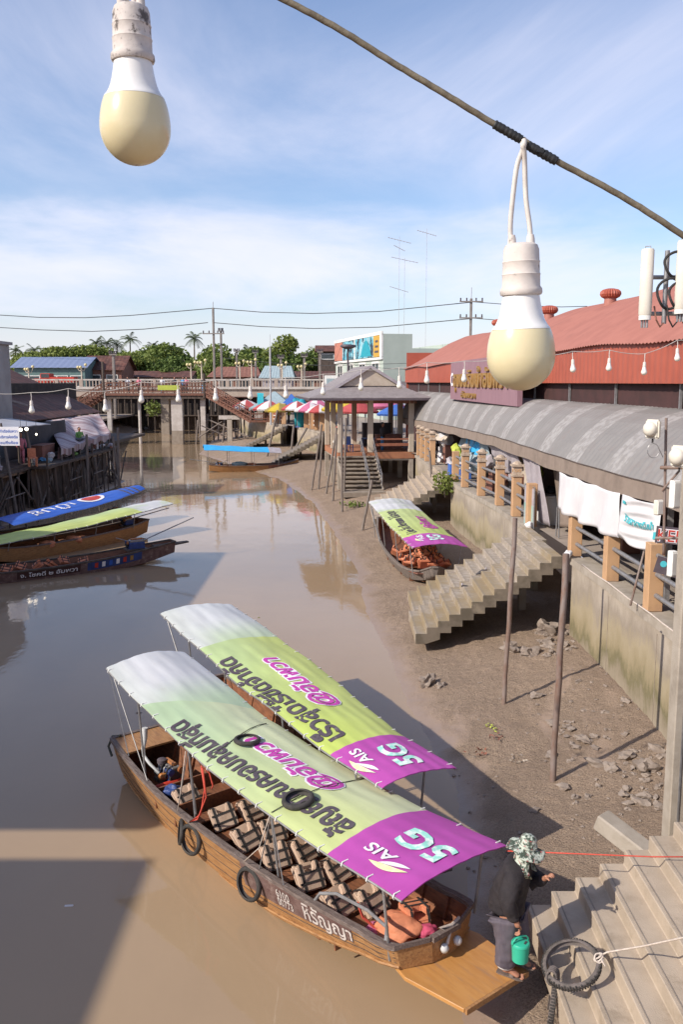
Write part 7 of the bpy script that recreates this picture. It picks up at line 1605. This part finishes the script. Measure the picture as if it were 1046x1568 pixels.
def big_bulb(label, px, py, sk, rot, kscale=1.):
    """bulb whose globe centre is seen at (px, py)"""
    t = thing('light_bulb', label, 'bulb', gy(px, py, FY)); t.rotation_euler = rot; u = .757 / 1350 * .95
    kscale = 1; R_ = 53.5 * u
    import math as m_
    prof = [(0, -R_ * .985)]
    for i in range(1, 25):
        a = -pi / 2 + i * (pi / 2 + .92) / 24
        prof.append((R_ * math.cos(a) * (1.0 if a < 0 else 1.0), R_ * math.sin(a) * (1.0 if a < 0 else .98)))
    prof = [p for p in prof if p[1] < -.5 * u]; prof += [(R_ * math.sqrt(1 - (z / 82.)**2), z * u) for z in range(0, 43, 3)]; prof += [(R_ * .80, 42.4 * u), (0, 42.5 * u)]
    b = MB(); b.lathe(prof, n=56); b.obj('globe', K['globe'], t, smooth=55)
    b = MB(); pr = [(R_ * .80, 42.3 * u), (45.6 * u, 42.5 * u), (45.2 * u, 44 * u)]
    for i in range(1, 15):
        f = i / 14; pr.append((interp([(0, 45), (.08, 41.6), (.2, 38), (.35, 35), (.55, 32.4), (.8, 30), (1, 28.6)], f) * u, lerp(44, 94, f) * u))
    pr += [(27 * u, 96 * u), (0, 96 * u)]; b.lathe(pr, n=56); b.obj('collar', K['bulbwhite'], t, smooth=50)
    b = MB(); b.lathe([(0, -R_ * .985 - .0004), (.002, -R_ * .98), (0, -R_ * .97)], n=10); b.obj('tip_mark', K['tin'], t)
    pr = [(26 * u, 94 * u), (31.5 * u, 95 * u), (33 * u, 98 * u), (32.5 * u, 104 * u), (29.5 * u, 108 * u), (29.3 * u, 124 * u), (30 * u, 126 * u), (28.8 * u, 128 * u), (28.5 * u, 143 * u), (29.2 * u, 145 * u), (28.2 * u, 147 * u), (27.5 * u, 163 * u), (25 * u, 170 * u), (20 * u, 173 * u), (0, 174 * u)]
    b = MB(); b.lathe(pr, n=48); b.obj('socket', sk, t, smooth=38)
    for s in (-1, 1):
        b = MB(); b.lathe([(7 * u, 170 * u), (6.5 * u, 180 * u), (5 * u, 186 * u), (0, 186 * u)], (s * 14.5 * u, 0, 0), 14); b.obj('cord_boot', sk, t, smooth=40)
    return t, u
A1, u1 = big_bulb('big bulb with a stained socket hanging at the upper left', 207, 197, K['socket'], (R(2), R(.2), 0))
A2, u2 = big_bulb('big bulb with a pale socket hanging by two cords at the right', 798, 546, K['socketpale'], (R(2), R(-1.9), 0))
def cords(root, pts_l, pts_r, hide=None):
    for P_ in (pts_l, pts_r):
        sm_ = []; Q_ = [gy(x, y, FY + dz) for x, y, dz in P_]
        for i in range(len(Q_) - 1):
            p0_, p1_, p2_, p3_ = Q_[max(i - 1, 0)], Q_[i], Q_[i + 1], Q_[min(i + 2, len(Q_) - 1)]
            for k in range(6): t_ = k / 6; sm_.append(.5 * ((2 * p1_) + (-p0_ + p2_) * t_ + (2 * p0_ - 5 * p1_ + 4 * p2_ - p3_) * t_**2 + (-p0_ + 3 * p1_ - 3 * p2_ + p3_) * t_**3))
        sm_.append(Q_[-1]); b = MB(); b.tube(sm_, .0021, 10)
        m = (Matrix.Translation(root.location) @ root.rotation_euler.to_matrix().to_4x4()).inverted(); b.xf(m); b.obj('hanging_cord', K['cord'], root, smooth=True)
cords(A2, [(783, 374, 0), (782, 345, 0), (786, 300, 0), (792, 255, 0), (800, 232, -.002), (803, 222, -.005), (803, 214, -.004)], [(812, 372, 0), (812, 350, 0), (806, 305, 0), (804, 255, 0), (803, 232, -.003), (801, 222, -.004), (803, 213, .002)])
cords(A1, [(194, 18, 0), (192, -10, 0), (185, -60, 0), (180, -116, 0)], [(205, 16, 0), (203, -12, 0), (190, -60, 0), (181, -117, 0)])
# ------------------------------------------------------------------ strand of small bulbs across the canal
SY = 9.5
sx_ = [48, 104, 161, 216, 273, 330, 383, 438, 495, 553, 612, 654, 711, 768, 823, 878, 933, 987, 1038]; sy_ = [629, 623, 627, 613, 612, 610, 607, 606, 601, 594, 591, 583, 581, 577, 573, 566, 564, 570, 549]
SW = thing('strand_wire', 'thin pale wire that carries the small bulbs across the canal', 'wire', gy(523, 580, SY)); wp = [gy(-20, 602, SY)]
for x, y in zip(sx_, sy_): wp.append(gy(x, y - 28, SY))
wp.append(gy(1075, 515, SY)); b = MB(); pts = []
for a, q in zip(wp, wp[1:]):
    for k in range(5): p = lerp(a, q, k / 5); p.z -= .014 * math.sin(pi * k / 5); pts.append(p)
pts.append(wp[-1]); b.tube(pts, .0038, 6); b.obj('wire', K['strandwire'], SW, world=True, smooth=True)
sb = None
for i, (x, y) in enumerate(zip(sx_, sy_)):
    lab = f'small white bulb on the strand across the canal, {ORD[i]} from the left'
    if sb is None:
        sb = t = thing('string_bulb', lab, 'bulb', group='small bulbs on the strand')
        b = MB(); b.lathe([(0, -.031)] + [(.031 * math.cos(-pi / 2 + k * .16), .031 * math.sin(-pi / 2 + k * .16)) for k in range(1, 14)] + [(.024, .024), (0, .025)], n=20); b.obj('globe', K['smallglobe'], t, smooth=50)
        b = MB(); b.lathe([(.0243, .021), (.0243, .024), (.02, .04), (.016, .06), (.016, .064), (0, .064)], n=20); b.obj('collar', K['bulbwhite'], t, smooth=50)
        b = MB(); b.lathe([(0, .06), (.019, .06), (.019, .07), (.0165, .075), (.0165, .10), (.012, .108), (0, .11)], n=16); b.obj('socket', K['socketpale'], t, smooth=40)
        b = MB(); b.tube([(0, 0, .105), (.004, 0, .15), (0, 0, .195)], .0045, 6); b.obj('cord', K['cord'], t)
    else: t = dup(sb, label=lab)
    t.location = gy(x, y, SY); t.rotation_euler = (0, random.uniform(-.06, .06), i)
# ------------------------------------------------------------------ ropes and tyres at the foreground steps
rope('rope', 'taut red cord stretched above the mud from the boat canopy to the right edge', K['redrope'], [w1(-.2, -.88, 1.42), gy(1000, 1312, 8.75), gy(1080, 1312, 8.7)], .007)
def onstep(px, py):
    for k in range(12, -1, -1):
        z = .6 + .168 * k; p = gz(px, py, z)
        if 2.12 + .27 * k <= p.x < 2.12 + .27 * (k + 1): return p
    return gz(px, py, .7)
pt = gz(880, 1482, .84); TN = Vector((-.30, -.22, 1)).normalized()
tyre('knobbly dusty bicycle tyre resting on the foreground steps', (pt.x - .03, pt.y + .0, .88), .285, .226, K['tyregrey'], upm(TN), None, True)
tyre('second knobbly tyre hanging upright below the first at the step edge', (gz(846, 1535, .35).x, gz(846, 1535, .35).y, .34), .28, .222, K['tyregrey'], upm((-.96, .28, .1)), None, True)
p_ = gz(845, 1497, .8)
b = MB()
for k in range(4): b.tube([p_ + Vector((math.cos(a) * .05 + .012 * k, .02 * k + math.sin(a) * .02, math.sin(a) * .06)) for a in [2 * pi * j / 12 for j in range(13)]], .014, 6)
tag(b.obj('rope_lashing', K['tyregrey'], top=True, smooth=True), 'grey rope lashing that ties the two knobbly tyres together', 'rope')
rope('rope', 'pale rope from the bicycle tyre to the right edge over the steps', K['rope'], [gz(917, 1465, .98), gz(930, 1461, 1.03) + Vector((0, 0, .02)), gz(985, 1449, 1.3), gz(1046, 1436, 1.75), gz(1100, 1424, 2.1)], .009)
b = MB()
for k in range(3): c = gz(917, 1466, .99); b.tube([c + Vector((math.cos(a) * .04, math.sin(a) * .03 + .012 * (k - 1), math.sin(a + k) * .03)) for a in [2 * pi * j / 12 for j in range(13)]], .009, 6)
b.tube([gz(919, 1464, 1.), gz(924, 1474, .97), gz(928, 1480, .95)], .008, 6); tag(b.obj('rope_knot', K['rope'], top=True, smooth=True), 'knot of pale rope tied around the bicycle tyre', 'rope')

# ------------------------------------------------------------------ the person with the teal bucket
def skin_mesh(name, m, parent, verts, edges, rad, sub=2, smooth=True, post=None):
    me = bpy.data.meshes.new(name); me.from_pydata([tuple(v) for v in verts], edges, []); o = bpy.data.objects.new(name, me); C.objects.link(o)
    md = o.modifiers.new('s', 'SKIN'); md.use_smooth_shade = True
    for i, r_ in enumerate(rad): me.skin_vertices[0].data[i].radius = r_ if isinstance(r_, tuple) else (r_, r_)
    me.skin_vertices[0].data[0].use_root = True
    if sub: s_ = o.modifiers.new('u', 'SUBSURF'); s_.levels = s_.render_levels = sub
    bpy.context.view_layer.update(); nm = bpy.data.meshes.new_from_object(o.evaluated_get(bpy.context.evaluated_depsgraph_get())); bpy.data.objects.remove(o); bpy.data.meshes.remove(me)
    b = MB(); b.bm.free(); b.bm = bmesh.new(); b.bm.from_mesh(nm); bpy.data.meshes.remove(nm)
    if post: post(b.bm)
    return b.obj(name, m, parent, smooth=smooth)
def chain(*segs):
    V, E, Rr = [], [], []
    idx = {}
    for seg in segs:
        prev = None
        for key, p, r_ in seg:
            if key in idx: i = idx[key]
            else: i = len(V); idx[key] = i; V.append(p); Rr.append(r_)
            if prev is not None and prev != i: E.append((prev, i))
            prev = i
    return V, E, Rr
# local: +X = the way the person faces, +Z up; standing on the bow platform
PX = gz(781, 1484, .505)
PE = thing('person', 'person in a floral sun hat and black jacket holding a teal bucket', 'person', (PX.x - .02, PX.y + .02, .507), R(-28))
hipz, chest = .74, 1.06
rh = Vector((.17, -.235, .60)) # right hand, holding the bucket handle
V, E, Rr = chain(
    [('pel', (-.02, 0, hipz), .105), ('wa', (.0, 0, .88), .10), ('ch', (.05, 0, 1.05), (.10, .085)), ('nk0', (.10, 0, 1.19), .06), ('nk', (.125, 0, 1.245), .047), ('hd', (.15, 0, 1.32), .078), ('hd2', (.165, 0, 1.395), .07)],
    [('ch', 0, 0), ('rs', (.06, -.165, 1.10), .04), ('re', (.06, -.235, .90), .042), ('rw', (.15, -.235, .68), .027), ('rp', tuple(rh + Vector((-.002, 0, .035))), (.034, .02))],
    [('ch', 0, 0), ('ls', (.08, .165, 1.10), .04), ('le', (.20, .19, .93), .042), ('lw', (.345, .06, 1.06), .026), ('lp', (.375, .02, 1.11), (.03, .02))],
    [('pel', 0, 0), ('rt', (-.01, -.085, .66), .085), ('rk', (.03, -.095, .38), .06), ('ra', (.01, -.10, .085), .036), ('rheel', (-.03, -.10, .04), .03)],
    [('ra', 0, 0), ('rball', (.12, -.105, .034), (.04, .024)), ('rtoe', (.165, -.107, .026), (.036, .016))],
    [('pel', 0, 0), ('lt', (.0, .085, .66), .085), ('lk', (.09, .09, .39), .06), ('la', (.05, .10, .10), .036), ('lheel', (.01, .10, .055), .03)],
    [('la', 0, 0), ('lball', (.18, .105, .036), (.04, .024)), ('ltoe', (.225, .107, .027), (.036, .016))])
bod = skin_mesh('body', K['skin'], PE, V, E, Rr)
# fingers are grown as short chains and joined into the body mesh
def fingers(base, dirv, side, curl, ln):
    out = MB(); 
    for k in range(4):
        o = side * (k - 1.5) * .019; L = ln[k]; p = [base + o]; d_ = Vector(dirv); ax_ = Vector(side).normalized()
        for j in range(3): d_ = Quaternion(ax_, curl * (.5 if j == 0 else 1.)) @ d_; p.append(p[-1] + d_ * L / 3)
        out.tube(p, [.0095, .009, .008, .006], 8)
    p = [base - side.normalized() * .03 - Vector(dirv) * .03]; d_ = (Vector(dirv) * .6 - side.normalized() * .5 + Vector((.5, 0, 0))).normalized()
    for j in range(3): p.append(p[-1] + d_ * .022); d_ = Quaternion(side.normalized(), curl * .6) @ d_
    out.tube(p, [.012, .011, .0095, .007], 8); return out
for bs, dv, sd, cu, ln in ((rh + Vector((.012, -.006, .012)), (.25, 0, -.95), Vector((.35, -.95, 0)).normalized() * .8, -.75, (.062, .072, .068, .055)), (Vector((.392, .005, 1.135)), (.55, -.25, .8), Vector((.3, .9, .1)).normalized() * .8, .55, (.06, .07, .066, .052))):
    fb = fingers(Vector(bs), Vector(dv).normalized(), sd, cu, ln); tmp = bpy.data.meshes.new('t'); fb.bm.to_mesh(tmp); fb.bm.free()
    bm_ = bmesh.new(); bm_.from_mesh(bod.data); bm_.from_mesh(tmp); bm_.to_mesh(bod.data); bm_.free(); bpy.data.meshes.remove(tmp)
bm_ = bmesh.new(); bm_.from_mesh(bod.data)  # nose, ears, brow, toes
def addblob(c, r_, sub=2):
    ret = bmesh.ops.create_icosphere(bm_, subdivisions=sub, radius=1.)
    for v in ret['verts']: v.co = Vector((v.co.x * r_[0] + c[0], v.co.y * r_[1] + c[1], v.co.z * r_[2] + c[2]))
addblob((.238, 0, 1.335), (.018, .014, .022)); addblob((.225, 0, 1.292), (.014, .024, .009)); addblob((.16, -.082, 1.345), (.018, .01, .026)); addblob((.16, .082, 1.345), (.018, .01, .026)); addblob((.22, 0, 1.265), (.022, .028, .02))
for sx, sy in ((.165, -.105), (.225, .107)):
    for k in range(5): addblob((sx + .03 - .006 * abs(k - 1), sy + (k - 2) * .0165, .026), (.018, .0085, .011))
for f_ in bm_.faces: f_.smooth = True
bm_.to_mesh(bod.data); bm_.free()
for sy in (-.03, .03):
    b = MB(); b.blob((.226, sy, 1.358), (.008, .012, .007), 2, 0); b.obj('eye', K['ink'], PE, smooth=True)
def crumple(a, f):
    def g_(bm):
        for v in bm.verts:
            n_ = noise.noise(Vector((v.co.x * f, v.co.y * f, v.co.z * f * 1.6))) + .5 * noise.noise(v.co * f * 2.7); v.co += v.normal * n_ * a
    return g_
V, E, Rr = chain(
    [('hem', (-.03, 0, .60), (.205, .175)), ('pel', (-.03, 0, .72), (.205, .175)), ('wa', (-.005, 0, .87), (.195, .17)), ('ch', (.035, 0, 1.05), (.225, .185)), ('nk0', (.08, 0, 1.17), (.185, .15)), ('nk', (.11, 0, 1.25), .12)],
    [('ch', 0, 0), ('rs', (.06, -.20, 1.08), .115), ('re', (.05, -.265, .90), .095), ('rw', (.145, -.24, .69), .055)],
    [('ch', 0, 0), ('ls', (.08, .20, 1.08), .115), ('le', (.205, .21, .925), .095), ('lw', (.34, .07, 1.045), .055)])
skin_mesh('jacket', K['blackcloth'], PE, V, E, Rr, 3, post=crumple(.012, 11))
V, E, Rr = chain([('pel', (-.02, 0, .74), (.18, .16)), ('rt', (-.01, -.09, .60), .15), ('rk', (.03, -.10, .36), .13), ('ra', (.005, -.10, .13), .115), ('rc', (.005, -.10, .10), .112)], [('pel', 0, 0), ('lt', (.0, .09, .60), .15), ('lk', (.09, .095, .37), .13), ('la', (.045, .10, .15), .112), ('lc', (.04, .10, .12), .11)])
skin_mesh('trousers', K['jeans'], PE, V, E, Rr, 3, post=crumple(.012, 13))
for x, y, z in ((.005, -.10, .092), (.04, .10, .112)):
    b = MB(); b.lathe([(.062, 0), (.082, -.004), (.086, .012), (.082, .03), (.062, .03)], (x, y, z), 20); b.obj('trouser_cuff', K['cl_white'], PE, smooth=True)
hq = Quaternion((0, 1, 0), .22).to_matrix(); b = MB(); rows = []
for r_, z in ((0.001, .118), (.04, .115), (.075, .095), (.09, .05), (.098, .005), (.104, -.012), (.14, -.022), (.185, -.04), (.205, -.058), (.200, -.064), (.14, -.032), (.095, -.015)):
    rows.append([Vector((.165, 0, 1.40)) + hq @ Vector((r_ * math.cos(a) * .95, r_ * math.sin(a) * .88, z + (.02 * math.sin(a * 3 + 1) + .014 * math.sin(a * 5)) * max(0, (r_ - .1)) / .1)) for a in [2 * pi * k / 40 for k in range(41)]])
b.sheet(rows); bmesh.ops.remove_doubles(b.bm, verts=b.bm.verts, dist=1e-4); b.obj('hat', K['hat'], PE, smooth=True)
b = MB(); b.lathe([(.093, 0), (.102, 0), (.100, .02), (.093, .02)], n=30, m=hq); b.xf(Matrix.Translation((.165, 0, 1.40)) @ Matrix.Translation((0, 0, .004))); b.obj('hat_band', K['hat'], PE)
b = MB(); rows = []
for z, r_, cx_ in ((1.36, .105, .152), (1.31, .108, .152), (1.26, .108, .145), (1.22, .12, .135), (1.17, .15, .12), (1.10, .12, .17)):
    rows.append([Vector((cx_ + math.cos(a) * r_, math.sin(a) * r_ * .95, z + .012 * math.sin(a * 4))) for a in [.85 + (2 * pi - 1.7) * k / 26 for k in range(27)]])
b.sheet(rows, .006, d=(0, 0, -1)); b.obj('scarf', K['hat'], PE, smooth=True)
for sx, sy, sz in ((0.0, -.10, 0), (.055, .10, .012)):
    b = MB(); b.extr([(sx + x * 1.0, sy + y, .0 + sz) for x, y in ((-.08, -.03), (-.05, -.042), (.05, -.045), (.15, -.055), (.20, -.04), (.215, 0), (.20, .04), (.15, .052), (.05, .042), (-.05, .042), (-.08, .03))], (0, 0, .014)); s_ = b.obj('sandal', K['sandal'], PE)
    b = MB(); b.sheet([[(sx + .06 + .05 * u, sy - .05 + .1 * k / 8, .014 + sz + .052 * math.sin(pi * k / 8)) for k in range(9)] for u in (0, .5, 1)], .004); b.obj('sandal_strap', K['sandal'], s_, smooth=True)
MW = Matrix.Translation(PE.location) @ Matrix.Rotation(R(-28), 4, 'Z'); hw = MW @ (rh + Vector((.028, -.01, -.035)))
BK = thing('bucket', 'teal plastic lidded bucket held by its handle in the right hand of the person', 'bucket', (hw.x, hw.y, hw.z - .262), .4)
b = MB(); b.lathe([(0, 0), (.072, 0), (.080, .006), (.084, .10), (.088, .165), (.091, .168), (.091, .178), (.086, .18), (0, .18)], n=36); b.obj('tub', K['teal'], BK, smooth=40)
b = MB(); b.lathe([(.093, .172), (.093, .188), (.085, .2), (.05, .208), (0, .21)], n=36); b.obj('lid', K['teal'], BK, smooth=40)
b = MB(); b.tube([(-.09, 0, .18), (-.088, 0, .22), (-.06, 0, .25), (0, 0, .262), (.06, 0, .25), (.088, 0, .22), (.09, 0, .18)], .0085, 8); b.obj('handle', K['teal'], BK, smooth=True)
b = MB(); b.box((.03, -.04, .207), (.05, .02, .006), .6); b.box((-.035, .03, .207), (.04, .014, .006), .2); b.obj('lid_slot', K['cl_dark'], BK)
